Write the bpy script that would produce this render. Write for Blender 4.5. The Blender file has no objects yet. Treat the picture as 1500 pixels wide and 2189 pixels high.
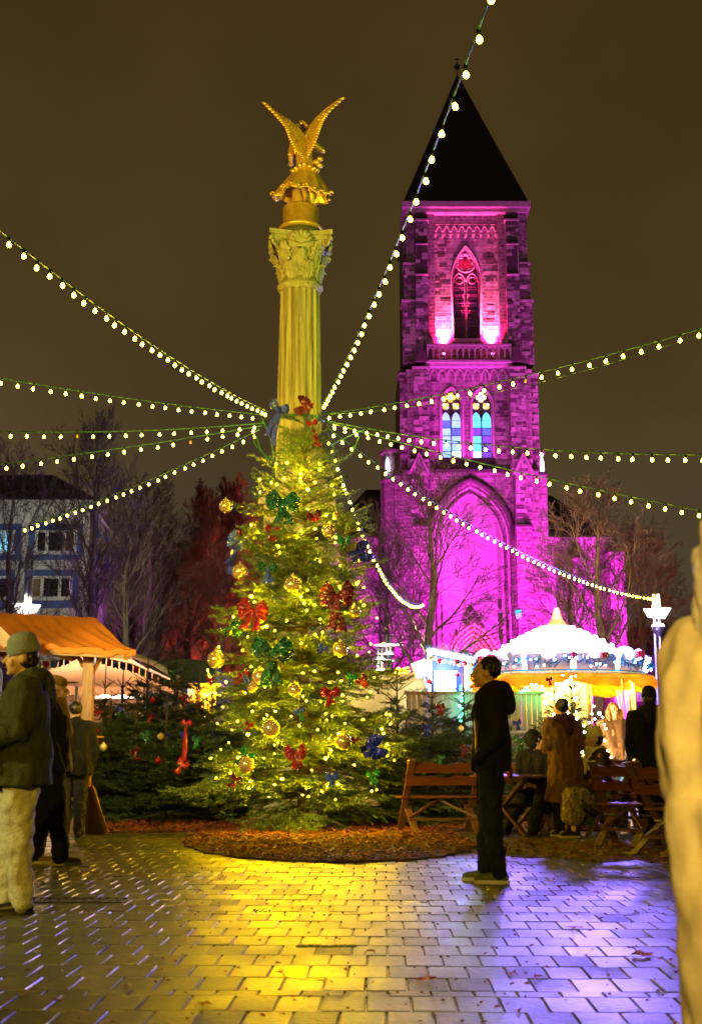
import bpy, math, random
import numpy as np
from mathutils import Vector, Matrix, noise, Quaternion
sc = bpy.context.scene
rnd = random.Random(7)
PI = math.pi
# ------------------------------------------------------------------ camera
F = 2720.0; PITCH = math.radians(10.4); EYE = 1.1
cam = bpy.data.objects.new('camera', bpy.data.cameras.new('camera'))
sc.collection.objects.link(cam)
cam.location = (0, 0, EYE)
cam.rotation_euler = (PI/2 + PITCH, 0, 0)
cam.data.sensor_fit = 'VERTICAL'; cam.data.sensor_height = 36.0
cam.data.lens = 36.0*F/2189.0
cam.data.clip_start = .1; cam.data.clip_end = 900
cam.data.dof.use_dof = True; cam.data.dof.focus_distance = 16.5; cam.data.dof.aperture_fstop = 4.2
sc.camera = cam
# ------------------------------------------------------------------ sky (overcast city night)
w = bpy.data.worlds.new('World'); sc.world = w; w.use_nodes = True
nt = w.node_tree; nt.nodes.clear()
wo = nt.nodes.new('ShaderNodeOutputWorld'); wb = nt.nodes.new('ShaderNodeBackground')
tc = nt.nodes.new('ShaderNodeTexCoord'); sx = nt.nodes.new('ShaderNodeSeparateXYZ')
rp = nt.nodes.new('ShaderNodeValToRGB'); nz = nt.nodes.new('ShaderNodeTexNoise'); mx = nt.nodes.new('ShaderNodeMixRGB')
nt.links.new(tc.outputs['Generated'], sx.inputs[0]); nt.links.new(sx.outputs['Z'], rp.inputs[0])
e = rp.color_ramp.elements
e[0].position = 0.0; e[0].color = (.070, .050, .052, 1)
e[1].position = .60; e[1].color = (.046, .025, .0055, 1)
k = e.new(.14); k.color = (.078, .057, .030, 1)
k = e.new(.30); k.color = (.067, .042, .013, 1)
nz.inputs['Scale'].default_value = 3.0; nz.inputs['Detail'].default_value = 5
nt.links.new(tc.outputs['Generated'], nz.inputs['Vector'])
mr = nt.nodes.new('ShaderNodeMapRange'); mr.inputs[1].default_value = .3; mr.inputs[2].default_value = .7; mr.inputs[3].default_value = .74; mr.inputs[4].default_value = 1.24
nt.links.new(nz.outputs['Fac'], mr.inputs[0])
mx.blend_type = 'MULTIPLY'; mx.inputs[0].default_value = 1
nt.links.new(rp.outputs[0], mx.inputs[1]); nt.links.new(mr.outputs[0], mx.inputs[2])
nt.links.new(mx.outputs[0], wb.inputs[0]); wb.inputs[1].default_value = 1.0
nt.links.new(wb.outputs[0], wo.inputs[0])
sc.view_settings.view_transform = 'Standard'; sc.view_settings.look = 'None'
sc.view_settings.exposure = 0; sc.view_settings.gamma = 1; sc.view_settings.use_curve_mapping = False
cy = sc.cycles
cy.use_denoising = True
cy.max_bounces = 5; cy.diffuse_bounces = 2; cy.glossy_bounces = 3; cy.transmission_bounces = 4
cy.sample_clamp_indirect = 4; cy.sample_clamp_direct = 0; cy.caustics_reflective = False; cy.caustics_refractive = False
cy.use_light_tree = True
# ------------------------------------------------------------------ helpers
def U(px, py, Y):
    u = (px-750)/F; v = (1094.5-py)/F
    dy = math.cos(PITCH)-v*math.sin(PITCH); dz = math.sin(PITCH)+v*math.cos(PITCH)
    return Vector((u/dy*Y, Y, EYE+dz/dy*Y))
def G(px, py, z=0.0):
    v = (1094.5-py)/F
    dy = math.cos(PITCH)-v*math.sin(PITCH); dz = math.sin(PITCH)+v*math.cos(PITCH)
    return U(px, py, (z-EYE)/dz*dy)
def XX(px, py, Y): return U(px, py, Y).x
def ZZ(py, Y): return U(750, py, Y).z
def link(o):
    sc.collection.objects.link(o); return o
def wl(o):
    p = Vector((0, 0, 0))
    while o is not None:
        p += o.location; o = o.parent
    return p
def tag(o, label=None, cat=None, group=None, kind=None):
    if label: o['label'] = label
    if cat: o['category'] = cat
    if group: o['group'] = group
    if kind: o['kind'] = kind
    return o
def thing(name, loc, label, cat, group=None):
    o = link(bpy.data.objects.new(name, None)); o.location = loc; o.empty_display_size = .1
    return tag(o, label, cat, group)
def copy_tree(o, parent=None):
    c = o.copy(); link(c)
    if parent is not None: c.parent = parent
    for ch in list(o.children): copy_tree(ch, c)
    return c
def place(o, loc=None, rz=None, s=None, label=None, rot=None, group=None):
    if loc is not None: o.location = loc
    if rot is not None: o.rotation_euler = rot
    elif rz is not None: o.rotation_euler = (0, 0, rz)
    if s is not None: o.scale = (s, s, s) if not hasattr(s, '__len__') else s
    if label: o['label'] = label
    if group: o['group'] = group
    return o
class MB:
    def __init__(s): s.v = []; s.f = []
    def add(s, vs, fs):
        b = len(s.v); s.v.extend([tuple(x) for x in vs]); s.f.extend([tuple(b+i for i in f) for f in fs]); return s
    def box(s, c, size, R=None):
        h = [x/2 for x in size]; vs = []
        for z in (-1, 1):
            for y in (-1, 1):
                for x in (-1, 1):
                    p = Vector((x*h[0], y*h[1], z*h[2]))
                    if R is not None: p = R @ p
                    vs.append(p+Vector(c))
        return s.add(vs, [(0, 2, 3, 1), (4, 5, 7, 6), (0, 1, 5, 4), (2, 6, 7, 3), (0, 4, 6, 2), (1, 3, 7, 5)])
    def box2(s, a, b):
        return s.box([(a[i]+b[i])/2 for i in range(3)], [abs(b[i]-a[i]) for i in range(3)])
    def bar(s, p0, p1, wd, ht, up=(0, 0, 1)):
        p0 = Vector(p0); p1 = Vector(p1); d = p1-p0; L = d.length; d = d/L
        up = Vector(up)
        if abs(d.dot(up)) > .99: up = Vector((0, 1, 0))
        x = d.cross(up).normalized(); z = x.cross(d)
        R = Matrix((x, d, z)).transposed()
        return s.box((p0+p1)/2, (wd, L, ht), R)
    def tube(s, pts, r, n=8, caps=True, close=False):
        pts = [Vector(p) for p in pts]
        if not hasattr(r, '__len__'): r = [r]*len(pts)
        m = len(pts); vs = []; prev = None
        for i, p in enumerate(pts):
            a = pts[(i-1) % m] if (i > 0 or close) else p; b = pts[(i+1) % m] if (i < m-1 or close) else p
            t = (b-a)
            t = t.normalized() if t.length > 1e-9 else Vector((0, 0, 1))
            if prev is None:
                q = Vector((0, 0, 1)) if abs(t.z) < .9 else Vector((1, 0, 0))
                x = t.cross(q).normalized()
            else:
                x = (prev-t*prev.dot(t))
                x = x.normalized() if x.length > 1e-6 else t.orthogonal().normalized()
            prev = x; y = t.cross(x)
            for k in range(n):
                a_ = 2*PI*k/n
                vs.append(p+(x*math.cos(a_)+y*math.sin(a_))*r[i])
        fs = []
        for i in range(m if close else m-1):
            j = (i+1) % m
            for k in range(n):
                k2 = (k+1) % n
                fs.append((i*n+k, i*n+k2, j*n+k2, j*n+k))
        if caps and not close:
            fs.append(tuple(range(n-1, -1, -1))); fs.append(tuple((m-1)*n+k for k in range(n)))
        return s.add(vs, fs)
    def lathe(s, prof, n=32, c=(0, 0, 0), fl=None, caps=True):
        vs = []; m = len(prof)
        for (r, z) in prof:
            for k in range(n):
                a = 2*PI*k/n; rr = r*(fl(a) if fl else 1)
                vs.append((c[0]+rr*math.cos(a), c[1]+rr*math.sin(a), c[2]+z))
        fs = [(i*n+k, i*n+(k+1) % n, (i+1)*n+(k+1) % n, (i+1)*n+k) for i in range(m-1) for k in range(n)]
        if caps: fs += [tuple(range(n-1, -1, -1)), tuple((m-1)*n+k for k in range(n))]
        return s.add(vs, fs)
    def prism(s, poly, y0, y1):
        n = len(poly)
        vs = [(p[0], y0, p[1]) for p in poly]+[(p[0], y1, p[1]) for p in poly]
        fs = [tuple(range(n)), tuple(range(2*n-1, n-1, -1))]+[(i, i+n, (i+1) % n+n, (i+1) % n) for i in range(n)]
        return s.add(vs, fs)
    def slab(s, poly, z0, z1):
        n = len(poly)
        vs = [(p[0], p[1], z0) for p in poly]+[(p[0], p[1], z1) for p in poly]
        fs = [tuple(range(n-1, -1, -1)), tuple(range(n, 2*n))]+[(i, (i+1) % n, (i+1) % n+n, i+n) for i in range(n)]
        return s.add(vs, fs)
    def sph(s, c, r, n=12, m=8, sc3=(1, 1, 1), R=None):
        vs = []; c = Vector(c)
        for i in range(m+1):
            th = PI*i/m
            for k in range(n):
                a = 2*PI*k/n
                p = Vector((r*sc3[0]*math.sin(th)*math.cos(a), r*sc3[1]*math.sin(th)*math.sin(a), r*sc3[2]*math.cos(th)))
                if R is not None: p = R @ p
                vs.append(c+p)
        fs = [(i*n+k, (i+1)*n+k, (i+1)*n+(k+1) % n, i*n+(k+1) % n) for i in range(m) for k in range(n)]
        return s.add(vs, fs)
    def cap(s, p0, p1, r0, r1, n=14):
        p0 = Vector(p0); p1 = Vector(p1); d = p1-p0; L = max(d.length, 1e-4); d = d/L
        pts = []; rs = []
        for a in (-80, -55, -25, 0):
            a = math.radians(a); pts.append(p0+d*(r0*math.sin(a))); rs.append(r0*math.cos(a))
        for a in (0, 25, 55, 80):
            a = math.radians(a); pts.append(p1+d*(r1*math.sin(a))); rs.append(r1*math.cos(a))
        return s.tube(pts, rs, n)
    def grid(s, fn, nu, nv, closed_v=False):
        vs = [fn(i/nu, j/nv) for i in range(nu+1) for j in range(nv+1)]
        fs = [(i*(nv+1)+j, (i+1)*(nv+1)+j, (i+1)*(nv+1)+j+1, i*(nv+1)+j+1) for i in range(nu) for j in range(nv)]
        return s.add(vs, fs)
    def mesh(s, name, off=Vector((0, 0, 0)), smooth=False):
        me = bpy.data.meshes.new(name)
        me.from_pydata([(v[0]-off[0], v[1]-off[1], v[2]-off[2]) for v in s.v], [], s.f)
        me.validate(); 
        if smooth: me.polygons.foreach_set('use_smooth', [True]*len(me.polygons))
        me.update(); return me
    def build(s, name, mat, parent=None, smooth=False, bevel=0, loc=None, kind=None, label=None):
        off = wl(parent) if parent is not None else (Vector(loc) if loc is not None else Vector((0, 0, 0)))
        me = s.mesh(name, off, smooth)
        if mat is not None: me.materials.append(mat)
        o = link(bpy.data.objects.new(name, me))
        if parent is not None: o.parent = parent
        elif loc is not None: o.location = loc
        if bevel:
            b = o.modifiers.new('bevel', 'BEVEL'); b.width = bevel; b.segments = 2; b.limit_method = 'ANGLE'
        if kind: o['kind'] = kind
        if label: o['label'] = label
        return o
def tri_obj(name, V, mat, parent=None, kind=None, loc=None):
    """V: (n,3,3) triangles"""
    V = np.asarray(V, dtype=np.float32).reshape(-1, 3)
    off = np.array(wl(parent) if parent is not None else (loc if loc is not None else (0, 0, 0)), dtype=np.float32)
    V = V-off; n = len(V)//3
    me = bpy.data.meshes.new(name)
    me.vertices.add(3*n); me.vertices.foreach_set('co', V.ravel())
    me.loops.add(3*n); me.loops.foreach_set('vertex_index', np.arange(3*n, dtype=np.int32))
    me.polygons.add(n); me.polygons.foreach_set('loop_start', np.arange(0, 3*n, 3, dtype=np.int32))
    me.polygons.foreach_set('loop_total', np.full(n, 3, dtype=np.int32))
    me.update(calc_edges=True); me.materials.append(mat)
    o = link(bpy.data.objects.new(name, me))
    if parent is not None: o.parent = parent
    elif loc is not None: o.location = loc
    if kind: o['kind'] = kind
    return o
def remesh(name, mb, mat, parent, voxel=.018, it=3, fold=0, fscale=(5, 5, 1.6), seed=0):
    off = wl(parent)
    me = mb.mesh(name+'_src', off)
    o = link(bpy.data.objects.new(name+'_src', me))
    r = o.modifiers.new('r', 'REMESH'); r.mode = 'VOXEL'; r.voxel_size = voxel
    s_ = o.modifiers.new('s', 'SMOOTH'); s_.iterations = it; s_.factor = .6
    dg = bpy.context.evaluated_depsgraph_get(); dg.update()
    me2 = bpy.data.meshes.new_from_object(o.evaluated_get(dg))
    bpy.data.objects.remove(o); bpy.data.meshes.remove(me)
    me2.name = name
    if fold:
        n = len(me2.vertices); co = np.empty(n*3); me2.vertices.foreach_get('co', co); co = co.reshape(-1, 3)
        no = np.empty(n*3); me2.vertices.foreach_get('normal', no); no = no.reshape(-1, 3)
        d = np.array([noise.noise(Vector((p[0]*fscale[0]+seed, p[1]*fscale[1], p[2]*fscale[2])))+.5*noise.noise(Vector((p[0]*fscale[0]*2.3+seed, p[1]*fscale[1]*2.3, p[2]*fscale[2]*3))) for p in co])
        co += no*(d*fold)[:, None]; me2.vertices.foreach_set('co', co.ravel())
    me2.materials.clear(); me2.materials.append(mat)
    me2.polygons.foreach_set('use_smooth', [True]*len(me2.polygons)); me2.update()
    o2 = link(bpy.data.objects.new(name, me2)); o2.parent = parent
    return o2
# ------------------------------------------------------------------ materials
def M(name, col, rough=.6, metal=0, emit=None, es=0, var=.2, ns=6, bump=0, bs=40, coat=0, trans=0, col2=None, rvar=0, spec=.5, bd=None, world=False):
    m = bpy.data.materials.new(name); m.use_nodes = True
    t = m.node_tree; N = t.nodes; L = t.links; b = N['Principled BSDF']
    b.inputs['Roughness'].default_value = rough; b.inputs['Metallic'].default_value = metal
    b.inputs['Specular IOR Level'].default_value = spec
    b.inputs['Coat Weight'].default_value = coat; b.inputs['Transmission Weight'].default_value = trans
    b.inputs['Coat Roughness'].default_value = .1
    co = N.new('ShaderNodeTexCoord')
    if world:
        ge = N.new('ShaderNodeNewGeometry'); CO = ge.outputs['Position']
    else: CO = co.outputs['Object']
    a = col; c2 = col2 or tuple(min(1, x*(1-var*1.6)) for x in col)
    n1 = N.new('ShaderNodeTexNoise'); n1.inputs['Scale'].default_value = ns; n1.inputs['Detail'].default_value = 5; n1.inputs['Roughness'].default_value = .65
    L.new(CO, n1.inputs['Vector'])
    r = N.new('ShaderNodeValToRGB'); r.color_ramp.elements[0].position = .32; r.color_ramp.elements[1].position = .68
    r.color_ramp.elements[0].color = (*c2, 1); r.color_ramp.elements[1].color = (*a, 1)
    L.new(n1.outputs['Fac'], r.inputs[0]); L.new(r.outputs[0], b.inputs['Base Color'])
    if rvar:
        if world:
            n3 = N.new('ShaderNodeTexNoise'); n3.inputs['Scale'].default_value = 1.3; n3.inputs['Detail'].default_value = 6; L.new(CO, n3.inputs['Vector']); n1 = n3
        q = N.new('ShaderNodeMapRange'); q.inputs[1].default_value = .3; q.inputs[2].default_value = .7
        q.inputs[3].default_value = rough-rvar; q.inputs[4].default_value = rough+rvar
        L.new(n1.outputs['Fac'], q.inputs[0]); L.new(q.outputs[0], b.inputs['Roughness'])
    if bump:
        n2 = N.new('ShaderNodeTexNoise'); n2.inputs['Scale'].default_value = bs; n2.inputs['Detail'].default_value = 6
        L.new(CO, n2.inputs['Vector'])
        bp = N.new('ShaderNodeBump'); bp.inputs['Strength'].default_value = min(1, bump); bp.inputs['Distance'].default_value = bd or .02*max(1, bump)
        L.new(n2.outputs['Fac'], bp.inputs['Height']); L.new(bp.outputs[0], b.inputs['Normal'])
    if emit:
        b.inputs['Emission Color'].default_value = (*emit, 1); b.inputs['Emission Strength'].default_value = es
    return m
def wood(name, c1, c2, rough=.35, axis='X', coat=.3, bst=.35):
    m = M(name, c1, rough, coat=coat); t = m.node_tree; N = t.nodes; L = t.links; b = N['Principled BSDF']
    co = N.new('ShaderNodeTexCoord'); mp = N.new('ShaderNodeMapping')
    sc_ = {'X': (2, 25, 25), 'Y': (25, 2, 25), 'Z': (25, 25, 2)}[axis]
    mp.inputs['Scale'].default_value = sc_
    nn = N.new('ShaderNodeTexNoise'); nn.inputs['Scale'].default_value = 2.0; nn.inputs['Detail'].default_value = 6; nn.inputs['Distortion'].default_value = .6
    L.new(co.outputs['Object'], mp.inputs[0]); L.new(mp.outputs[0], nn.inputs['Vector'])
    r = N.new('ShaderNodeValToRGB'); r.color_ramp.elements[0].position = .35; r.color_ramp.elements[1].position = .7
    r.color_ramp.elements[0].color = (*c2, 1); r.color_ramp.elements[1].color = (*c1, 1)
    L.new(nn.outputs['Fac'], r.inputs[0]); L.new(r.outputs[0], b.inputs['Base Color'])
    bp = N.new('ShaderNodeBump'); bp.inputs['Strength'].default_value = bst; bp.inputs['Distance'].default_value = .004
    L.new(nn.outputs['Fac'], bp.inputs['Height']); L.new(bp.outputs[0], b.inputs['Normal'])
    return m
def masonry(name, c1, c2, c3, bw=.62, bh=.3, bias=0.0):
    m = bpy.data.materials.new(name); m.use_nodes = True; t = m.node_tree; N = t.nodes; L = t.links; b = N['Principled BSDF']
    b.inputs['Roughness'].default_value = .85
    co = N.new('ShaderNodeTexCoord'); s = N.new('ShaderNodeSeparateXYZ'); L.new(co.outputs['Object'], s.inputs[0])
    ad = N.new('ShaderNodeMath'); ad.operation = 'ADD'; L.new(s.outputs[0], ad.inputs[0]); L.new(s.outputs[1], ad.inputs[1])
    cb = N.new('ShaderNodeCombineXYZ'); L.new(ad.outputs[0], cb.inputs[0]); L.new(s.outputs[2], cb.inputs[1])
    wn = N.new('ShaderNodeTexNoise'); wn.inputs['Scale'].default_value = .9; L.new(co.outputs['Object'], wn.inputs['Vector'])
    def brick(w_, h_, offs):
        bt = N.new('ShaderNodeTexBrick'); bt.inputs['Scale'].default_value = 1
        bt.inputs['Brick Width'].default_value = w_; bt.inputs['Row Height'].default_value = h_
        bt.inputs['Mortar Size'].default_value = .022; bt.inputs['Mortar Smooth'].default_value = .2; bt.inputs['Bias'].default_value = bias
        bt.offset = offs; bt.squash = 1.3; bt.squash_frequency = 3
        bt.inputs['Color1'].default_value = (*c1, 1); bt.inputs['Color2'].default_value = (*c2, 1); bt.inputs['Mortar'].default_value = (*c3, 1)
        L.new(cb.outputs[0], bt.inputs['Vector']); return bt
    b1 = brick(bw, bh, .5); b2 = brick(bw*.72, bh*1.0, .37)
    gt = N.new('ShaderNodeValToRGB'); gt.color_ramp.elements[0].position = .48; gt.color_ramp.elements[1].position = .52
    L.new(wn.outputs['Fac'], gt.inputs[0])
    mx_ = N.new('ShaderNodeMixRGB'); L.new(gt.outputs[0], mx_.inputs[0]); L.new(b1.outputs['Color'], mx_.inputs[1]); L.new(b2.outputs['Color'], mx_.inputs[2])
    dn = N.new('ShaderNodeTexNoise'); dn.inputs['Scale'].default_value = 3; dn.inputs['Detail'].default_value = 8; L.new(co.outputs['Object'], dn.inputs['Vector'])
    mr_ = N.new('ShaderNodeMapRange'); mr_.inputs[1].default_value = .3; mr_.inputs[2].default_value = .7; mr_.inputs[3].default_value = .55; mr_.inputs[4].default_value = 1.25
    L.new(dn.outputs['Fac'], mr_.inputs[0])
    mm = N.new('ShaderNodeMixRGB'); mm.blend_type = 'MULTIPLY'; mm.inputs[0].default_value = 1
    L.new(mx_.outputs[0], mm.inputs[1]); L.new(mr_.outputs[0], mm.inputs[2]); L.new(mm.outputs[0], b.inputs['Base Color'])
    bw_ = N.new('ShaderNodeRGBToBW'); L.new(mx_.outputs[0], bw_.inputs[0])
    bp = N.new('ShaderNodeBump'); bp.inputs['Strength'].default_value = .8; bp.inputs['Distance'].default_value = .06
    L.new(bw_.outputs[0], bp.inputs['Height']); L.new(bp.outputs[0], b.inputs['Normal'])
    return m
def light(kind, name, loc, energy, col, parent=None, target=None, size=.1, spot=60, blend=.6):
    d = bpy.data.lights.new(name, kind); d.energy = energy; d.color = col
    if kind == 'SPOT':
        d.spot_size = math.radians(spot); d.spot_blend = blend; d.shadow_soft_size = size
    elif kind == 'AREA': d.size = size
    else: d.shadow_soft_size = size
    o = link(bpy.data.objects.new(name, d))
    if parent is not None: o.parent = parent; o.location = Vector(loc)-wl(parent)
    else: o.location = loc
    if target is not None:
        o.rotation_euler = (Vector(target)-Vector(loc)).to_track_quat('-Z', 'Y').to_euler()
    return o
def arch(xc, a, zs, za, n=10):
    """pointed arch, points left to right"""
    r = za-zs; R = (a*a+r*r)/(2*a); pts = []
    th = math.asin(min(1, r/R))
    for i in range(n+1):
        q = th*i/n; pts.append((xc-a+R-R*math.cos(q), zs+R*math.sin(q)))
    pts += [(2*xc-p[0], p[1]) for p in reversed(pts[:-1])]
    return pts
def hexs(s): return tuple(((int(s[i:i+2], 16)/255)**2.2) for i in (0, 2, 4))
# ------------------------------------------------------------------ materials shared
m_pav = M('wet_paving_stone', (.075, .072, .048), .40, var=.3, ns=16, bump=1, bs=32, rvar=.12, col2=(.035, .034, .024), spec=1.0, bd=.007, world=True)
m_pav2 = M('wet_paving_stone_dark', (.045, .044, .032), .45, var=.4, ns=16, bump=1, bs=30, rvar=.12, spec=.9, bd=.008, world=True)
m_pav3 = M('wet_paving_stone_smooth', (.10, .096, .066), .36, var=.4, ns=14, bump=1, bs=36, rvar=.11, spec=1.0, bd=.006, world=True)
m_ground = M('wet_ground', (.05, .045, .038), .45, ns=2.5, bump=.5, bs=30, rvar=.2)
m_joint = M('joint_sand', (.02, .018, .014), .35, ns=20, bump=.4, bd=.004)
m_mulch = M('bark_mulch', (.10, .026, .010), .8, ns=14, bump=1, bs=40, col2=(.02, .009, .004))
m_chipa = M('bark_chip', (.30, .055, .014), .6, ns=9, col2=(.05, .018, .008))
m_soil = M('leafy_soil', (.06, .045, .02), .75, ns=6, bump=1, bs=30, col2=(.025, .02, .01))
m_iron = M('cast_iron', (.02, .02, .02), .5, .6)
# ------------------------------------------------------------------ ground
g = MB(); g.box2((-300, -20, -.3), (300, 600, -.06)); g.build('ground', m_ground, kind='structure')
ROT = math.radians(1.5); PW, PL = .194, .335
def prot(x, y): return (x*math.cos(ROT)+y*math.sin(ROT), -x*math.sin(ROT)+y*math.cos(ROT))
pv = link(bpy.data.objects.new('paving', None)); pv['kind'] = 'structure'
bed = MB(); bed.box2((-14, 3, -.06), (14, 60, -.012)); bed.build('joint_bed', m_joint, pv)
def paver_mesh(i, mat):
    r = random.Random(i); b = .003; hx = PW/2-.004-r.random()*.002; hy = PL/2-.0045-r.random()*.002
    j = lambda: (r.random()-.5)*.003
    vs = [(-hx, -hy, -.06), (hx, -hy, -.06), (hx, hy, -.06), (-hx, hy, -.06)]
    vs += [(-hx+j(), -hy+j(), -.006), (hx+j(), -hy+j(), -.006), (hx+j(), hy+j(), -.006), (-hx+j(), hy+j(), -.006)]
    vs += [(-hx+b, -hy+b, 0), (hx-b, -hy+b, 0), (hx-b, hy-b, 0), (-hx+b, hy-b, 0)]
    fs = [(0, 1, 5, 4), (1, 2, 6, 5), (2, 3, 7, 6), (3, 0, 4, 7), (4, 5, 9, 8), (5, 6, 10, 9), (6, 7, 11, 10), (7, 4, 8, 11), (8, 9, 10, 11)]
    mb = MB(); mb.add(vs, fs); me = mb.mesh('paver'); me.materials.append(mat); return me, vs, fs
pm = [paver_mesh(i, [m_pav, m_pav2, m_pav3, m_pav][i % 4]) for i in range(8)]
cand = []
rows = [(-1, 0)]
yy = 4.3; ri = 0; row_list = []
while yy < 27:
    L_ = PL if (ri % 9) != 5 else PL*.36
    row_list.append((yy, L_)); yy += L_; ri += 1
for ri, (y0, L_) in enumerate(row_list):
    off = (ri % 2)*PW*.5+rnd.random()*.02
    half = (y0+L_)*.36+1.0
    n = int(half/PW)+1
    for k in range(-n, n+1):
        x, y = k*PW+off, y0+L_/2
        X, Y = prot(x, y)
        cand.append((X, Y, L_/PL))
def inview(X, Y): return Y > 4.95 and abs(X)/Y < .285
cand.sort(key=lambda c: (not inview(c[0], c[1]), c[1]))
rest = {0: MB(), 1: MB(), 2: MB()}
for i, (X, Y, ly) in enumerate(cand):
    me, vs, fs = pm[rnd.randrange(8)]
    z = (rnd.random()-.5)*.004; tx = (rnd.random()-.5)*.010; ty = (rnd.random()-.5)*.010
    if i < 300:
        o = link(bpy.data.objects.new('paver', me)); o.parent = pv
        o.location = (X, Y, z); o.rotation_euler = (tx, ty, -ROT); o.scale = (1, ly, 1)
    else:
        c, s_ = math.cos(-ROT), math.sin(-ROT)
        rest[rnd.randrange(3)].add([(X+v[0]*c-v[1]*ly*s_, Y+v[0]*s_+v[1]*ly*c, v[2]+z+v[0]*ty*-1+v[1]*tx) for v in vs], fs)
for k, mm_ in ((0, m_pav), (1, m_pav2), (2, m_pav3)):
    rest[k].build('paver_field', mm_, pv, kind='stuff')
# mulch bed : front lobe round the tree and a band behind
def ragged(pts, amp=.12, sub=10, seed=1):
    r = random.Random(seed); out = []
    for i in range(len(pts)):
        a = Vector(pts[i]); b = Vector(pts[(i+1) % len(pts)])
        for k in range(sub):
            p = a.lerp(b, k/sub); out.append((p.x+(r.random()-.5)*amp, p.y+(r.random()-.5)*amp))
    return out
lobe = []
for (px, py) in ((395, 1803), (408, 1815), (440, 1825), (500, 1834), (600, 1842), (720, 1845), (840, 1842), (940, 1834), (1000, 1822), (1015, 1808), (985, 1792), (960, 1778)):
    p = G(px, py); lobe.append((p.x, p.y))
backp = [(3.3, 17.0), (3.3, 23.5), (-9, 23.5), (-9, 16.7)]
p = G(205, 1781); backp.append((p.x, p.y)); p = G(420, 1779); backp.append((p.x, p.y)); 
mpoly = ragged(lobe+backp, .10, 6, 3)
g = MB(); g.slab(mpoly, -.03, .018); tag(g.build('mulch_bed', m_mulch, kind='structure'))
def inpoly(x, y, poly):
    c = False; n = len(poly); j = n-1
    for i in range(n):
        if (poly[i][1] > y) != (poly[j][1] > y) and x < (poly[j][0]-poly[i][0])*(y-poly[i][1])/(poly[j][1]-poly[i][1])+poly[i][0]: c = not c
        j = i
    return c
def chips(poly, n, size, name, mat, z0=.018, hgt=.05, seed=2, bx=None):
    r = random.Random(seed); T = []
    xs = [p[0] for p in poly]; ys = [p[1] for p in poly]; cnt = 0; lo, hi = min(xs), max(xs)
    while cnt < n:
        y = min(ys)+(max(ys)-min(ys))*(r.random()**1.5); x = r.uniform(lo, hi)
        if not inpoly(x, y, poly): continue
        if abs(x)/y > .33: continue
        cnt += 1
        L_ = size*(.5+r.random()); w_ = L_*(.25+.4*r.random()); a = r.random()*PI; z = z0+r.random()*hgt*.6
        q = Matrix.Rotation(a, 3, 'Z') @ Matrix.Rotation((r.random()-.5)*1.1, 3, 'X') @ Matrix.Rotation((r.random()-.5)*1.1, 3, 'Y')
        c = Vector((x, y, z)); A = [c+q @ Vector(v) for v in ((-L_, -w_*.3, 0), (L_, -w_, 0), (L_*.7, w_, 0), (-L_*.6, w_*.8, 0), (0, 0, w_*.5+.004))]
        T += [(A[0], A[1], A[4]), (A[1], A[2], A[4]), (A[2], A[3], A[4]), (A[3], A[0], A[4])]
    return tri_obj(name, np.array([[list(v) for v in t] for t in T]), mat, kind='stuff')
tag(chips(mpoly, 15000, .032, 'bark_chips', m_chipa), 'brown bark chips strewn over the planting bed', 'bark mulch')
# leafy soil patch on the right
sp = []
for (px, py) in ((1010, 1800), (1120, 1793), (1300, 1800), (1430, 1815), (1500, 1838), (1440, 1850), (1360, 1838), (1290, 1846), (1230, 1838), (1120, 1833), (1030, 1826)):
    p = G(px, py); sp.append((p.x, p.y))
sp = ragged(sp, .12, 6, 5)
g = MB(); g.slab(sp, -.03, .006); g.build('soil_patch', m_soil, kind='structure')
m_leafb = M('fallen_leaf_brown', (.22, .07, .02), .5, ns=30, col2=(.09, .025, .01))
tag(chips(sp, 900, .028, 'leaf_litter', m_leafb, .006, .02, 9), 'dark leaf litter on the soil by the benches', 'leaf litter')
# drain grate + fallen leaves + twig
p = G(155, 1926)
t = thing('drain_grate', (p.x, p.y, 0), 'dark rectangular drain grate in the paving at the left', 'drain')
g = MB()
for i in range(12): g.box((p.x-.33+i*.06, p.y, .004), (.028, .2, .008))
g.build('grate_bar', m_iron, t)
g = MB(); g.box((p.x, p.y+.12, .006), (.76, .03, .01)); g.box((p.x, p.y-.12, .006), (.76, .03, .01)); g.build('frame', m_iron, t)
m_leaf = M('fallen_leaf_red', (.35, .07, .02), .45, ns=20, col2=(.18, .04, .01))
def leaf(px, py, s, a, label, mat=m_leaf):
    p = G(px, py); r = random.Random(px); g = MB(); vs = [(0, 0, .012)]
    n = 20
    for k in range(n):
        th = 2*PI*k/n; rr = s*(.45+.55*abs(math.cos(2.5*th)))*(1 if k % 2 else .72)
        vs.append((rr*math.cos(th), rr*math.sin(th), .006+.35*s*abs(math.sin(th*1.5+a))*r.random()))
    g.add(vs, [(0, 1+k, 1+(k+1) % n) for k in range(n)])
    me = MB(); me.v = [(p.x+v[0]*math.cos(a)-v[1]*math.sin(a), p.y+v[0]*math.sin(a)+v[1]*math.cos(a), v[2]) for v in g.v]; me.f = g.f
    o = me.build('fallen_leaf', mat, loc=(p.x, p.y, 0)); 
    s2 = MB(); s2.tube([(p.x, p.y, .012), (p.x-s*.9*math.cos(a), p.y-s*.9*math.sin(a), .02), (p.x-s*1.5*math.cos(a+.3), p.y-s*1.5*math.sin(a+.3), .004)], .0018, 5)
    s2.build('leaf_stalk', mat, o)
    return tag(o, label, 'leaf', 'fallen leaves on the wet paving')
leaf(910, 2098, .075, .4, 'large red leaf lying on the paving near the bottom centre')
leaf(1372, 2046, .08, 2.0, 'curled orange leaf lying on blue-lit paving by the woman in the cream coat')
leaf(1148, 2090, .035, 1.0, 'small orange leaf right of the large red leaf')
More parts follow.
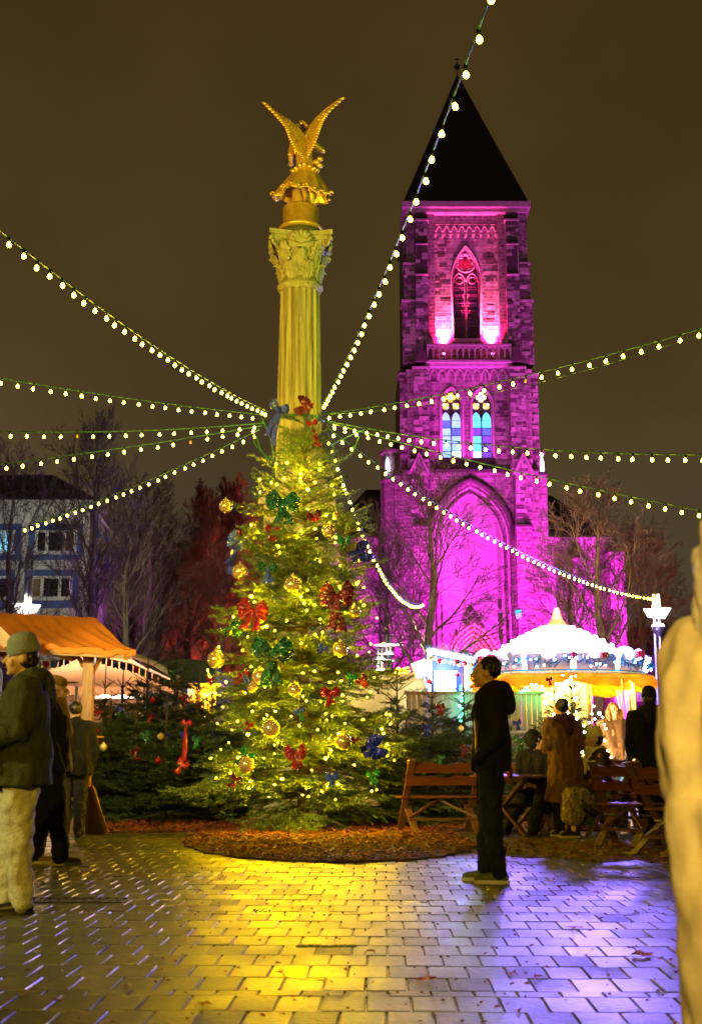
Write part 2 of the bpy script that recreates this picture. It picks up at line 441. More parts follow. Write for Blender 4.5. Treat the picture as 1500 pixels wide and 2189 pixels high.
leaf(1088, 2086, .03, 2.6, 'small dark red leaf next to the small orange leaf')
leaf(1230, 1987, .06, .2, 'reddish brown leaf on the blue-lit paving left of the curled orange leaf')
leaf(1275, 1910, .05, 1.2, 'dull brown leaf on the bright blue paving below the chairs')
leaf(438, 2150, .04, .7, 'dark wet leaf on the yellow paving at bottom left', m_leafb)
leaf(793, 2036, .03, 1.7, 'tiny dark leaf on the yellow paving right of the fir twig', m_leafb)
leaf(1110, 1905, .03, .7, 'small leaf just right of the trainers of the man in dark', m_leafb)
leaf(1215, 1805, .07, .5, 'orange leaf on the soil patch by the white shoes')
rg_ = [(-4, 4.8), (4, 4.8), (5, 12), (-5, 12)]
tag(chips(rg_, 520, .012, 'paving_grit', m_leafb, .002, .006, 31), 'bark crumbs and leaf scraps scattered over the wet paving', 'debris')
leaf(1150, 1790, .07, 2.5, 'brown leaf on the soil patch below the wooden table', m_leafb)
# ------------------------------------------------------------------ monument column
m_stone = M('weathered_sandstone', (.44, .38, .26), .8, ns=9, bump=.8, bs=25, col2=(.20, .17, .10))
m_shaft = wood('streaked_sandstone', (.48, .41, .27), (.17, .13, .08), .8, 'Z', 0, .05)
for n_ in m_shaft.node_tree.nodes:
    if n_.type == 'TEX_NOISE' and n_.inputs['Distortion'].default_value > .5: n_.inputs['Distortion'].default_value = 0
    if n_.type == 'MAPPING': n_.inputs['Scale'].default_value = (7, 7, .35)
m_stoned = M('dark_mossy_stone', (.09, .08, .05), .85, ns=8, bump=.8, bs=30)
m_gold = M('gilded_bronze', (.90, .58, .13), .38, .55, ns=9, bump=.3, bs=30, col2=(.70, .36, .06), rvar=.1, bd=.006)
CY = 20.0
CX = XX(640, 800, CY)
def cz(py): return ZZ(py, CY-.5)
col = thing('monument_column', (CX, CY, 0), 'tall fluted stone column with leafy capital rising behind the Christmas tree', 'column')
g = MB(); g.box2((CX-.62, CY-.62, 0), (CX+.62, CY+.62, .5)); g.box2((CX-.52, CY-.52, .5), (CX+.52, CY+.52, cz(1052)-.2)); g.build('pedestal', m_stone, col, bevel=.02)
zp = cz(1052)-.2
g = MB(); g.box2((CX-.60, CY-.60, zp), (CX+.60, CY+.60, zp+.14)); g.lathe([(.56, zp+.14), (.58, zp+.2), (.54, zp+.28), (.44, zp+.31), (.43, zp+.36), (.47, zp+.40), (.47, zp+.46), (.40, zp+.5)], 40, (CX, CY, 0)); g.build('base', m_stone, col)
z0 = zp+.5; z1 = cz(604)
R0 = .375; R1 = .325
def flute(n=20, d=.075):
    def f(a):
        q = (a*n/(2*PI)) % 1; x = abs(q-.5)*2
        return 1-d*(1-x**2.2)
    return f
prof = []
for i in range(15):
    t = i/14; prof.append((R0+(R1-R0)*t**1.3, z0+(z1-z0)*t))
g = MB(); fl = flute(); g.lathe(prof, 200, (CX, CY, 0), fl); g.build('fluted_shaft', m_shaft, col, smooth=False)
g = MB(); zn = cz(604)
g.lathe([(.33, zn), (.345, zn+.01), (.345, zn+.03), (.37, zn+.05), (.385, zn+.08), (.37, zn+.11), (.34, zn+.13), (.335, zn+.2)], 48, (CX, CY, 0)); g.build('astragal', m_stone, col, smooth=True)
zc0 = zn+.13; zc1 = cz(492)
hC = zc1-zc0
g = MB(); g.lathe([(.33, zc0), (.325, zc0+hC*.3), (.34, zc0+hC*.55), (.40, zc0+hC*.8), (.47, zc0+hC*.93)], 40, (CX, CY, 0)); g.build('capital_bell', m_stone, col, smooth=True)
def acanthus(a, zb, hgt, r0, flare, wd):
    g = MB(); ca, sa = math.cos(a), math.sin(a)
    def fn(u, v):
        s = v*2-1
        ww = wd*(math.sin(PI*min(1, u*.95+.08))**.6)*(1+.18*math.cos(u*26))
        rr = r0+flare*u**2.6+.035*math.sin(u*PI)-.03*s*s+.018*math.cos(s*9)
        zz = zb+hgt*(u if u < .85 else .85+(u-.85)*(-.9))
        if u > .85: rr += (u-.85)*.25
        x = rr; y = s*ww
        return (CX+x*ca-y*sa, CY+x*sa+y*ca, zz)
    g.grid(fn, 14, 8); return g
for k in range(8):
    a = 2*PI*(k+.5)/8
    acanthus(a, zc0, hC*.48, .335, .10, .12).build('acanthus_leaf', m_stone, col, smooth=True)
for k in range(8):
    a = 2*PI*k/8
    acanthus(a, zc0+hC*.2, hC*.55, .345, .15, .12).build('acanthus_leaf', m_stone, col, smooth=True)
for k in range(4):   # corner volutes with broad leaves
    a = 2*PI*(k+.5)/4+.06
    acanthus(a, zc0+hC*.42, hC*.52, .36, .26, .13).build('volute_leaf', m_stone, col, smooth=True)
    g = MB(); ca, sa = math.cos(a), math.sin(a); pts = []
    for i in range(26):
        q = i/25*3.6*PI; rr = .095*(1-i/30)
        pts.append((CX+(.60+rr*math.cos(q))*ca, CY+(.60+rr*math.cos(q))*sa, zc0+hC*.80+rr*math.sin(q)))
    g.tube(pts, [.035*(1-i/34) for i in range(26)], 7); g.build('volute', m_stone, col, smooth=True)
for k in range(4):   # fleurons
    a = 2*PI*k/4+.06; ca, sa = math.cos(a), math.sin(a)
    g = MB()
    for j in range(-3, 4):
        q = j*.42; c0 = Vector((CX+.44*ca, CY+.44*sa, zc1-.18)); tip = c0+Vector((-sa*math.sin(q), ca*math.sin(q), math.cos(q)))*.16+Vector((ca, sa, 0))*.06
        g.cap(c0, tip, .02, .035, 8)
    g.build('fleuron', m_stone, col, smooth=True)
ab = []
for k in range(4):
    a0 = 2*PI*(k+.5)/4+.06-PI; a1 = a0+PI/2
    P0 = Vector((math.cos(a0), math.sin(a0)))*.72; P1 = Vector((math.cos(a1), math.sin(a1)))*.72
    for i in range(9):
        t = i/9; p = P0.lerp(P1, t); nrm = ((P0+P1)/2).normalized(); p -= nrm*.10*math.sin(PI*t); ab.append((CX+p.x, CY+p.y))
g = MB(); g.slab(ab, zc1-.05, zc1+.03)
ab2 = [((x-CX)*.94+CX, (y-CY)*.94+CY) for x, y in ab]; g.slab(ab2, zc1-.12, zc1-.051); g.build('abacus', m_stone, col)
zd = zc1+.03
g = MB(); z2 = cz(470); g.lathe([(.33, zd), (.33, z2-.08), (.36, z2-.02), (.30, z2)], 40, (CX, CY, 0)); g.build('drum', m_stoned, col, smooth=True)
z2 = cz(470)
# ---- statue
def cz(py): return ZZ(py, CY-.22)
SX, SY = CX, CY
st = thing('angel_statue', (SX, SY, z2), 'gilded winged angel statue seen from behind on top of the column', 'statue')
z3 = cz(455); z4 = cz(432)
g = MB(); g.lathe([(.30, z2), (.36, z2+.02), (.37, z2+.05), (.33, z2+.09), (.30, z2+.11), (.30, z4-.04), (.27, z4), (.05, z4)], 48, (SX, SY, 0)); g.build('plinth', m_gold, st, smooth=True)
zf = cz(412)
g = MB(); g.lathe([(.10, z4-.01), (.09, z4+.05), (.085, zf+.1), (.07, zf+.15)], 20, (SX-.06, SY, 0)); g.build('globe_support', m_gold, st, smooth=True)
zh = cz(366); zw = cz(345); zs = cz(312); zhead = cz(285)
def P(px, py, dy=0): return U(px, py, CY+dy)
g = MB()
# body from behind: torso, arms, neck, head, legs
g.cap(P(652, 362, .0), P(650, 330, .0), .15, .14); g.cap(P(650, 332, 0), P(648, 308, 0), .14, .16); g.cap(P(636, 306, .02), P(662, 306, .02), .08, .08)
g.cap(P(646, 305, .03), P(645, 286, .05), .06, .05); g.sph(P(645, 275, .04), .105, sc3=(.85, .95, 1.1))
g.cap(P(627, 308, 0), P(621, 330, -.02), .065, .055); g.cap(P(621, 330, -.02), P(622, 350, .12), .052, .035); g.sph(P(622, 351, .14), .05)
g.cap(P(668, 306, 0), P(690, 322, .05), .065, .05); g.cap(P(690, 322, .05), P(668, 318, .25), .048, .035)
g.cap(P(645, 370, 0), P(637, 418, .05), .10, .05); g.cap(P(655, 372, -.1), P(648, 398, -.16), .09, .05); g.cap(P(648, 398, -.16), P(653, 420, -.05), .05, .035); g.cap(P(653, 420, -.05), P(650, 430, .03), .035, .025)
remesh('body', g, m_gold, st, .014, 2)
g = MB()
for k in range(26):
    a = rnd.random()*2*PI; b = rnd.random()*1.4; d = Vector((math.cos(a)*math.sin(b), math.sin(a)*math.sin(b)-.25, math.cos(b)))
    g.sph(P(645, 274, .03)+d*.092, .030, 7, 5)
g.build('curly_hair', m_gold, st, smooth=True)
# windblown skirt
def skirt(u, v, k=0):
    a = v*2*PI; zt = cz(349); zb = cz(409)
    tt = u
    r = .15+.30*tt**.9+.035*math.sin(a*7+1+tt*2)*tt+.02*math.sin(a*13)*tt
    cx = XX(652-6*tt, 370, CY); z = zt+(zb-zt)*tt+.05*math.sin(a*3+1)*tt+.03*math.sin(a*8)*tt
    return (cx+r*math.cos(a)*1.05, CY+r*math.sin(a)*.8, z)
g = MB(); g.grid(skirt, 16, 90); o = g.build('skirt', m_gold, st, smooth=True); md = o.modifiers.new('s', 'SOLIDIFY'); md.thickness = .02
g = MB()
for k in range(22):
    a = 2*PI*k/22; u0 = .96; p = Vector(skirt(u0, k/22))
    pts = [p+Vector((math.cos(q)*.035, math.sin(q)*.02, math.sin(q*1.0)*.03+.02)) for q in [j*PI/3 for j in range(5)]]
    g.tube(pts, .022, 6)
g.build('hem_ruffle', m_gold, st, smooth=True)
g = MB()
for k in range(16):
    a = 2*PI*k/16; r = .20
    c = Vector((XX(652, 352, CY)+r*math.cos(a), CY+r*math.sin(a)*.8, cz(352)+.03*math.sin(3*a)))
    g.sph(c, .055, 8, 6, (1.1, .7, .7), Matrix.Rotation(a+.5*math.sin(5*a), 3, 'Z') @ Matrix.Rotation(.5*math.sin(a*4), 3, 'Y'))
for (px, py, r) in ((684, 340, .055), (683, 354, .06), (676, 347, .06)): g.sph(P(px, py, -.02), r, 10, 8, (1.1, .9, .8))
g.build('sash_drapery', m_gold, st, smooth=True)
# wings : chain of feathers along leading edge
def wing(edge, roots, inner, name):
    wo_ = thing(name, (0, 0, 0), None, None); wo_.parent = st; wo_.location = (0, 0, 0)
    n = 24
    lead = [P(*e) for e in edge]
    def along(pts, t):
        x = t*(len(pts)-1); i = min(int(x), len(pts)-2); return pts[i].lerp(pts[i+1], x-i)
    fpts = [P(*e) for e in inner]
    g = MB(); pts = [along(lead, i/20) for i in range(21)]; g.tube(pts, [.045*(1-.75*i/20)+.008 for i in range(21)], 8)
    g.build('leading_edge', m_gold, wo_, smooth=True)
    for k in range(n):
        t = k/(n-1)
        a = along(lead, t); b = along(fpts, t)
        d = b-a; L = d.length
        if L < .02: continue
        d.normalize(); s_ = Vector((0, 1, 0)).cross(d).normalized(); f = MB(); hw = .04
        def fn(u, v, a=a, d=d, L=L, s_=s_, hw=hw):
            w_ = hw*math.sqrt(max(0, 1-max(0, (u-.78)/.22)**2))
            return a+d*(L*u)+s_*((v*2-1)*w_)+Vector((0, -1, 0))*(.02*math.sin(u*PI)+.012*(1-(v*2-1)**2))
        f.grid(fn, 6, 3); o = f.build('feather', m_gold, wo_, smooth=True)
        md = o.modifiers.new('s', 'SOLIDIFY'); md.thickness = .008
    for k in range(12):
        t = k/12*.8; a = along(lead, t); b = along(fpts, t); d = (b-a); L = d.length*.5
        if L < .03: continue
        d.normalize(); f = MB(); s_ = Vector((0, 1, 0)).cross(d).normalized()
        def fn(u, v, a=a, d=d, L=L, s_=s_):
            w_ = .045*math.sqrt(max(0, 1-max(0, (u-.7)/.3)**2))
            return a+d*(L*u)+s_*((v*2-1)*w_)+Vector((0, -1, 0))*(.035+.015*(1-(v*2-1)**2))
        f.grid(fn, 5, 3); o = f.build('covert_feather', m_gold, wo_, smooth=True)
    return wo_
wing([(652, 312, -.16), (648, 292, -.2), (636, 276, -.25), (620, 262, -.32), (594, 243, -.38), (566, 220, -.42)], None,
     [(647, 338, -.30), (630, 324, -.34), (618, 299, -.38), (610, 275, -.42), (593, 252, -.44), (564, 223, -.43)], 'wing')
wing([(652, 322, -.16), (656, 295, -.2), (666, 270, -.25), (678, 253, -.32), (694, 237, -.38), (731, 209, -.42)], None,
     [(658, 338, -.30), (672, 314, -.34), (682, 287, -.38), (690, 263, -.42), (702, 244, -.44), (733, 213, -.43)], 'wing')
# ------------------------------------------------------------------ firs
def needle_mat(name, c1, c2):
    m = M(name, c1, .5, ns=14, col2=c2, spec=.35)
    return m
m_needle = needle_mat('fir_needles', (.12, .185, .045), (.04, .075, .02))
m_needle_d = needle_mat('fir_needles_dark', (.085, .14, .045), (.03, .055, .018))
m_bark = M('fir_bark', (.11, .075, .045), .8, ns=10, bump=.8, bs=30)
def shoot_template(seed, n=28, L=1.0):
    r = np.random.RandomState(seed); T = []
    for k in range(n):
        t = (k+.5)/n*L*1.0
        a = r.uniform(0, 2*PI); # mostly lateral and upward
        ca, sa = math.cos(a), math.sin(a)*.62+.16
        ln = .30*(1-.35*(t/L)**3)*r.uniform(.8, 1.1); lean = .55+.7*(t/L)
        d = np.array([lean*.6, ca, sa]); d /= np.linalg.norm(d)
        b = np.array([t, 0, 0]); ax = np.cross(d, [1, 0, 0]); ax /= np.linalg.norm(ax); wv = (np.array([1, 0, 0])*.7+ax*.3)*.055
        T.append([b-wv, b+wv, b+d*ln])
    return np.array(T)
TPL = [shoot_template(s) for s in range(4)]
def shoots_to_tris(pos, dr, up, sca, seed=0, tpl=TPL):
    pos = np.array(pos); dr = np.array(dr); up = np.array(up); sca = np.array(sca)
    dr /= np.linalg.norm(dr, axis=1)[:, None]
    y = np.cross(up, dr); nn = np.linalg.norm(y, axis=1); y[nn < 1e-5] = [1, 0, 0]; y /= np.linalg.norm(y, axis=1)[:, None]
    z = np.cross(dr, y); Rm = np.stack([dr, y, z], axis=2)
    out = []; r = np.random.RandomState(seed); ix = r.randint(0, len(tpl), len(pos))
    for k, T in enumerate(tpl):
        s = ix == k
        if not s.any(): continue
        v = np.einsum('nij,tkj->ntki', Rm[s], T)*sca[s][:, None, None, None]+pos[s][:, None, None, :]
        out.append(v.reshape(-1, 3, 3))
    return np.concatenate(out)
def fir_shoots(H, Rf, zlo, zhi, dens, step, seed, sl=.11, droop=.25, up_tip=.15, base=(0, 0, 0), nper=9, lat=.5, bare=0):
    """returns shoots + twig tubes for a fir; Rf(z, azimuth) gives the reach of the boughs"""
    r = random.Random(seed); P_, D_, U_, S_ = [], [], [], []; tw = MB(); z = zlo; base = Vector(base); bt = []
    while z < zhi:
        f = (z-zlo)/(zhi-zlo); n = nper if f < .75 else max(4, int(nper*.6)); a0 = r.random()*6
        for k in range(n):
            a = a0+2*PI*(k+r.uniform(-.45, .45))/n; zz = z+r.uniform(-1.3, 1.3)*step
            L = Rf(zz, a)*r.uniform(.68, 1.12)
            if L < .08: continue
            el = -.10+.75*f+r.uniform(-.22, .22); h = Vector((math.cos(a), math.sin(a), 0)); sd = Vector((-math.sin(a), math.cos(a), 0))
            m = max(4, int(L/.09)); pts = []
            for i in range(m+1):
                t = i/m; pts.append(base+Vector((0, 0, zz))+h*(L*t)+Vector((0, 0, L*(el*t-droop*t*t+up_tip*t**4)))+sd*(.05*L*math.sin(t*3+k)))
            bt.append((pts, L)); tw.tube(pts, [.004+.014*L*(1-i/m) for i in range(m+1)], 5)
            for i in range(1, m+1):
                t = i/m
                if t < .12+bare: continue
                p = pts[i]; fd = (pts[i]-pts[i-1]).normalized(); upv = sd.cross(fd)*-1
                if upv.z < 0: upv = -upv
                P_.append(p-fd*sl); D_.append(fd); U_.append(upv); S_.append(sl)
                for sgn in (-1, 1):
                    if r.random() > dens: continue
                    ll = lat*L*(1-t)**.8+sl*r.uniform(.8, 1.6); ang = r.uniform(.75, 1.05)
                    d = (fd*math.cos(ang)+sd*sgn*math.sin(ang)+Vector((0, 0, r.uniform(-.38, .30)))).normalized()
                    ns_ = max(1, int(round(ll/sl*.85)))
                    for q in range(ns_):
                        sp_ = p+d*(q*sl*.85)-Vector((0, 0, .12*(q*sl)**2*2))
                        P_.append(sp_); D_.append(d); U_.append(upv); S_.append(sl*r.uniform(.85, 1.15))
                        if q > 0 or ns_ < 2:
                            for s2 in (-1, 1):
                                if r.random() < dens*.75:
                                    d2 = (d*.7+fd*.55*(1 if s2*sgn > 0 else .2)+sd*sgn*-.1*s2+Vector((0, 0, r.uniform(-.3, .25)))).normalized()
                                    d3 = (d*math.cos(.8)+d.cross(upv)*s2*math.sin(.8)+Vector((0, 0, r.uniform(-.2, .15)))).normalized()
                                    P_.append(sp_); D_.append(d3); U_.append(upv); S_.append(sl*r.uniform(.7, 1.0))
        z += step*r.uniform(.8, 1.2)
    return P_, D_, U_, S_, tw, bt
TX, TY = XX(648, 1600, 17.3), 17.3
tz = lambda py: ZZ(py, TY)
prof_px = [(885, 22), (900, 40), (940, 52), (985, 66), (1015, 90), (1060, 112), (1110, 112), (1160, 138), (1210, 140), (1260, 160), (1320, 182), (1380, 196), (1440, 186), (1500, 200), (1560, 225), (1620, 232), (1680, 222), (1730, 175)]
pz = [tz(p[0]) for p in prof_px][::-1]; pr = [p[1]*.93/F*TY for p in prof_px][::-1]
def RT(z, a=None):
    v = float(np.interp(z, pz, pr))
    if a is not None: v *= 1+.13*math.sin(a*3+z*4)+.12*math.sin(a*5-z*7)+ (.12 if z < 1.5 and math.cos(a) < -.5 else 0)
    return v
tree = thing('christmas_tree', (TX, TY, 0), 'large decorated fir tree with fairy lights, bows and gold baubles in the centre', 'christmas tree')
Pn, Dn, Un, Sn, tw, boughs = fir_shoots(5.9, RT, .42, tz(925), 1.0, .17, 11, sl=.125, base=(TX, TY, 0), nper=12, lat=.5, bare=.1)
# leader shoots at the top
for k in range(60):
    z = tz(960)+(tz(893)-tz(960))*(k/60); a = rnd.random()*2*PI; d = Vector((math.cos(a), math.sin(a), .8))
    Pn.append(Vector((TX, TY, z))); Dn.append(d); Un.append(Vector((0, 0, 1))); Sn.append(.13)
tri_obj('needles', shoots_to_tris(Pn, Dn, Un, Sn), m_needle, tree, kind='stuff')
print('tree shoots', len(Pn))
tw.build('bough_wood', m_bark, tree, kind='stuff')
g = MB(); g.tube([(TX, TY, 0), (TX+.02, TY, 1.5), (TX, TY, 3.5), (TX, TY, tz(895))], [.085, .065, .04, .008], 12); g.build('trunk', m_bark, tree)
# surface point of the tree for a pixel
def ontree(px, py, k=.93):
    z = tz(py); dx = XX(px, py, TY)-TX; R = RT(z)*k
    y = TY-math.sqrt(max(R*R-dx*dx, .01)); 
    return U(px, py, y)
# ------------------------------------------------------------------ fairy lights
m_fairy = M('fairy_bulb_glow', (.1, .07, .03), .4, emit=(1, .60, .0010), es=2800, var=0)
m_wire = M('green_wire', (.02, .06, .02), .5)
def ico(r):
    g = MB(); t = (1+5**.5)/2
    V = [(-1, t, 0), (1, t, 0), (-1, -t, 0), (1, -t, 0), (0, -1, t), (0, 1, t), (0, -1, -t), (0, 1, -t), (t, 0, -1), (t, 0, 1), (-t, 0, -1), (-t, 0, 1)]
    q = (1+t*t)**.5
    g.add([(v[0]*r/q, v[1]*r/q, v[2]*r/q) for v in V], [(0, 11, 5), (0, 5, 1), (0, 1, 7), (0, 7, 10), (0, 10, 11), (1, 5, 9), (5, 11, 4), (11, 10, 2), (10, 7, 6), (7, 1, 8), (3, 9, 4), (3, 4, 2), (3, 2, 6), (3, 6, 8), (3, 8, 9), (4, 9, 5), (2, 4, 11), (6, 2, 10), (8, 6, 7), (9, 8, 1)])
    return g
fb = {}
for r_ in (.0065, .0095, .0165):
    fb[r_] = ico(r_).mesh('bulb'); fb[r_].materials.append(m_fairy)
fl_ = thing('fairy_lights', (TX, TY, .5), 'warm white fairy lights wound through the large fir tree', 'fairy lights')
big = [(537, 1275), (569, 1339), (530, 1570), (724, 1569), (603, 1665), (696, 1621), (510, 1620), (658, 1046), (555, 1025), (673, 1031), (590, 992), (470, 1393), (650, 1289), (721, 1471), (679, 1560), (556, 1052), (722, 1437), (468, 1383), (655, 1498), (776, 1538), (537, 1122), (595, 1168), (535, 1670), (757, 1635)]
small = []
rr = random.Random(5)
while len(small) < 150:
    py = 960+rr.random()**.75*750; z = tz(py); R = RT(z)/TY*F*.95; px = 648+rr.uniform(-1, 1)*R
    if py > 1180 and py < 1350 and rr.random() < .45: continue
    small.append((px, py))
wp = []
pb = wl(fl_)
for i, (px, py) in enumerate(big+small):
    p = ontree(px, py, rr.uniform(.90, 1.1)); r_ = .0165 if i < 8 else (.0095 if i < len(big)+35 else .0065)
    o = link(bpy.data.objects.new('bulb', fb[r_])); o.parent = fl_; o.location = p-pb; wp.append(p)
wp.sort(key=lambda p: (round(p.z*3), math.atan2(p.y-TY, p.x-TX)))
g = MB()
for i in range(0, len(wp)-1):
    if (wp[i]-wp[i+1]).length < .8:
        md_ = (wp[i]+wp[i+1])/2+Vector((0, .08, -.05)); g.tube([wp[i]+Vector((0, .01, 0)), md_, wp[i+1]+Vector((0, .01, 0))], .0035, 4)
g.build('wire', m_wire, fl_, kind='stuff')
# ------------------------------------------------------------------ bows
def foil(name, c):
    return M(name, c, .24, .25, ns=5, bump=1.0, bs=22, coat=.7, var=.5)
F_R = foil('red_foil', (.42, .004, .007)); F_B = foil('blue_foil', (.015, .04, .80)); F_G = foil('green_foil', (.0, .13, .03)); F_D = foil('dark_red_foil', (.16, .003, .006))
F_L = foil('light_blue_foil', (.06, .14, .95)); F_LG = foil('bright_green_foil', (.01, .32, .05))
def bow_proto(mat, mat2, fan=1.0, tail=1.0, style=0, seed=0):
    r = random.Random(seed)
    root = thing('bow', (0, 0, 0), 'bow', 'bow')
    for sg in (-1, 1):
        g = MB(); ph = r.random()*6; dr = r.uniform(-.25, .3)
        def fn(u, v, side=1):
            s = v*2-1; w_ = (.05+.26*fan*math.sin(min(1, u*1.1)*PI*.55)**1.2)*(1-.35*max(0, u-.75)/.25)
            x = sg*u*.5*(1-.12*s*s); z = s*w_+dr*.22*u*u+.06*u
            y = side*.11*math.sin(PI*min(u, 1))+.034*math.sin(s*15+ph)*u+.022*math.sin(u*13+s*7+ph); z += .03*math.sin(u*9+ph+side)*u; x += sg*.035*math.sin(s*9+ph)*u
            return (x, y, z)
        g.grid(lambda u, v: fn(u, v, 1), 10, 22); g.grid(lambda u, v: fn(u, v, -1), 10, 22)
        g.build('loop', mat, root, smooth=True)
        g = MB(); k = r.uniform(.05, .22); L = tail*r.uniform(.75, 1.05)
        def ft(u, v):
            s = v*2-1; wd = .05+.10*u; x = sg*(.03+k*u)+s*wd+.03*math.sin(u*7+ph); z = -u*L-(.08*(1-abs(s)) if u > .97 else 0)*-1
            y = -.05-.05*math.sin(u*5+ph)+.02*math.sin(s*6+u*9)
            return (x, y, z)
        g.grid(ft, 12, 4); o = g.build('tail', mat2, root, smooth=True); o.modifiers.new('s', 'SOLIDIFY').thickness = .006
    g = MB(); g.sph((0, -.02, 0), .075, 10, 8, (.8, 1, 1.15)); g.build('knot', mat2, root, smooth=True)
    return root
protos = []
def bow(px, py, size, mat, mat2=None, label='', fan=1, tail=1, tilt=0, yaw=0, pt=None, dep=None, group='bows on the fir trees', sq=1):
    o = bow_proto(mat, mat2 or mat, fan, tail, seed=int(px*7+py))
    p = pt if pt is not None else (ontree(px, py, 1.14) if dep is None else U(px, py, dep))
    s = size*.9/F*p.y
    place(o, p, s=(s*sq, s, s), rot=(0, tilt, yaw), label=label, group=group); return o
bow(597, 872, 50, F_L, F_B, 'blue foil ribbon at the left of the tree top, in front of the column', .9, 2.0, .25, .3)
bow(648, 868, 42, F_D, F_R, 'dark red foil ribbon standing up at the right of the tree top', 1.4, .6, -1.25, .2, sq=1.2)
bow(667, 905, 34, F_R, F_R, 'long bright red ribbon trailing down right of the tree top', .6, 2.1, -.22, 0, sq=.8)
bow(605, 1072, 82, F_G, F_G, 'large green foil bow high on the tree above the small red bows', 1.0, .75, .05, .1)
bow(672, 1103, 36, F_D, F_R, 'small dark red bow right of the high green bow', 1.1, .5, -.3, 0)
bow(583, 1133, 36, F_R, F_R, 'small red bow under the tails of the high green bow', 1, .8, .1, 0)
bow(507, 1158, 50, F_L, F_B, 'big blue foil bow at the upper left edge of the tree', 1.6, 1.7, .35, .5)
bow(502, 1140, 24, F_D, F_D, 'small dark red bow tied on top of the big blue bow', 1.0, .8, 0, 0, pt=ontree(502, 1140, 1.12))
bow(735, 1155, 30, F_LG, F_G, 'narrow green bow at the upper right of the tree', 1.5, 1.0, .1, 0)
bow(776, 1180, 52, F_B, F_B, 'dark blue foil bow on the upper right branch tip before the pink church', 1.3, 1.0, 1.1, .6)
bow(573, 1215, 46, F_G, F_L, 'green bow with a blue knot left of the round central bauble', 1, .9, 0, 0)
bow(540, 1305, 72, F_R, F_R, 'large bright red fan bow on the left side of the tree', 1.25, .9, .12, .2)
bow(720, 1275, 82, F_D, F_D, 'large dark red fan bow with long tails on the right of the tree', 1.35, 1.15, .05, -.1)
bow(503, 1345, 38, F_G, F_G, 'half hidden green bow beneath the bright red fan bow', 1.2, 1.0, 1.3, .5)
bow(583, 1392, 95, F_G, F_G, 'largest green foil bow with long tails, left of the tree middle', 1.1, 1.1, .0, .1)
bow(690, 1384, 24, F_L, F_B, 'tiny blue bow right of the largest green bow', 1, .8, .7, 0)
bow(520, 1442, 28, F_R, F_B, 'slim red and blue bow left of the tails of the largest green bow', .9, 1.2, -.5, 0)
bow(706, 1480, 46, F_R, F_R, 'red bow with spread tails right of the middle, under the hanging bauble', .9, .75, 0, 0)
bow(752, 1447, 26, F_LG, F_G, 'small green bow at the right edge beside the yellow wall', 1, 1.1, .2, 0)
bow(772, 1452, 30, F_D, F_R, 'dark red bow partly behind the small green bow at the right edge', 1, .9, -.6, 0)
bow(641, 1520, 26, F_L, F_LG, 'small light blue bow with green tails in the lower middle', 1, 1.1, -.3, 0)
bow(803, 1598, 56, F_B, F_B, 'large crumpled blue foil bow at the lower right of the tree', 1.5, .8, 1.2, .3)
bow(632, 1610, 50, F_R, F_R, 'shiny red foil bow low in the middle of the tree', 1.3, .8, -.1, 0)
bow(528, 1612, 38, F_LG, F_G, 'green bow low on the left beside a gold bauble', .9, 1.1, .7, 0)
bow(709, 1660, 31, F_L, F_L, 'light blue bow on the lowest boughs right of the middle', 1.2, .9, 0, 0)
bow(797, 1655, 34, F_LG, F_LG, 'bright green bow on the lowest boughs at the right', .8, .8, -.15, 0)
bow(504, 1664, 32, F_D, F_R, 'dark red bow on the lowest boughs at the left', .9, .8, .5, 0)
bow(533, 1548, 20, F_R, F_R, 'tiny orange red bow above the low left bauble', .8, .8, .3, 0)
bow(758, 1580, 18, F_R, F_R, 'tiny red bow above the bauble at the lower right', .9, .9, .2, 0)
# ------------------------------------------------------------------ baubles
m_gball = M('gold_mirror_ball', (.92, .66, .26), .14, .72, var=.1, ns=2, bump=.06, bs=6, coat=1.0)
m_gcap = M('bauble_cap', (.6, .45, .2), .3, 1)
m_rball = M('red_mirror_ball', (.55, .02, .02), .12, .7, var=.05)
m_cball = M('cream_ball', (.75, .6, .35), .2, .3, var=.05)
def bauble_proto(m):
    r = thing('bauble', (0, 0, 0), 'b', 'bauble'); g = MB(); g.sph((0, 0, 0), 1, 32, 20); g.build('ball', m, r, smooth=True)
    g = MB(); g.lathe([(.26, .94), (.26, 1.12), (.2, 1.16)], 14); g.tube([(0.08*math.cos(a), 0, 1.24+.1*math.sin(a)) for a in [i*PI/5 for i in range(10)]], .025, 5, close=True); g.build('cap', m_gcap, r); return r
bp0 = bauble_proto(m_gball); first = [True]
def bauble(px, py, r, label, proto=bp0, dep=None, grp='gold baubles on the large fir'):
    o = copy_tree(proto); p = ontree(px, py, 1.14) if dep is None else U(px, py, dep)
    place(o, p, s=r/F*p.y, label=label, group=grp); return o
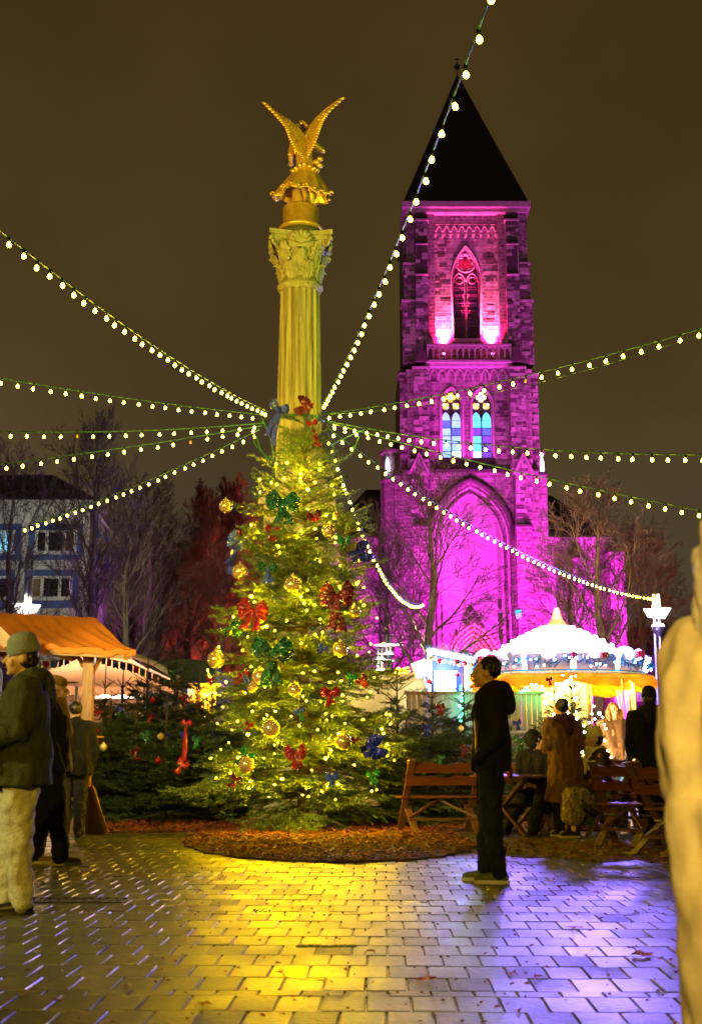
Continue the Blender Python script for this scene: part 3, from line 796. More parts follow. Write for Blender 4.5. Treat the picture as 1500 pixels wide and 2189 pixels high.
for a in ((483, 1082, 15, 'gold bauble at the upper left edge under the tree top'), (703, 1135, 16, 'clear gold bauble at the upper right near the green bow'), (626, 1250, 19, 'large gold bauble hanging alone in the upper middle of the tree'),
          (513, 1222, 17, 'gold bauble under the big blue bow at the left edge'), (462, 1410, 19, 'gold bauble on the far left bough by the green tent'), (556, 1447, 18, 'gold bauble left of the largest green bow tails'),
          (630, 1475, 15, 'gold bauble among bright lights in the centre'), (727, 1388, 17, 'gold bauble below the dark red bow tails'), (757, 1308, 13, 'gold bauble at the right edge behind the dark red fan bow'),
          (580, 1558, 20, 'large gold bauble in the lower left middle'), (733, 1585, 18, 'gold bauble in the lower right beside the blue bow'), (528, 1634, 18, 'gold bauble low on the left beneath a green bow'),
          (540, 1470, 11, 'small gold bauble below the left middle bauble'), (719, 1102, 8, 'tiny gold bauble near the top right edge')):
    bauble(*a)
# ------------------------------------------------------------------ small firs
def small_fir(seed, H, R, dens, bare_top, ndl):
    r = thing('small_fir', (0, 0, 0), 'f', 'fir tree'); zt = H-bare_top
    Pq, Dq, Uq, Sq, tq, _ = fir_shoots(H, lambda z, a: max(.06, R*max(0, 1-(z/zt))**.72*(1+.15*math.sin(a*2+z*5))+.05), .12, zt*.99, dens, .15, seed, sl=.125, nper=9, lat=.55)
    rr = random.Random(seed)
    # sparse bare upper whorl arms
    for lv in (zt, zt+bare_top*.33):
        for k in range(5):
            a = 2*PI*k/5+rr.random(); d = Vector((math.cos(a), math.sin(a), .55)); L = .16+.14*rr.random(); p0 = Vector((0, 0, lv)); n = int(L/.08)
            tq.tube([p0, p0+d*L], [.007, .004], 5)
            for i in range(n+1): Pq.append(p0+d*(i*.075)); Dq.append(d); Uq.append(Vector((0, 0, 1))); Sq.append(.08)
    for i in range(int(bare_top/.05)):
        Pq.append(Vector((0, 0, zt+i*.05))); Dq.append(Vector((.1, 0, 1))); Uq.append(Vector((1, 0, 0))); Sq.append(.055)
    tri_obj('needles', shoots_to_tris(Pq, Dq, Uq, Sq, seed), ndl, r, kind='stuff'); tq.build('twigs', m_bark, r, kind='stuff')
    g = MB(); g.tube([(0, 0, 0), (0, 0, H*.5), (0, 0, H)], [.035, .022, .007], 8); g.build('trunk', m_bark, r)
    print('small fir shoots', len(Pq)); return r
sf = [small_fir(21, 2.55, .95, 1.0, .62, m_needle_d), small_fir(22, 2.2, .85, 1.0, .5, m_needle), small_fir(23, 2.7, 1.0, .85, .45, m_needle_d)]
def putfir(k, px, topy, Y, label, group, w_=1.0):
    x = XX(px, 1600, Y); H = ZZ(topy, Y); o = sf[k]; 
    if o.get('used'): o = copy_tree(o); 
    sf[k]['used'] = 1
    h0 = (2.55, 2.2, 2.7)[k]; s = H/h0
    place(o, (x, Y, 0), rz=rnd.random()*6, s=(w_*(.75+.25*s), w_*(.75+.25*s), s), label=label, group=group)
    if 'used' in o: del o['used']
    sf[k]['used'] = 1
GL = 'small firs left of the large fir'; GR = 'small firs right of the large fir'
putfir(0, 221, 1420, 20.6, 'small fir directly right of the wooden stall post, short bare leader', GL)
putfir(1, 259, 1424, 22.2, 'small fir in front of the brightly lit tent opening', GL)
putfir(0, 312, 1370, 21.0, 'tall small fir with a long bare leader before the tent corner', GL, 1.05)
putfir(2, 371, 1366, 20.8, 'tallest of the small firs at the left, green bow near its tip', GL)
putfir(1, 388, 1432, 22.6, 'small fir behind the tallest left one', GL)
putfir(0, 424, 1428, 21.4, 'small fir with a blue and green bow near its tip', GL)
putfir(2, 452, 1448, 20.4, 'small fir with red bows, tucked behind the left boughs of the big tree', GL, 1.05)
putfir(1, 490, 1440, 22.4, 'small fir mostly hidden behind the big tree', GL)
putfir(1, 290, 1470, 19.6, 'low dark small fir at the front of the left cluster', GL, 1.1)
putfir(0, 355, 1480, 19.4, 'low bushy small fir with a light blue bow', GL, 1.1)
putfir(1, 420, 1475, 19.3, 'low small fir beside the long red ribbon', GL, 1.1)
putfir(0, 235, 1480, 19.5, 'low small fir in shadow behind the stall post', GL, 1.0)
putfir(1, 849, 1430, 20.0, 'small fir in front of the pale yellow wall', GR)
putfir(2, 924, 1460, 18.8, 'small fir with a dark blue bow behind the long bench', GR, 1.05)
putfir(0, 992, 1430, 19.4, 'tall small fir behind the man in dark clothes', GR)
putfir(2, 1072, 1490, 19.0, 'small fir right behind the shoulder of the man in dark clothes', GR, .9)
putfir(1, 868, 1520, 18.2, 'low small fir at the right foot of the big tree', GR, 1.0)
putfir(0, 1187, 1430, 19.2, 'small fir with white lights beside the carousel', GR, .8)
putfir(2, 1224, 1438, 20.2, 'small fir before the glowing carousel drum', GR, .8)
putfir(1, 1255, 1500, 18.0, 'low lit small fir behind the seated woman in the white hat', GR, .8)
# lights in the carousel-side firs
m_wl = M('cool_fairy_glow', (1, .9, .8), .4, emit=(1, .55, .25), es=420, var=0)
fw = {r_: ico(r_).mesh('bulb') for r_ in (.012, .022)}
for q in fw.values(): q.materials.append(m_wl)
f2 = thing('fairy_lights', U(1215, 1560, 18.6), 'pinkish white fairy lights in the small firs beside the carousel', 'fairy lights')
for k in range(90):
    py = rr.uniform(1440, 1660); wd = 25+(py-1440)*.32; px = 1215+rr.uniform(-1, 1)*wd+ (20 if py > 1500 else 0)
    o = link(bpy.data.objects.new('bulb', fw[.022 if rr.random() < .2 else .012])); o.parent = f2; o.location = U(px, py, rr.uniform(18.2, 19.4))-wl(f2)
# bows and baubles on the small firs
LB = [(327, 1484, 22, F_L, F_B, 'blue bow on a small fir left of the tent corner'), (393, 1492, 20, F_R, F_D, 'dark red bow on a small fir by the orange board'), (421, 1464, 16, F_L, F_G, 'light blue bow with green tails high on a leader'),
      (450, 1452, 18, F_R, F_R, 'red bow high on a leader near the big tree'), (368, 1438, 20, F_G, F_G, 'green bow around the tip of the tallest left fir'), (255, 1516, 20, F_B, F_G, 'blue bow with green tails behind the stall post'),
      (211, 1522, 18, F_R, F_R, 'slanting red ribbon close to the stall post'), (323, 1530, 18, F_D, F_R, 'dim red ribbon in the middle of the left firs'), (310, 1570, 26, F_G, F_G, 'green bow low in the left firs'),
      (360, 1570, 22, F_L, F_L, 'light blue slanting bow low in the left firs'), (198, 1602, 20, F_G, F_G, 'green bow beside the stall post below the shelf'), (208, 1585, 20, F_D, F_R, 'red bow just below the stall shelf'),
      (288, 1606, 24, F_D, F_D, 'very dark red bow deep in the left firs'), (368, 1605, 14, F_LG, F_G, 'small green bow deep in the left firs'), (421, 1580, 24, F_G, F_LG, 'green bow behind the long red ribbon'),
      (391, 1568, 14, F_B, F_B, 'blue ribbon just left of the long red ribbon')]
for (px, py, s, a, b, l) in LB: bow(px, py, s, a, b, l, dep=18.6, tilt=rr.uniform(-.5, .5), tail=1.0)
bow(399, 1545, 26, F_R, F_R, 'long red foil ribbon hanging left of the big tree', .8, 3.4, .05, .0, dep=18.0)
bow(392, 1632, 30, F_R, F_R, 'lower crumpled red ribbon left of the big tree', 1.1, 1.2, .6, .3, dep=17.7)
RB = [(940, 1510, 22, F_D, F_R, 'dark red bow on the small fir behind the long bench'), (912, 1553, 26, F_B, F_B, 'dark blue bow on the small fir behind the long bench'), (940, 1618, 22, F_G, F_LG, 'green bow just above the backrest of the long bench'),
      (994, 1600, 24, F_D, F_D, 'very dark red bow left of the man in dark clothes'), (1104, 1545, 22, F_B, F_B, 'blue ribbon right of the man in dark clothes'), (1113, 1582, 34, F_G, F_G, 'large green bow right of the man in dark clothes'),
      (1173, 1452, 16, F_D, F_R, 'red bow at the tip of the fir by the carousel'), (1222, 1468, 14, F_D, F_R, 'purple red bow before the carousel light'), (866, 1640, 12, F_L, F_B, 'blue ribbon hanging at the left end of the bench'), (806, 1475, 12, F_L, F_L, 'tiny light blue bow before the yellow wall')]
for (px, py, s, a, b, l) in RB: bow(px, py, s, a, b, l, dep=17.9, tilt=rr.uniform(-.4, .4), tail=1.0)
bc = bauble_proto(m_rball); bcc = bauble_proto(m_cball)
GS = 'small baubles on the low firs'
for (px, py, r_, pr_, l) in ((207, 1562, 7, bc, 'red bauble by the stall post above the red bow'), (222, 1597, 8, bcc, 'yellowish bauble low beside the stall post'), (344, 1574, 7, bcc, 'cream bauble between the green and light blue bows'), (339, 1626, 7, bc, 'red bauble low in the dark left firs'),
                             (326, 1497, 6, bc, 'small red bauble under the blue bow near the tent'), (985, 1557, 6, bcc, 'small yellow bauble left of the man in dark clothes'), (1112, 1645, 7, bcc, 'yellow bauble behind the cup on the table')):
    bauble(px, py, r_, l, pr_, 18.5, GS)
for q in (bp0, bc, bcc):
    for ch in list(q.children): bpy.data.objects.remove(ch)
    bpy.data.objects.remove(q)
# fir twig on the paving
p = G(690, 2029); tg = thing('fir_twig', (p.x, p.y, 0), 'green fir twig lying flat on the yellow-lit paving', 'twig')
Pq = []; Dq = []; 
for i in range(9):
    Pq.append(p+Vector((-.15+i*.035, .01*math.sin(i), .012))); Dq.append(Vector((1, .1*math.sin(i*2), .05)))
    for s in (-1, 1): Pq.append(Pq[-1]); Dq.append(Vector((.8, s*.6, .05)))
tri_obj('needles', shoots_to_tris(Pq, Dq, [Vector((0, 0, 1))]*len(Pq), [.06]*len(Pq)), m_needle_d, tg, kind='stuff')
# ------------------------------------------------------------------ church
YF = 100.0
m_mas = masonry('church_masonry', (.20, .15, .13), (.42, .33, .30), (.50, .40, .36), .62, .30, -.25)
m_masp = masonry('church_masonry_patchy', (.10, .075, .065), (.40, .31, .28), (.30, .24, .22), .50, .30, -.1)
m_masw = masonry('church_wall_smooth', (.34, .27, .25), (.42, .34, .31), (.28, .22, .2), .8, .30, 0)
m_trim = M('church_trim_stone', (.45, .36, .33), .8, ns=2, bump=.5, bs=8)
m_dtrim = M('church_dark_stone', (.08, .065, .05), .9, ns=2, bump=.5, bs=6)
m_slate = M('slate_roof', (.012, .010, .010), .75, ns=1.5, bump=.3, bs=5)
m_louv = M('window_louvre', (.28, .14, .20), .6, ns=2)  # purple floodlight is put into the louvre colour
m_leadglass = M('purple_lit_glass', (.50, .06, .14), .3)  # belfry glass coloured as if lit purple
C = lambda px, py: (XX(px, py, YF), ZZ(py, YF))
XC = XX(1002, 900, YF)
ch = thing('church', (XC, YF, 0), 'tall gothic church tower with a dark pointed spire, lit magenta and pink', 'church')
def w_(px, py): return abs(XX(px, py, YF)-XX(1002, py, YF))   # half width in metres at that height
zg = 0
Z = lambda py: ZZ(py, YF-.6)
def box(mb, x0, x1, z0, z1, y0, y1): mb.box2((x0, YF+y0, z0), (x1, YF+y1, z1))
def wall_arch(mb, x0, x1, z0, z1, ar, zs, sill, y0, y1):
    """wall block with a pointed opening (ar = list of arch points)"""
    a0, a1 = ar[0][0], ar[-1][0]
    box(mb, x0, a0, z0, z1, y0, y1); box(mb, a1, x1, z0, z1, y0, y1)
    if sill > z0: box(mb, a0, a1, z0, sill, y0, y1)
    mb.prism(ar+[(a1, z1), (a0, z1)], YF+y0, YF+y1)
# core body
wU, wM, wL = w_(1070, 600), w_(1088, 900), w_(1095, 1200)
core = MB()
zc_top = Z(435); zgal = Z(776); zs1 = Z(1003)
# upper stage
aw = w_(1031, 600); auz, asp = Z(519), Z(590); sill_u = Z(718)
ar = arch(XC, aw, asp, auz)
wall_arch(core, XC-wU, XC+wU, zgal, Z(470), ar, asp, sill_u, .45, 1.6)
box(core, XC-wU-.2, XC+wU+.2, Z(470), zc_top, .15, 1.6)
box(core, XC-5.0, XC+5.0, zgal, zc_top, 1.6, 10)
core.build('upper_stage', m_mas, ch)
mid = MB()
hw = w_(1024, 900)-w_(1009, 900)
x1c = XX(965.5, 900, YF); x2c = XX(1031, 900, YF); ahw = (XX(987.5, 900, YF)-XX(943.5, 900, YF))/2
sm, am_, mm_s = Z(972), Z(822), Z(858)
xm = (x1c+x2c)/2
for (xa, xb, xc) in ((XC-wM-.1, xm, x1c), (xm, XC+wM+.1, x2c)):
    wall_arch(mid, xa, xb, zs1, zgal-.2, arch(xc, ahw, mm_s, am_), mm_s, sm, .35, 1.3)
box(mid, XC-5.6, XC+5.6, zs1, zgal, 1.9, 10)
mid.build('middle_stage', m_mas, ch)
low = MB()
axw = w_(1088, 1100); az, asl = Z(1030), Z(1152)
ar = arch(XC, axw*.98, asl, az, 14)
wall_arch(low, XC-w_(1095, 1200), XC+w_(1095, 1200), 0, zs1, ar, asl, 0, 0, .8)
ar2 = arch(XC, w_(1071, 1150), Z(1156), Z(1047), 14)
wall_arch(low, XC-axw*1.02, XC+axw*1.02, 0, az+.3, ar2, Z(1156), 0, .8, 1.5)
low.build('lower_stage', m_mas, ch)
g = MB(); box(g, XC-axw, XC+axw, 0, az+.2, 1.5, 2.2); g.build('recessed_wall', M('pale_recess_stone', (.55, .46, .44), .85, ns=.5, bump=.3, bs=3, var=.12), ch)
g = MB(); g.tube([(p[0], YF-.05, p[1]) for p in arch(XC, axw*1.06, asl, az+.35, 14)], .24, 6); g.build('hood_mould', m_dtrim, ch, smooth=True)
g = MB(); g.tube([(XC-w_(1071, 1150), YF+.8, 1)]+[(p[0], YF+.8, p[1]) for p in ar2]+[(XC+w_(1071, 1150), YF+.8, 1)], .16, 6)
g.tube([(XC-axw*.96, YF+.25, 1)]+[(p[0], YF+.25, p[1]) for p in arch(XC, axw*.93, asl, az-.25, 14)]+[(XC+axw*.96, YF+.25, 1)], .13, 6); g.build('arch_moulding', m_trim, ch, smooth=True)
# buttresses (mirrored), in stages: (half inner, half outer, ztop, zbot, proud, mat)
def hwz(px, py): return abs(XX(px, py, YF)-XX(1002 if py > 430 else 1000, py, YF))
stages = [
 (1070, 1085, 437, 776, -.15, m_mas), (1085, 1112, 470, 776, -.75, m_masp), (1112, 1131, 455, 560, -.35, m_masp), (1112, 1136, 560, 640, -.45, m_masp), (1112, 1141, 640, 776, -.5, m_masp),
 (1088, 1121, 786, 1003, -.9, m_masp), (1121, 1134, 790, 1003, -.55, m_mas), (1134, 1150, 795, 1003, -.3, m_masp),
 (1095, 1130, 985, 1125, -1.1, m_masp), (1095, 1128, 1125, 1600, -1.3, m_mas), (1128, 1147, 1003, 1600, -.6, m_mas), (1147, 1166, 1010, 1600, -.3, m_mas)]
for sgn in (-1, 1):
    for (a, b, yt, yb, pr_, mt) in stages:
        ym = (yt+min(yb, 1300))/2; xa = hwz(a, ym)*sgn; xb = hwz(b, ym)*sgn
        g = MB(); zb_ = Z(yb) if yb < 1500 else 0
        box(g, XC+min(xa, xb), XC+max(xa, xb), zb_, Z(yt), pr_, 2.0 if yb < 1100 else 3); g.build('buttress', mt, ch)
        if (a, yt) not in ((1070, 437), (1112, 455)):
            g = MB(); x0, x1 = XC+min(xa, xb)-.08, XC+max(xa, xb)+.08; zt = Z(yt)
            g.add([(x0, YF+pr_-.12, zt), (x1, YF+pr_-.12, zt), (x1, YF+1.5, zt+.7), (x0, YF+1.5, zt+.7), (x0, YF+pr_-.12, zt-.15), (x1, YF+pr_-.12, zt-.15), (x1, YF+1.5, zt-.15), (x0, YF+1.5, zt-.15)],
                  [(0, 1, 2, 3), (4, 7, 6, 5), (0, 4, 5, 1), (1, 5, 6, 2), (2, 6, 7, 3), (3, 7, 4, 0)]); g.build('weathering', m_dtrim if yt > 1000 else m_trim, ch)
    # gablets on the lower piers
    xg = XC+sgn*hwz(1112, 985); gw = hwz(1130, 985)-hwz(1095, 985)
    g = MB(); g.prism([(xg-gw*.55, Z(1015)), (xg+gw*.55, Z(1015)), (xg, Z(974))], YF-1.25, YF+.3); g.build('gablet', m_masp, ch)
    g = MB(); g.tube([(xg-gw*.6, YF-1.3, Z(1017)), (xg, YF-1.3, Z(972)), (xg+gw*.6, YF-1.3, Z(1017))], .10, 5); g.build('gablet_coping', m_trim, ch)
    # small gablets at the gallery
    xg = XC+sgn*hwz(1103, 760); g = MB(); g.prism([(xg-.55, Z(776)), (xg+.55, Z(776)), (xg, Z(737))], YF-1.2, YF-.8); g.build('gablet', m_dtrim, ch)
    # belfry niches in the piers: dark slabs stand in for their shade
    for (ya, yb_) in ((508, 523), (524, 588)):
        xg = XC+sgn*hwz(1098, 540); g = MB(); box(g, xg-.42, xg+.42, Z(yb_), Z(ya), -.80, -.76); g.build('niche_shade', m_dtrim, ch)
        g = MB(); box(g, xg-.5, xg+.5, Z(yb_)-.1, Z(yb_), -.95, -.74); g.build('niche_sill', m_trim, ch)
# proud light stones and quoins scattered on the piers
rs = random.Random(3); gA = MB(); gB = MB()
for sgn in (-1, 1):
    for (a, b, yt, yb, pr_) in ((1085, 1112, 470, 776, -.75), (1088, 1121, 786, 1003, -.9), (1095, 1130, 1000, 1125, -1.1), (1112, 1138, 560, 776, -.5), (1121, 1150, 795, 1003, -.55)):
        z = Z(yb)+.1
        while z < Z(yt)-.4:
            ym = yt; xa, xb = hwz(a, (yt+yb)/2), hwz(b, (yt+yb)/2); x = xa+.02
            while x < xb-.15:
                L_ = min(rs.choice((.35, .5, .65, .8)), xb-x)
                if rs.random() < .45:
                    q = gA if rs.random() < .6 else gB; d = rs.uniform(.02, .06)
                    xx = XC+sgn*(x+L_/2); y0 = pr_ if not (a == 1121) else -.3
                    box(q, xx-L_/2+.02, xx+L_/2-.02, z+.015, z+.285, y0-d, y0+.1)
                x += L_
            z += .3
for k in range(420):
    # panel stones
    st_ = rs.choice((0, 1, 2))
    if st_ == 0: x = rs.uniform(-wU, wU); z = rs.uniform(Z(770), Z(500)); y0 = .45; 
    elif st_ == 1: x = rs.uniform(-wM, wM); z = rs.uniform(Z(1000), Z(812)); y0 = .35
    else: x = rs.uniform(-wM, wM); z = rs.uniform(Z(1120), Z(1008)); y0 = 0
    z = round(z/.3)*.3; L_ = rs.choice((.4, .6, .9))
    if st_ == 0 and abs(x) < aw+.6: continue
    if st_ == 1 and (abs(XC+x-x1c) < ahw+.5 or abs(XC+x-x2c) < ahw+.5) and z > sm-.3 : continue
    if st_ == 2 and abs(x) < axw*1.1+.4: continue
    box(gA if rs.random() < .5 else gB, XC+x-L_/2, XC+x+L_/2, z+.02, z+.28, y0-rs.uniform(.01, .035), y0+.1)
m_sta = M('pale_church_stone', (.50, .40, .36), .85, ns=3, bump=.5, bs=10); m_stb = M('dark_church_stone', (.11, .08, .07), .85, ns=3, bump=.5, bs=10)
gA.build('stone_blocks_pale', m_sta, ch, kind='stuff'); gB.build('stone_blocks_dark', m_stb, ch, kind='stuff')
# side walls of tower
g = MB(); ww = hwz(1141, 700); box(g, XC-ww+.2, XC+ww-.2, zgal, Z(450), 1.5, 10.4); g.build('tower_side_wall', m_masp, ch)
g = MB(); ww = hwz(1150, 900); box(g, XC-ww+.2, XC+ww-.2, 0, zgal, 2.3, 11); g.build('tower_side_wall', m_masp, ch)
# cornice, corbel table
g = MB(); cw = XX(1131, 435, YF)-XX(993, 435, YF)
box(g, XC-cw+.1, XC+cw-.1, Z(445), Z(433), -.9, 11.2); box(g, XC-cw+.35, XC+cw-.35, Z(453), Z(445), -.6, 10.8); g.build('cornice', m_trim, ch)
g = MB(); n = 8; x0 = XC-wU+.1; step = 2*(wU-.1)/n
g2 = MB()
for i in range(n+1):
    x = x0+i*step; g.cap((x, YF+.3, Z(498)), (x, YF+.3, Z(492)), .06, .17, 8)
    if i < n: 
        for (r_, mb) in ((.10, g),):
            mb.tube([(p[0], YF+.15, p[1]) for p in arch(x+step/2, step*.42, Z(488), Z(475), 5)], r_, 5)
            a2 = [(x+step/2+.13*math.cos(q), YF+.2, Z(484)+.13*math.sin(q)) for q in [j*PI/4 for j in range(8)]]
g.build('corbel_table', m_trim, ch, smooth=True)
g = MB(); n = 9; x0 = XC-wM+.1; step = 2*(wM-.1)/n
for i in range(n+1):
    x = x0+i*step; g.cap((x, YF+.15, Z(806)), (x, YF+.1, Z(797)), .08, .14, 8)
    if i < n: g.tube([(p[0], YF+.05, p[1]) for p in arch(x+step/2, step*.42, Z(797), Z(784), 5)], .09, 5)
g.build('corbel_table', m_trim, ch, smooth=True)
# gallery
g = MB(); gx = hwz(1090, 770); box(g, XC-gx-.1, XC+gx+.1, Z(778), Z(773), -1.1, .6); box(g, XC-gx-.2, XC+gx+.2, Z(783), Z(778), -.7, .6); g.build('gallery_floor', m_trim, ch)
bal = MB(); n = 14; step = 2*gx/n; zb0, zb1 = Z(773), Z(743)
for i in range(n+1): bal.box((XC-gx+i*step, YF-.95, (zb0+zb1)/2), (.10, .14, zb1-zb0))
for i in range(n):
    xc = XC-gx+(i+.5)*step
    bal.tube([(p[0], YF-.95, p[1]) for p in arch(xc, step*.44, zb1-.45, zb1-.06, 4)], .05, 5)
bal.build('balustrade', m_trim, ch)
g = MB(); box(g, XC-gx-.05, XC+gx+.05, zb1, zb1+.16, -1.08, -.82); g.build('hand_rail', m_trim, ch)
# string course under the middle stage
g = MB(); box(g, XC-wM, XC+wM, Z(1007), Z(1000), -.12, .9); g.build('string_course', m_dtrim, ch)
g = MB(); ax = XX(990, 960, YF)
for xc in (x1c, x2c):
    g.add([(xc-ahw*1.15, YF-.02, Z(1000)), (xc+ahw*1.15, YF-.02, Z(1000)), (xc+ahw, YF+.9, sm), (xc-ahw, YF+.9, sm)], [(0, 1, 2, 3)])
    g.add([(xc-ahw*1.15, YF+.0, Z(1000)), (xc+ahw*1.15, YF+.0, Z(1000)), (xc+ahw*1.15, YF+.34, sm-.02), (xc-ahw*1.15, YF+.34, sm-.02)], [(0, 1, 2, 3)])
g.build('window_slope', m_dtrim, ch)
# belfry window
wn = thing('belfry_window', (XC, YF+.9, sill_u), None, None); wn.parent = ch; wn.location = Vector((XC, YF+.9, sill_u))-wl(ch)
g = MB(); ap = arch(XC, aw, asp, auz); g.prism([(XC-aw, sill_u)]+ap+[(XC+aw, sill_u)], YF+1.35, YF+1.42); g.build('purple_lit_glass', m_leadglass, wn)
g = MB()
nl = 26
for i in range(nl):
    z = sill_u+.1+(Z(583)-sill_u-.2)*i/nl
    for s in (-1, 1): g.box((XC+s*aw*.47, YF+1.15, z), (aw*.78, .22, .035), Matrix.Rotation(-.6, 3, 'X'))
for i in range(1, 8):
    z = sill_u+(Z(583)-sill_u)*i/8; g.box((XC, YF+1.0, z), (2*aw, .05, .07))
g.build('louvres', m_louv, wn)
g = MB(); yq = YF+.85
g.tube([(XC, yq, sill_u), (XC, yq, Z(590))], .09, 6)
for s in (-1, 1):
    g.tube([(p[0], yq, p[1]) for p in arch(XC+s*aw*.48, aw*.45, Z(590), Z(570), 6)], .09, 6)
    q_ = [(XC+s*aw*.48+.30*math.cos(t), yq, Z(586)+.30*math.sin(t)) for t in [j*PI/6 for j in range(12)]]; g.tube(q_, .05, 5, close=True)
zr = Z(549); R_ = aw*.68
for j in range(6):
    t = j*PI/3+PI/6; c = (XC+R_*.60*math.cos(t), zr+R_*.60*math.sin(t)); pts = []
    for k in range(9):
        q = t-1.75+3.5*k/8; pts.append((c[0]+R_*.36*math.cos(q), yq, c[1]+R_*.36*math.sin(q)))
    g.tube(pts, .075, 5)
g.tube([(XC+R_*1.04*math.cos(t), yq, zr+R_*1.04*math.sin(t)) for t in [j*PI/14 for j in range(28)]], .09, 6, close=True)
g.build('tracery', m_trim, wn, smooth=True)
g = MB(); 
for d_, e_ in ((0, .42), (.22, .9)):
    g.tube([(XC-aw+d_*.3, YF+e_, sill_u)]+[(p[0], YF+e_, p[1]) for p in arch(XC, aw+.12-d_*.6, asp, auz+.18-d_*.6)]+[(XC+aw-d_*.3, YF+e_, sill_u)], .08, 6)
g.build('window_moulding', m_trim, wn, smooth=True)
g = MB(); box(g, XC-aw-.1, XC+aw+.1, sill_u-.14, sill_u+.06, .2, 1.2); g.build('sill', m_trim, wn)
# stained glass lancets
def eglass(name, col, s): return M(name, col, .25, emit=col, es=s*1.6, ns=1.2, var=.3)
gl_b = [eglass('glass_deep_blue', (.10, .12, .75), .9), eglass('glass_pale_blue', (.25, .42, .95), 1.2), eglass('glass_cyan', (.10, .62, .85), 1.2), eglass('glass_violet', (.22, .06, .70), .8), eglass('glass_white_blue', (.65, .75, 1.0), 2.6)]
gl_y = eglass('glass_amber', (.95, .62, .08), .9); gl_w = eglass('glass_pale_yellow', (.9, .85, .5), 1.0)
cols = [[0, 1, 1, 0, 1, 1, 1, 1, 1, 4, 1, 4], [2, 2, 3, 0, 2, 3, 2, 3, 4, 3, 3, 4]]
for wi, xc in enumerate((x1c, x2c)):
    wn = thing('stained_glass_window', (0, 0, 0), None, None); wn.parent = ch; wn.location = Vector((xc, YF+.9, sm))-wl(ch)
    yq = YF+.95; zl = Z(872); zt = Z(888)
    g = MB(); g.tube([(xc, yq, sm), (xc, yq, zt+.7)], .055, 6)
    for s in (-1, 1):
        cx_ = xc+s*ahw*.5
        g.tube([(p[0], yq, p[1]) for p in arch(cx_, ahw*.47, zt, Z(868), 6)], .05, 5)
    nr = 5
    for r_ in range(nr):
        z0_ = sm+(zt-sm)*r_/nr; z1_ = sm+(zt-sm)*(r_+1)/nr
        g2 = MB(); 
        for ci, s in enumerate((-1, 1)):
            cx_ = xc+s*ahw*.5; p_ = MB(); p_.box2((cx_-ahw*.46, yq+.12, z0_+.02), (cx_+ahw*.46, yq+.15, z1_-.02))
            p_.build('pane', gl_b[cols[wi][min(11, (nr-1-r_)*2+ci)]], wn)
        if r_: g.box((xc, yq+.05, z0_), (2*ahw*.96, .05, .05))
    for s in (-1, 1):
        cx_ = xc+s*ahw*.5; p_ = MB(); p_.prism([(cx_-ahw*.45, zt+.02)]+arch(cx_, ahw*.44, zt+.05, Z(870), 6)[1:-1]+[(cx_+ahw*.45, zt+.02)], yq+.12, yq+.15); p_.build('pane', gl_b[1 if wi == 0 else 2], wn)
        zc_ = Z(857)
        for j in range(4):
            t = j*PI/2+PI/4; p_ = MB(); p_.sph((cx_+.17*math.cos(t), yq+.12, zc_+.17*math.sin(t)), .15, 10, 6, (1, .15, 1)); p_.build('pane', gl_y if (wi+j) % 2 == 0 else gl_w, wn)
        g.tube([(cx_+.36*math.cos(t), yq, zc_+.36*math.sin(t)) for t in [j*PI/8 for j in range(16)]], .05, 5, close=True)
    zc_ = Z(838)
    for j in range(4):
        t = j*PI/2; p_ = MB(); p_.sph((xc+.26*math.cos(t), yq+.12, zc_+.26*math.sin(t)), .21, 12, 6, (1, .15, 1)); p_.build('pane', gl_y if wi == 0 else gl_w, wn)
    p_ = MB(); p_.sph((xc, yq+.08, zc_), .20, 12, 6, (1, .15, 1)); p_.build('pane', gl_b[1], wn)
    g.tube([(xc+.5*math.cos(t), yq, zc_+.5*math.sin(t)) for t in [j*PI/10 for j in range(20)]], .06, 5, close=True)
    g.build('tracery', m_dtrim, wn, smooth=True)
    p_ = MB(); p_.prism([(xc-ahw, sm)]+arch(xc, ahw, mm_s, am_)+[(xc+ahw, sm)], yq+.3, yq+.34); p_.build('backing', m_dtrim, wn)
    g = MB()
    for (e_, d_) in ((.33, .08), (.6, -.02)): g.tube([(xc-ahw-d_, YF+e_, sm)]+[(p[0], YF+e_, p[1]) for p in arch(xc, ahw+d_, mm_s, am_+d_)]+[(xc+ahw+d_, YF+e_, sm)], .09, 6)
    g.build('window_moulding', m_trim, wn, smooth=True)
# spire
SA = Vector((XX(977, 165, YF+5.2), YF+5.2, ZZ(165, YF+5.2))); sw = (XX(1126, 434, YF)-XX(862, 434, YF))/2; sxc = (XX(1126, 434, YF)+XX(862, 434, YF))/2
zb = Z(434)
g = MB(); cs = [(sxc-sw, YF-.6, zb), (sxc+sw, YF-.6, zb), (sxc+sw, YF+11, zb), (sxc-sw, YF+11, zb)]
g.add(cs+[(SA.x-.12, SA.y-.12, SA.z), (SA.x+.12, SA.y-.12, SA.z), (SA.x+.12, SA.y+.12, SA.z), (SA.x-.12, SA.y+.12, SA.z)], [(0, 1, 5, 4), (1, 2, 6, 5), (2, 3, 7, 6), (3, 0, 4, 7), (4, 5, 6, 7), (3, 2, 1, 0)])
g.build('spire', m_slate, ch)
m_lead = M('lead_ridge', (.035, .03, .03), .6)
for q_ in cs: g = MB(); g.tube([q_, SA], .09, 5); g.build('hip_ridge', m_lead, ch)
g = MB(); g.tube([SA, SA+Vector((0, 0, 1.9))], [.07, .03], 6); g.sph(SA+Vector((0, 0, 1.0)), .28, 10, 8); g.box(SA+Vector((0, 0, 1.75)), (.5, .06, .07)); g.build('finial', m_slate, ch)
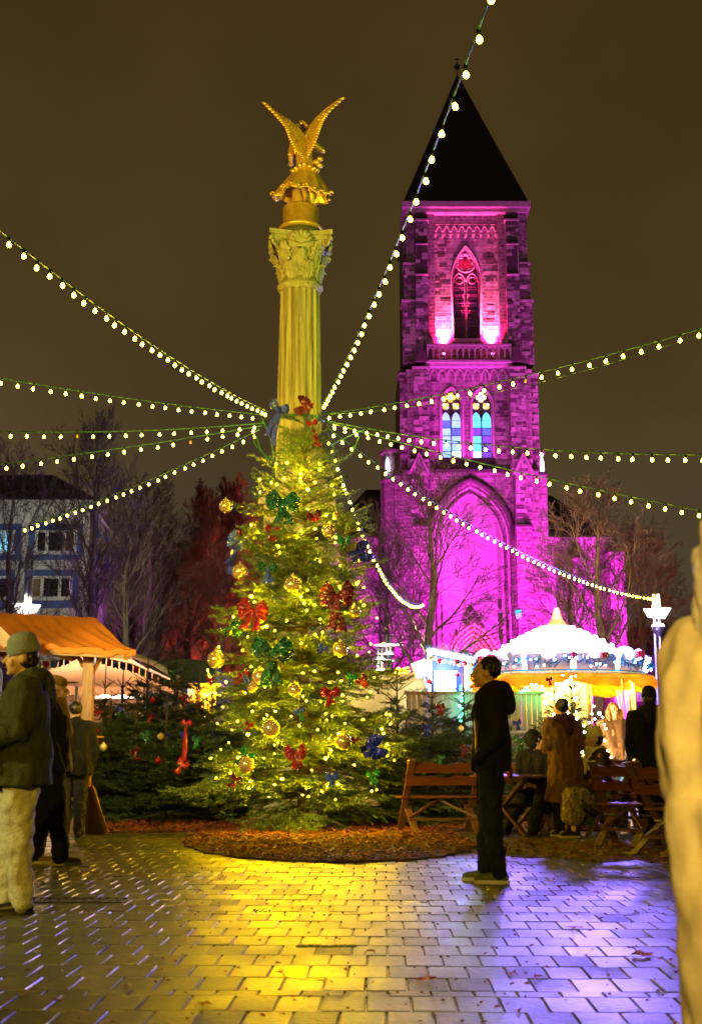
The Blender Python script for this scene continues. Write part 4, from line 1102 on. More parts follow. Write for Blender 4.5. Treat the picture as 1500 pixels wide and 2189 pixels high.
# stair turrets at both sides of the tower
for sgn, (pa, pb_, pt_, lit) in ((-1, (814, 852, 960, 1)), (1, (1152, 1172, 960, 0))):
    xa, xb = XX(pa, 1100, YF), XX(pb_, 1100, YF); xc = (xa+xb)/2; r_ = abs(xb-xa)/2+.1
    if sgn > 0: xc = xb-1.1; r_ = 1.1
    else: xc = xa+1.1; r_ = 1.1
    g = MB(); g.lathe([(r_, 0), (r_, Z(1022)), (r_+.12, Z(1018)), (r_-.1, Z(1008)), (r_-.1, Z(962)), (r_+.08, Z(958)), (r_+.08, Z(953))], 8, (xc, YF+1.6, 0)); g.build('stair_turret', m_masw, ch)
    g = MB(); g.lathe([(r_+.15, Z(953)), (.3, Z(900)), (.03, Z(880))], 8, (xc+.9*-sgn, YF+2.2, 0)); g.build('turret_roof', m_slate, ch)
    g = MB(); xw = XX(828 if sgn < 0 else 1157, 985, YF+.6); g.prism([(xw-.16, Z(1004))]+arch(xw, .16, Z(985), Z(970), 4)+[(xw+.16, Z(1004))], YF+.42, YF+.50)
    g.build('slit_window', gl_b[4], ch)
# nave / aisles
xl, xr = XX(700, 1136, YF), XX(1312, 1136, YF); ze = Z(1137)
g = MB(); g.box2((xl, YF+3, 0), (XC-4.5, YF+34, ze)); g.build('aisle_wall', m_masw, ch)
g = MB(); g.box2((XC+4.5, YF+3, 0), (xr, YF+34, ze)); g.build('aisle_wall', m_masw, ch)
g = MB(); g.box2((xl-.3, YF+2.5, ze-.25), (XC-4.5, YF+3.2, ze+.1)); g.box2((XC+4.5, YF+2.5, ze-.25), (xr+.3, YF+3.2, ze+.1)); g.build('eave_cornice', m_trim, ch)
g = MB(); zt1 = ZZ(1027, YF+6); A_ = XX(783, 1027, YF+8)
g.add([(xl-.5, YF+2.4, ze+.1), (XC-4.5, YF+2.4, ze+.1), (XC-4.5, YF+10, zt1), (A_, YF+10, zt1), (xl-.5, YF+34, ze+.1), (A_, YF+30, zt1), (XC-4.5, YF+30, zt1)], [(0, 1, 2, 3), (0, 3, 5, 4), (3, 2, 6, 5)]); g.build('aisle_roof', m_slate, ch)
g = MB(); zt2 = ZZ(1040, YF+6); B_ = XX(1185, 1045, YF+8)
g.add([(xr+.5, YF+2.4, ze+.1), (XC+4.5, YF+2.4, ze+.1), (XC+4.5, YF+10, zt2), (B_, YF+10, zt2), (xr+.5, YF+34, ze+.1), (B_, YF+30, zt2), (XC+4.5, YF+30, zt2)], [(1, 0, 3, 2), (0, 4, 5, 3), (2, 3, 5, 6)]); g.build('aisle_roof', m_slate, ch)
for (pa, pb_, top) in ((1312, 1345, 1172), (1232, 1262, 1185), (740, 768, 1185)):
    x0, x1 = XX(pa, 1300, YF), XX(pb_, 1300, YF)
    g = MB(); g.box2((x0, YF+1.2, 0), (x1, YF+4, Z(top))); g.add([(x0, YF+1.2, Z(top)), (x1, YF+1.2, Z(top)), (x1, YF+4, Z(top-28)), (x0, YF+4, Z(top-28))], [(0, 1, 2, 3)]); g.build('buttress', m_masw, ch)
# outline of the buttress shadow between pier and aisle (not built), and the portal
g = MB(); x0, x1 = XX(1068, 1300, YF), XX(1096, 1300, YF); g.prism([(x0, 1.5), (x0, Z(1180)), ((x0+x1)/2, Z(1150)), (x1, Z(1180)), (x1, 1.5)], YF-.06, YF-.02)
po = thing('portal', (XC, YF, 0), None, None); po.parent = ch; po.location = (0, 0, 0)
pzt, pzs = Z(1345), Z(1425); phw = w_(1048, 1400)
m_pst = M('portal_stone', (.5, .36, .18), .7, ns=3, bump=.6, bs=8)
for k in range(5):
    g = MB(); d = k*.30; ya = YF-.9+k*.35
    pts = [(p[0], ya, p[1]) for p in arch(XC, phw+.5-d, pzs, pzt+.4-d*1.15, 10)]
    g.tube([(pts[0][0], ya, 0)]+pts+[(pts[-1][0], ya, 0)], .17, 6)
    for p in pts[1:-1:1]: g.sph((p[0], p[1]-.12, p[2]), .13, 6, 5)
    g.build('archivolt', m_pst, po, smooth=True)
g = MB(); pp = arch(XC, phw-.6, pzs, pzt-1.0, 8); g.prism([(pp[0][0], 0)]+pp+[(pp[-1][0], 0)], YF+1.3, YF+1.4); g.build('tympanum', m_pst, po)
g = MB(); g.box2((XC-1.0, YF+1.1, 0), (XC-.05, YF+1.28, Z(1480))); g.build('door', m_dtrim, po); g = MB(); g.box2((XC+.05, YF+1.1, 0), (XC+1.0, YF+1.28, Z(1480))); g.build('door', m_dtrim, po)
light('POINT', 'portal_lamp', (XC, YF-.6, pzs-1.5), 450, (1, .6, .25), po, size=.2)
g = MB(); g.box2((XX(1096, 1312, YF)-0, YF-1.45, Z(1320)), (XX(1109, 1312, YF), YF-1.36, Z(1306))); 
g.build('green_exit_sign', M('green_sign', (0, .6, .25), .5, emit=(.0, .8, .3), es=1.0), ch)
g = MB(); g.box2((XX(1098, 1312, YF), YF-1.5, Z(1325)), (XX(1107, 1312, YF), YF-1.46, Z(1315))); g.build('sign_panel', M('white_sign', (.8, .8, .8), .5, emit=(.8, .8, .7), es=.5), ch)
# floodlights
m_fix = M('floodlight_housing', (.03, .03, .03), .5, .5)
m_mag = M('magenta_lens', (1, .1, .9), .3, emit=(1, .05, .9), es=30, var=0)
m_pink = M('pink_lens', (1, .3, .6), .3, emit=(1, .08, .35), es=60, var=0)
MAG = (.88, .03, .86); PNK = (1.0, .015, .22)
def flood(loc, tgt, en, colr, label, lens, spot, size=.15, grp='magenta floodlights at the foot of the church', s=.3, blend=.8):
    t = thing('floodlight', loc, label, 'floodlight', grp)
    d = (Vector(tgt)-Vector(loc)).normalized(); q = d.to_track_quat('Y', 'Z').to_matrix()
    g = MB(); g.box(Vector(loc)-d*.12, (s*1.2, .2, s*.8), q); g.bar(Vector(loc)-d*.12, Vector((loc[0], loc[1], loc[2]-s*1.0))-d*.05, .06, .06); g.build('housing', m_fix, t)
    g = MB(); g.box(Vector(loc)-d*.012, (s, .01, s*.6), q); g.build('lens', lens, t)
    light('SPOT', 'flood_lamp', Vector(loc)+d*.06, en, colr, t, tgt, size, spot, blend); return t
flood((XC-14.5, YF-9, .5), (XC-9, YF+2, 9), 190000, MAG, 'magenta floodlight on the ground left of the church tower', m_mag, 110)
flood((XC+14.5, YF-9, .5), (XC+10, YF+2, 9), 120000, MAG, 'magenta floodlight on the ground right of the church tower', m_mag, 110)
flood((XC-6, YF-11, .5), (XC-2.5, YF, 12), 40000, MAG, 'magenta floodlight left of the church portal', m_mag, 80)
flood((XC+6, YF-11, .5), (XC+4.5, YF, 12), 36000, MAG, 'magenta floodlight right of the church portal', m_mag, 80)
flood((XC-11, YF-22, .5), (XC-1, YF, 28), 22000, (.85, .12, .85), 'far magenta floodlight aimed at the middle of the tower', m_mag, 50)
flood((XC+11, YF-22, .5), (XC+1, YF, 38), 7500, (.8, .30, .85), 'far magenta floodlight aimed at the top of the tower', m_mag, 42)
for sgn in (-1, 1):
    xs = XC+sgn*(XX(1044, 720, YF)-XX(993, 720, YF))
    flood((xs, YF-.45, Z(772)+.35), (xs-sgn*.0, YF+.45, Z(600)), 30000, PNK, 'pink floodlight on the church gallery, %s of the belfry window' % ('left' if sgn < 0 else 'right'), m_pink, 60, .1, 'pink floodlights on the church gallery', .25)
    flood((xs, YF-.35, Z(772)+.9), (xs, YF+.45, Z(690)), 20000, (1, .12, .36), 'upper pink floodlight on the church gallery, %s of the belfry window' % ('left' if sgn < 0 else 'right'), m_pink, 50, .1, 'pink floodlights on the church gallery', .2)
# ------------------------------------------------------------------ bare trees
m_tw = M('bare_twigs', (.12, .08, .05), .8, ns=3); m_tk = M('mossy_trunk', (.17, .14, .06), .85, ns=6, bump=.8, bs=20, col2=(.09, .07, .04))
m_twr = M('red_lit_twigs', (.34, .11, .06), .8, ns=3)  # reddish light on these twigs is put into their colour
def bare(seed, H, r0, crown0, spread, up, levels=4, n1=16, minr=.009):
    r = random.Random(seed); A = MB(); B = MB()
    def grow(p, d, L, rad, lv):
        m = 5 if lv < 2 else 3; pts = [p]; rs_ = [rad]; q = d.copy()
        for i in range(m):
            q = (q+Vector((r.uniform(-1, 1), r.uniform(-1, 1), r.uniform(-.6, .9)+up*.5))*(.10+.06*lv)).normalized()
            pts.append(pts[-1]+q*(L/m)); rs_.append(max(minr*.7, rad*(1-.75*(i+1)/m)))
        (A if lv < 2 else B).tube(pts, rs_, 7 if lv < 1 else (5 if lv < 2 else 3), caps=False)
        if lv >= levels: return
        n = (0, 8, 6, 5, 4)[lv]
        for k in range(n):
            t = .2+.8*(k+r.random()*.8)/n; x = t*m; i = min(int(x), m-1); pp = pts[i].lerp(pts[i+1], x-i); dd = (pts[i+1]-pts[i]).normalized()
            a = r.random()*2*PI; o = dd.orthogonal().normalized(); o = Matrix.Rotation(a, 3, dd) @ o
            an = r.uniform(.45, .95)*(1-up*.45)
            grow(pp, (dd*math.cos(an)+o*math.sin(an)).normalized(), L*(.62-.25*t)*r.uniform(.8, 1.2), max(minr, rad*.42*(1-t*.4)), lv+1)
    pts = [Vector((0, 0, 0))]
    for i in range(1, 9): pts.append(Vector((r.uniform(-.05, .05)*H*.25, r.uniform(-.05, .05)*H*.25, H*i/8)))
    A.tube(pts, [r0*(1-.9*(i/8)**1.1)+.012 for i in range(9)], 9, caps=False)
    for k in range(n1):
        t = crown0+(1-crown0)*(k+r.random()*.5)/n1; x = t*8; i = min(int(x), 7); pp = pts[i].lerp(pts[i+1], x-i)
        a = k*2.4+r.random(); an = (1.15-.65*t)*(1-up*.62); d = Vector((math.cos(a)*math.sin(an), math.sin(a)*math.sin(an), math.cos(an)))
        L = spread*(math.sin(min(1, (1.12-t)/(1.12-crown0))*PI*.72)**.8)
        grow(pp, d, L, max(minr*1.6, r0*(1-.9*t)*.5), 1)
    root = thing('bare_tree', (0, 0, 0), 'bare tree', 'tree')
    A.build('trunk', m_tk, root, smooth=True); B.build('twigs', m_tw, root, kind='stuff'); return root
T1 = bare(5, 10.2, .24, .26, 3.4, .1); T2 = bare(9, 9.5, .2, .34, 3.0, .25); T3 = bare(14, 12, .16, .08, 2.2, .95, n1=26)
BT = 'bare winter trees round the square'; used = set()
def puttree(o, px, topy, Y, label, rz=0, wd=1.0, mat=None, grp=BT):
    base = o; h0 = {T1.name: 10.2, T2.name: 9.5, T3.name: 12}[o.name]
    if o.name in used: o = copy_tree(o)
    used.add(base.name); used.add(o.name)
    s = ZZ(topy, Y)/h0; place(o, (XX(px, 1500, Y), Y, 0), rz=rz, s=(s*wd, s*wd, s), label=label, group=grp)
    if mat:
        for c in o.children:
            if c.name.startswith('twigs'): c.material_slots[0].link = 'OBJECT'; c.material_slots[0].material = mat
    return o
puttree(T1, 921, 1075, 42, 'large bare tree in front of the pink church, trunk left of the ticket booth', 0.4)
puttree(T2, 1285, 1110, 40, 'bare tree behind the carousel at the right, lit yellow', 1, 1.25)
puttree(T1, 1222, 1215, 62, 'slimmer bare tree between the tower and the right aisle', 2.2, .9)
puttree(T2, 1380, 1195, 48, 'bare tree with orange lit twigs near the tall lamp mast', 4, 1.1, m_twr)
puttree(T1, 830, 1200, 55, 'bare tree low before the left church wall beside the big tree', 3.3, .9)
puttree(T2, 187, 985, 33, 'tall slim bare tree in front of the white and blue building', 2, .75)
puttree(T1, 8, 1050, 32, 'bare tree at the far left edge in front of the lit window', 5.0, .8)
puttree(T1, 308, 1105, 52, 'bare tree right of the purple lit gable wall', 1.3, .95)
puttree(T2, 262, 1130, 46, 'bare tree in front of the purple lit wall', .5, 1.0)
puttree(T2, 352, 1180, 60, 'dim bare tree between the gable and the poplars', 3.5, 1.2)
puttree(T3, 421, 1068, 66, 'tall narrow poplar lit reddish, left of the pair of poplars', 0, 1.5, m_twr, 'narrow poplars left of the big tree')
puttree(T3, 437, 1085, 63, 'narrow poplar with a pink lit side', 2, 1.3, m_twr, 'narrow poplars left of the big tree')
puttree(T3, 466, 1062, 75, 'darker narrow poplar behind the pink lit one', 1, 1.4, None, 'narrow poplars left of the big tree')
puttree(T3, 508, 1052, 70, 'narrow poplar just left of the top of the big fir', 4, 1.5, None, 'narrow poplars left of the big tree')
puttree(T1, 400, 1215, 56, 'broad bare tree tinted as reddish lit under the poplars', 2.2, 1.2, m_twr)
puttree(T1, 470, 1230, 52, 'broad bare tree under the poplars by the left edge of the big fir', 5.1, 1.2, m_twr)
# added unseen floodlight that colours the poplars reddish
flood((-5.6, 54, .4), (-8.2, 66, 7), 14000, (1, .16, .14), 'added reddish floodlight hidden in front of the poplars', m_pink, 60, grp='added floodlights')
# ------------------------------------------------------------------ buildings at the left
m_wh = M('cream_render', (.52, .50, .42), .85, ns=1.2, bump=.2, bs=6); m_blue = M('blue_panel', (.035, .085, .30), .6, ns=1)
m_wf = M('white_window_frame', (.65, .64, .56), .6); m_dg = M('dark_window_glass', (.015, .014, .012), .12, ns=1, spec=.6); m_cur = M('curtain', (.20, .14, .05), .8, ns=1.5)
m_dk = M('dark_render', (.10, .07, .08), .9, ns=.8); m_pl = M('pale_wall', (.32, .26, .30), .9, ns=.8, bump=.2, bs=4)
YB = 50.0
b = thing('apartment_building', (XX(90, 1200, YB), YB, 0), 'cream building with blue panels round wide windows and a dark hipped roof', 'building')
xr_ = XX(190, 1200, YB); xl_ = XX(-260, 1200, YB); zev = ZZ(1083, YB)
g = MB(); g.box2((xl_, YB, 0), (xr_, YB+12, zev)); g.build('wall', m_wh, b)
g = MB(); g.box2((xl_-.3, YB-.35, zev), (xr_+.35, YB+12.3, zev+.22)); g.build('eave', m_wh, b)
g = MB(); zr_ = ZZ(1005, YB+5); xk = XX(104, 1005, YB+5)
g.add([(xl_-.3, YB-.35, zev+.22), (xr_+.35, YB-.35, zev+.22), (xr_+.35, YB+12.3, zev+.22), (xl_-.3, YB+12.3, zev+.22), (xl_, YB+6, zr_), (xk, YB+6, zr_)], [(0, 1, 5, 4), (1, 2, 5), (2, 3, 4, 5), (3, 0, 4)]); g.build('roof', m_slate, b)
g = MB(); dc = U(29, 1041, YB-.2); g.lathe([(.02, 0), (.22, .02), (.26, .08)], 20, (0, 0, 0)); g.v = [(dc.x+v[0], YB+1.6-v[2], dc.z+v[1]) for v in g.v]; g.build('satellite_dish', M('dish', (.10, .11, .10), .6), b)
m_cyan = M('cyan_lit_room', (.2, .8, 1), .5, emit=(.12, .60, .95), es=1.6, ns=3, var=.6)
def bwin(pan, win, lit=False):
    (x0, x1, y0, y1) = pan; w0, w1, v0, v1 = win
    X0, X1 = XX(x0, 1160, YB), XX(x1, 1160, YB)
    g = MB(); g.box2((X0, YB-.05, ZZ(y1, YB)), (X1, YB+.05, ZZ(y0, YB))); pnl = g.build('blue_panel', m_blue, b)
    A0, A1, Z0, Z1 = XX(w0, 1160, YB), XX(w1, 1160, YB), ZZ(v1, YB), ZZ(v0, YB)
    wd = thing('window', (0, 0, 0), None, None); wd.parent = b; wd.location = (0, 0, 0)
    g = MB(); W = A1-A0; cuts = [0, .27, .72, 1]
    for c in cuts: g.box2((A0+W*c-.06, YB-.16, Z0), (A0+W*c+.06, YB-.052, Z1))
    for z in (Z0, Z1): g.box2((A0-.07, YB-.165, z-.05), (A1+.07, YB-.053, z+.05))
    g.box2((A0-.1, YB-.22, Z0-.1), (A1+.1, YB-.055, Z0-.051)); g.build('frame', m_wf, wd)
    for i in range(3):
        g = MB(); g.box2((A0+W*cuts[i]+.06, YB-.09, Z0+.05), (A0+W*cuts[i+1]-.06, YB-.055, Z1-.05)); g.build('pane', m_cyan if lit else (m_cur if (i == 0 and y0 > 1200) or (i == 2 and y0 < 1200) else m_dg), wd)
bwin((62, 178, 1120, 1197), (80, 163, 1137, 1181)); bwin((-80, 45, 1120, 1197), (-42, 30, 1137, 1181), True)
bwin((57, 172, 1218, 1300), (74, 157, 1235, 1279)); bwin((-80, 36, 1218, 1300), (-60, 25, 1235, 1279))
# point light in front of the cyan lit window
light('POINT', 'window_glow', U(15, 1155, YB-1.5), 12, (.3, .8, 1), b, size=.3)
# purple gable wing
b2 = thing('gable_house', (XX(225, 1200, YB), YB, 0), 'purple lit gable end of a house right of the cream building', 'building')
x0 = xr_; x1 = XX(248, 1200, YB+4)
g = MB(); g.prism([(x0, 0), (x1, 0), (x1, ZZ(1120, YB)), (x0, ZZ(1085, YB))], YB+1.5, YB+15); g.build('wall', m_pl, b2)
g = MB(); g.bar((x0, YB+1.4, ZZ(1083, YB)), (x1+.2, YB+1.4, ZZ(1122, YB)), .5, .12); g.build('verge', m_wh, b2)
for (pa, pb_, ya, yb_) in ((200, 212, 1130, 1150), (199, 211, 1160, 1208), (222, 236, 1142, 1158), (225, 238, 1170, 1215), (200, 211, 1240, 1290)):
    g = MB(); g.box2((XX(pa, 1160, YB+1.4), YB+1.38, ZZ(yb_, YB+1.4)), (XX(pb_, 1160, YB+1.4), YB+1.49, ZZ(ya, YB+1.4))); g.build('window', m_blue, b2)
light('SPOT', 'purple_wash', (x0+3.2, YB-6, 1.0), 5000, (.75, .08, 1), b2, ((x0+x1)/2+.5, YB+1.5, 8), .2, 26)
# darker houses behind
def house(px0, px1, ytop, yridge, Y, label, wins=(), ridge=None):
    x0, x1 = XX(px0, 1300, Y), XX(px1, 1300, Y); h = thing('house', ((x0+x1)/2, Y, 0), label, 'house', None)
    g = MB(); g.box2((x0, Y, 0), (x1, Y+10, ZZ(ytop, Y))); g.build('wall', m_dk, h)
    zt = ZZ(ytop, Y); zr = ZZ(yridge, Y+5); g = MB(); g.add([(x0-.3, Y-.3, zt), (x1+.3, Y-.3, zt), (x1+.3, Y+10.3, zt), (x0-.3, Y+10.3, zt), (x0+2, Y+5, zr), (x1-2, Y+5, zr)], [(0, 1, 5, 4), (1, 2, 5), (2, 3, 4, 5), (3, 0, 4)]); g.build('roof', m_slate, h)
    for (a, b_, c, d, lit) in wins:
        g = MB(); g.box2((XX(a, 1300, Y), Y-.06, ZZ(d, Y)), (XX(b_, 1300, Y), Y+.04, ZZ(c, Y))); f_ = g.build('window', m_wf, h)
        g = MB(); q = .12; g.box2((XX(a, 1300, Y)+q, Y-.09, ZZ(d, Y)+q), (XX(b_, 1300, Y)-q, Y-.061, ZZ(c, Y)-q)); g.build('pane', lit or m_dg, f_)
m_warmw = M('warm_lit_room', (1, .7, .3), .5, emit=(1, .55, .18), es=.8, ns=2, var=.6); m_dimw = M('dim_lit_room', (.5, .5, .55), .5, emit=(.4, .4, .5), es=.35, ns=2, var=.6)
house(238, 345, 1215, 1130, 58, 'dark house behind the bare trees with one yellow lit window', ((262, 271, 1247, 1262, m_warmw), (263, 271, 1270, 1288, m_warmw)))
house(300, 470, 1300, 1235, 70, 'low dark house under the poplars with a dim window', ((308, 342, 1320, 1356, m_dimw), (386, 394, 1330, 1345, m_warmw)))
house(440, 760, 1290, 1230, 85, 'low dark building behind the big fir')
house(1330, 1700, 1400, 1340, 125, 'low dark building right of the church behind the carousel', ((1290+60, 1290+80, 1470, 1500, m_dimw),))
# ------------------------------------------------------------------ lamp masts
m_steel = M('galvanised_mast', (.55, .55, .5), .35, .7); m_refl = M('glowing_reflector', (.85, .85, .8), .4, emit=(1, .95, .85), es=1.6, var=0); m_lampg = M('lamp_glass', (1, 1, 1), .3, emit=(1, .93, .85), es=25, var=0)  # plate glows itself in place of the lamp light it throws back
def mast(px, Y, topy, plate_y, lamp_y, label, en=250, flip=1, w2=.28, ps=1.0, tgt=None, disc=False, grp='tall twin-tube lamp masts', colr=(1, .9, .75)):
    x = XX(px, 1400, Y); zt = ZZ(topy, Y); t = thing('lamp_mast', (x, Y, 0), label, 'street lamp', grp)
    for s in (-1, 1): g = MB(); g.tube([(x+s*w2, Y, 0), (x+s*w2*.85, Y, zt)], .045, 8); g.build('tube', m_steel, t)
    z = .8
    while z < zt: 
        g = MB(); g.box((x, Y, z), (w2*1.9, .04, .05)); g.build('rung', m_steel, t); z += 1.6
    zp_ = ZZ(plate_y, Y); g = MB(); k = flip
    if disc: g.lathe([(.01, .03), (.5, .0), (.5, .03), (.01, .07)], 24, (x, Y, zp_)); ps = None
    else:
         g.add([(x-.62*k, Y-.45, zp_-.16), (x+.35*k, Y-.45, zp_-.22), (x+.78*k, Y-.30, zp_+.16), (x-.62*k, Y+.5, zp_+.16), (x-.62*k, Y-.45, zp_-.12), (x+.35*k, Y-.45, zp_-.18), (x+.78*k, Y-.30, zp_+.20), (x-.62*k, Y+.5, zp_+.2)], [(0, 1, 2, 3), (7, 6, 5, 4), (0, 4, 5, 1), (1, 5, 6, 2), (2, 6, 7, 3), (3, 7, 4, 0)]); g.v = [(x+(v[0]-x)*ps, Y+(v[1]-Y)*ps, zp_+(v[2]-zp_)*ps*1.6) for v in g.v]
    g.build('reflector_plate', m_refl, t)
    zl_ = ZZ(lamp_y, Y); g = MB(); g.lathe([(.06, -.25), (.15, -.1), (.17, 0)], 20, (x, Y-.1, zl_)); g.build('lamp_housing', m_steel, t)
    g = MB(); g.lathe([(.165, 0), (.14, .05), (.08, .08)], 20, (x, Y-.1, zl_)); g.build('lamp', m_lampg, t)
    if tgt: light('SPOT', 'mast_light', (x, Y-.1, zl_+.35), en, colr, t, tgt, .2, 110)
    else: light('POINT', 'mast_light', (x, Y-.1, zl_+.35), en, colr, t, size=.2)
    return t
mast(1406, 33, 1270, 1312, 1340, 'tall twin-tube lamp mast at the right, string lights tied to its top', 14000, 1, .07, .45, (9.5, 44, 8), colr=(1, .55, .2))
mast(55, 36, 1168, 1303, 1330, 'lamp mast with a tilted white plate above the orange stall roof', 14000, -1, .07, .5, (-13, YB, 7), colr=(1, .90, .66))
mast(830, 44, 1355, 1380, 1400, 'slim lamp mast behind the yellow wall, the taller of two', 4500, 1, .08, .8, (2.8, 42, 6), True, 'slim lamps behind the yellow wall', (1, .75, .4))
mast(812, 41, 1385, 1413, 1435, 'slim lamp mast behind the yellow wall, the lower of two', 200, -1, .08, .8, None, True, 'slim lamps behind the yellow wall')
# ------------------------------------------------------------------ left stall
m_owood = wood('stall_timber', (.40, .20, .07), (.22, .09, .03), .5, 'Z', .1); m_owoodx = wood('stall_timber_cross', (.42, .22, .08), (.26, .12, .04), .5, 'X', .1)
m_canv = M('orange_canvas', (.72, .20, .008), .75, ns=1.5, bump=.25, bs=60, var=.12); m_under = M('brown_canvas', (.16, .08, .035), .8, ns=3)
YS = 16.6
stl = thing('market_stall', (XX(190, 1600, YS), YS, 0), 'wooden market stall with an orange canvas roof at the left edge', 'stall')
E1, E0 = U(291, 1391, YS-.4), U(-220, 1362, YS-.4); R1, R0 = U(208, 1321, YS+1.5), U(-220, 1300, YS+1.5)
def quadslab(a, b, c, d, t):
    g = MB(); n = (Vector(b)-Vector(a)).cross(Vector(d)-Vector(a)).normalized()*t
    P4 = [Vector(x) for x in (a, b, c, d)]; g.add(P4+[p-n for p in P4], [(0, 1, 2, 3), (7, 6, 5, 4), (0, 4, 5, 1), (1, 5, 6, 2), (2, 6, 7, 3), (3, 7, 4, 0)]); return g
g = MB()
def rf(u, v, o=0): return E0.lerp(E1, v).lerp(R0.lerp(R1, v), u)+Vector((0, 0, -.05*math.sin(u*PI)*(1+.5*math.sin(v*19))+.014*math.sin(v*41+u*5)*(1-u)+.010*math.sin(v*90+u*9)-o))
g.grid(lambda u, v: rf(u, v), 14, 110); g.grid(lambda u, v: rf(u, v, .012), 14, 110)
g.build('canvas_roof', m_canv, stl, smooth=True)
g = MB(); g.grid(lambda u, v: rf(0, v)+Vector((0, -.004, -.075*u+.008*math.sin(v*70))), 2, 110); g.build('roof_hem', m_canv, stl, smooth=True)
B1, B0 = U(212, 1392, YS+3.2), Vector((E0.x, YS+3.2, E0.z))
quadslab(R0, R1, B1, B0, .03).build('canvas_roof_back', m_canv, stl)
g = MB(); g.bar(E0+Vector((0, .05, -.06)), E1+Vector((-.05, .05, -.06)), .06, .09); g.build('eave_beam', m_owoodx, stl)
g = MB(); g.bar(R0+Vector((0, 0, -.10)), R1+Vector((-.1, 0, -.10)), .06, .10); g.build('ridge_beam', m_owoodx, stl)
g = MB(); g.bar(E1+Vector((-.12, 0, -.08)), R1+Vector((-.12, 0, -.08)), .05, .08); g.build('rafter', m_owoodx, stl)
px0, px1 = XX(177, 1500, YS), XX(200, 1500, YS)
g = MB(); g.box2((px0, YS-.07, 0), (px1, YS+.07, ZZ(1396, YS))); g.build('post', m_owood, stl, bevel=.006)
g = MB(); g.prism([(XX(148, 1780, YS), 0), (XX(234, 1780, YS), 0), (XX(203, 1780, YS), .58), (XX(176, 1780, YS), .58)], YS-.11, YS-.072); g.build('foot_board', m_owood, stl, bevel=.004)
g = MB(); g.bar((XX(234, 1780, YS), YS-.14, .02), (XX(200, 1700, YS), YS-.14, .60), .05, .04); g.build('foot_batten', m_owood, stl)
g = MB(); q = [U(199, 1437, YS), U(206, 1425, YS), U(214, 1408, YS-.1), U(222, 1396, YS-.2)]; g.tube(q, .03, 6); g.build('brace', m_owood, stl)
g = MB(); q = [U(178, 1425, YS), U(172, 1410, YS), U(160, 1400, YS)]; g.tube(q, .03, 6); g.build('brace', m_owood, stl)
zsf = ZZ(1573, YS); g = MB(); g.box2((XX(160, 1573, YS), YS-.22, zsf-.025), (XX(213, 1573, YS), YS+.3, zsf)); g.build('shelf', m_owoodx, stl, bevel=.004)
g = MB(); g.prism([(px0, zsf-.03), (XX(205, 1573, YS), zsf-.03), (px0, zsf-.2)], YS-.16, YS-.13); g.build('shelf_bracket', m_owoodx, stl)
g = MB()
g.grid(lambda u, v: U(-60+215*u, 1378+8*u+(18*(1-v)+10*math.sin(u*PI*2.2+.6)*(1-v)), YS+.3+.05*math.sin(u*14)), 30, 5); g.build('rolled_side_cloth', m_under, stl, smooth=True)
g = MB(); g.bar(U(-30, 1322, YS-1.4), U(25, 1378, YS-1.4), .04, .12); g.bar(U(-30, 1346, YS-1.4), U(14, 1382, YS-1.4), .03, .05); g.build('gable_fascia', m_owoodx, stl)
g = MB(); g.box2((XX(-240, 1600, YS), YS-.1, 0), (XX(-20, 1600, YS), YS+.3, 1.05)); g.build('counter', m_owoodx, stl)
m_warmb = M('warm_bulb', (1, .8, .5), .4, emit=(1, .62, .2), es=30, var=0)
g = MB(); lp = U(60, 1440, YS+.9); g.sph(lp, .05, 10, 8); g.build('bulb', m_warmb, stl); light('POINT', 'stall_light', lp+Vector((0, 0, -.09)), 30, (1, .62, .25), stl, size=.06)
# ------------------------------------------------------------------ marquee
def translucent(name, colr, k=.45):
    m = bpy.data.materials.new(name); m.use_nodes = True; t = m.node_tree; N = t.nodes; N.clear()
    o = N.new('ShaderNodeOutputMaterial'); a = N.new('ShaderNodeBsdfDiffuse'); b = N.new('ShaderNodeBsdfTranslucent'); x = N.new('ShaderNodeMixShader')
    nn = N.new('ShaderNodeTexNoise'); nn.inputs['Scale'].default_value = 3; r = N.new('ShaderNodeValToRGB'); r.color_ramp.elements[0].color = (*[c*.75 for c in colr], 1); r.color_ramp.elements[1].color = (*colr, 1)
    t.links.new(nn.outputs['Fac'], r.inputs[0])
    for s in (a, b): t.links.new(r.outputs[0], s.inputs[0])
    x.inputs[0].default_value = k; t.links.new(a.outputs[0], x.inputs[1]); t.links.new(b.outputs[0], x.inputs[2]); t.links.new(x.outputs[0], o.inputs[0]); return m
m_tent = translucent('tent_fabric', (.80, .52, .38)); m_gtent = M('green_tarp', (.012, .05, .025), .6, ns=2, bump=.4, bs=8); m_pole = M('white_pole', (.75, .75, .78), .4)
YM = 22.6
mq = thing('marquee', (XX(220, 1500, YM), YM+2, 0), 'pale marquee tent glowing pinkish orange behind the small firs', 'tent')
cA, cB = U(55, 1466, YM), U(398, 1469, YM); cC, cD = Vector((cB.x, YM+4.6, cB.z)), Vector((cA.x, YM+4.6, cA.z))
aL, aR = U(150, 1392, YM+2.0), U(238, 1386, YM+2.0)
g = MB()
def tri(a, b, c, d, n=8):
    a, b, c, d = map(Vector, (a, b, c, d))
    g.grid(lambda u, v: (a.lerp(b, v)).lerp(d.lerp(c, v), u)-Vector((0, 0, .10*math.sin(u*PI)*(.6+.4*math.sin(v*9)))), n, n)
tri(cA, cB, aR, aL); tri(cB, cC, aR, aR); tri(cC, cD, aL, aR); tri(cD, cA, aL, aL); g.build('roof_fabric', m_tent, mq, smooth=True)
g = MB(); 
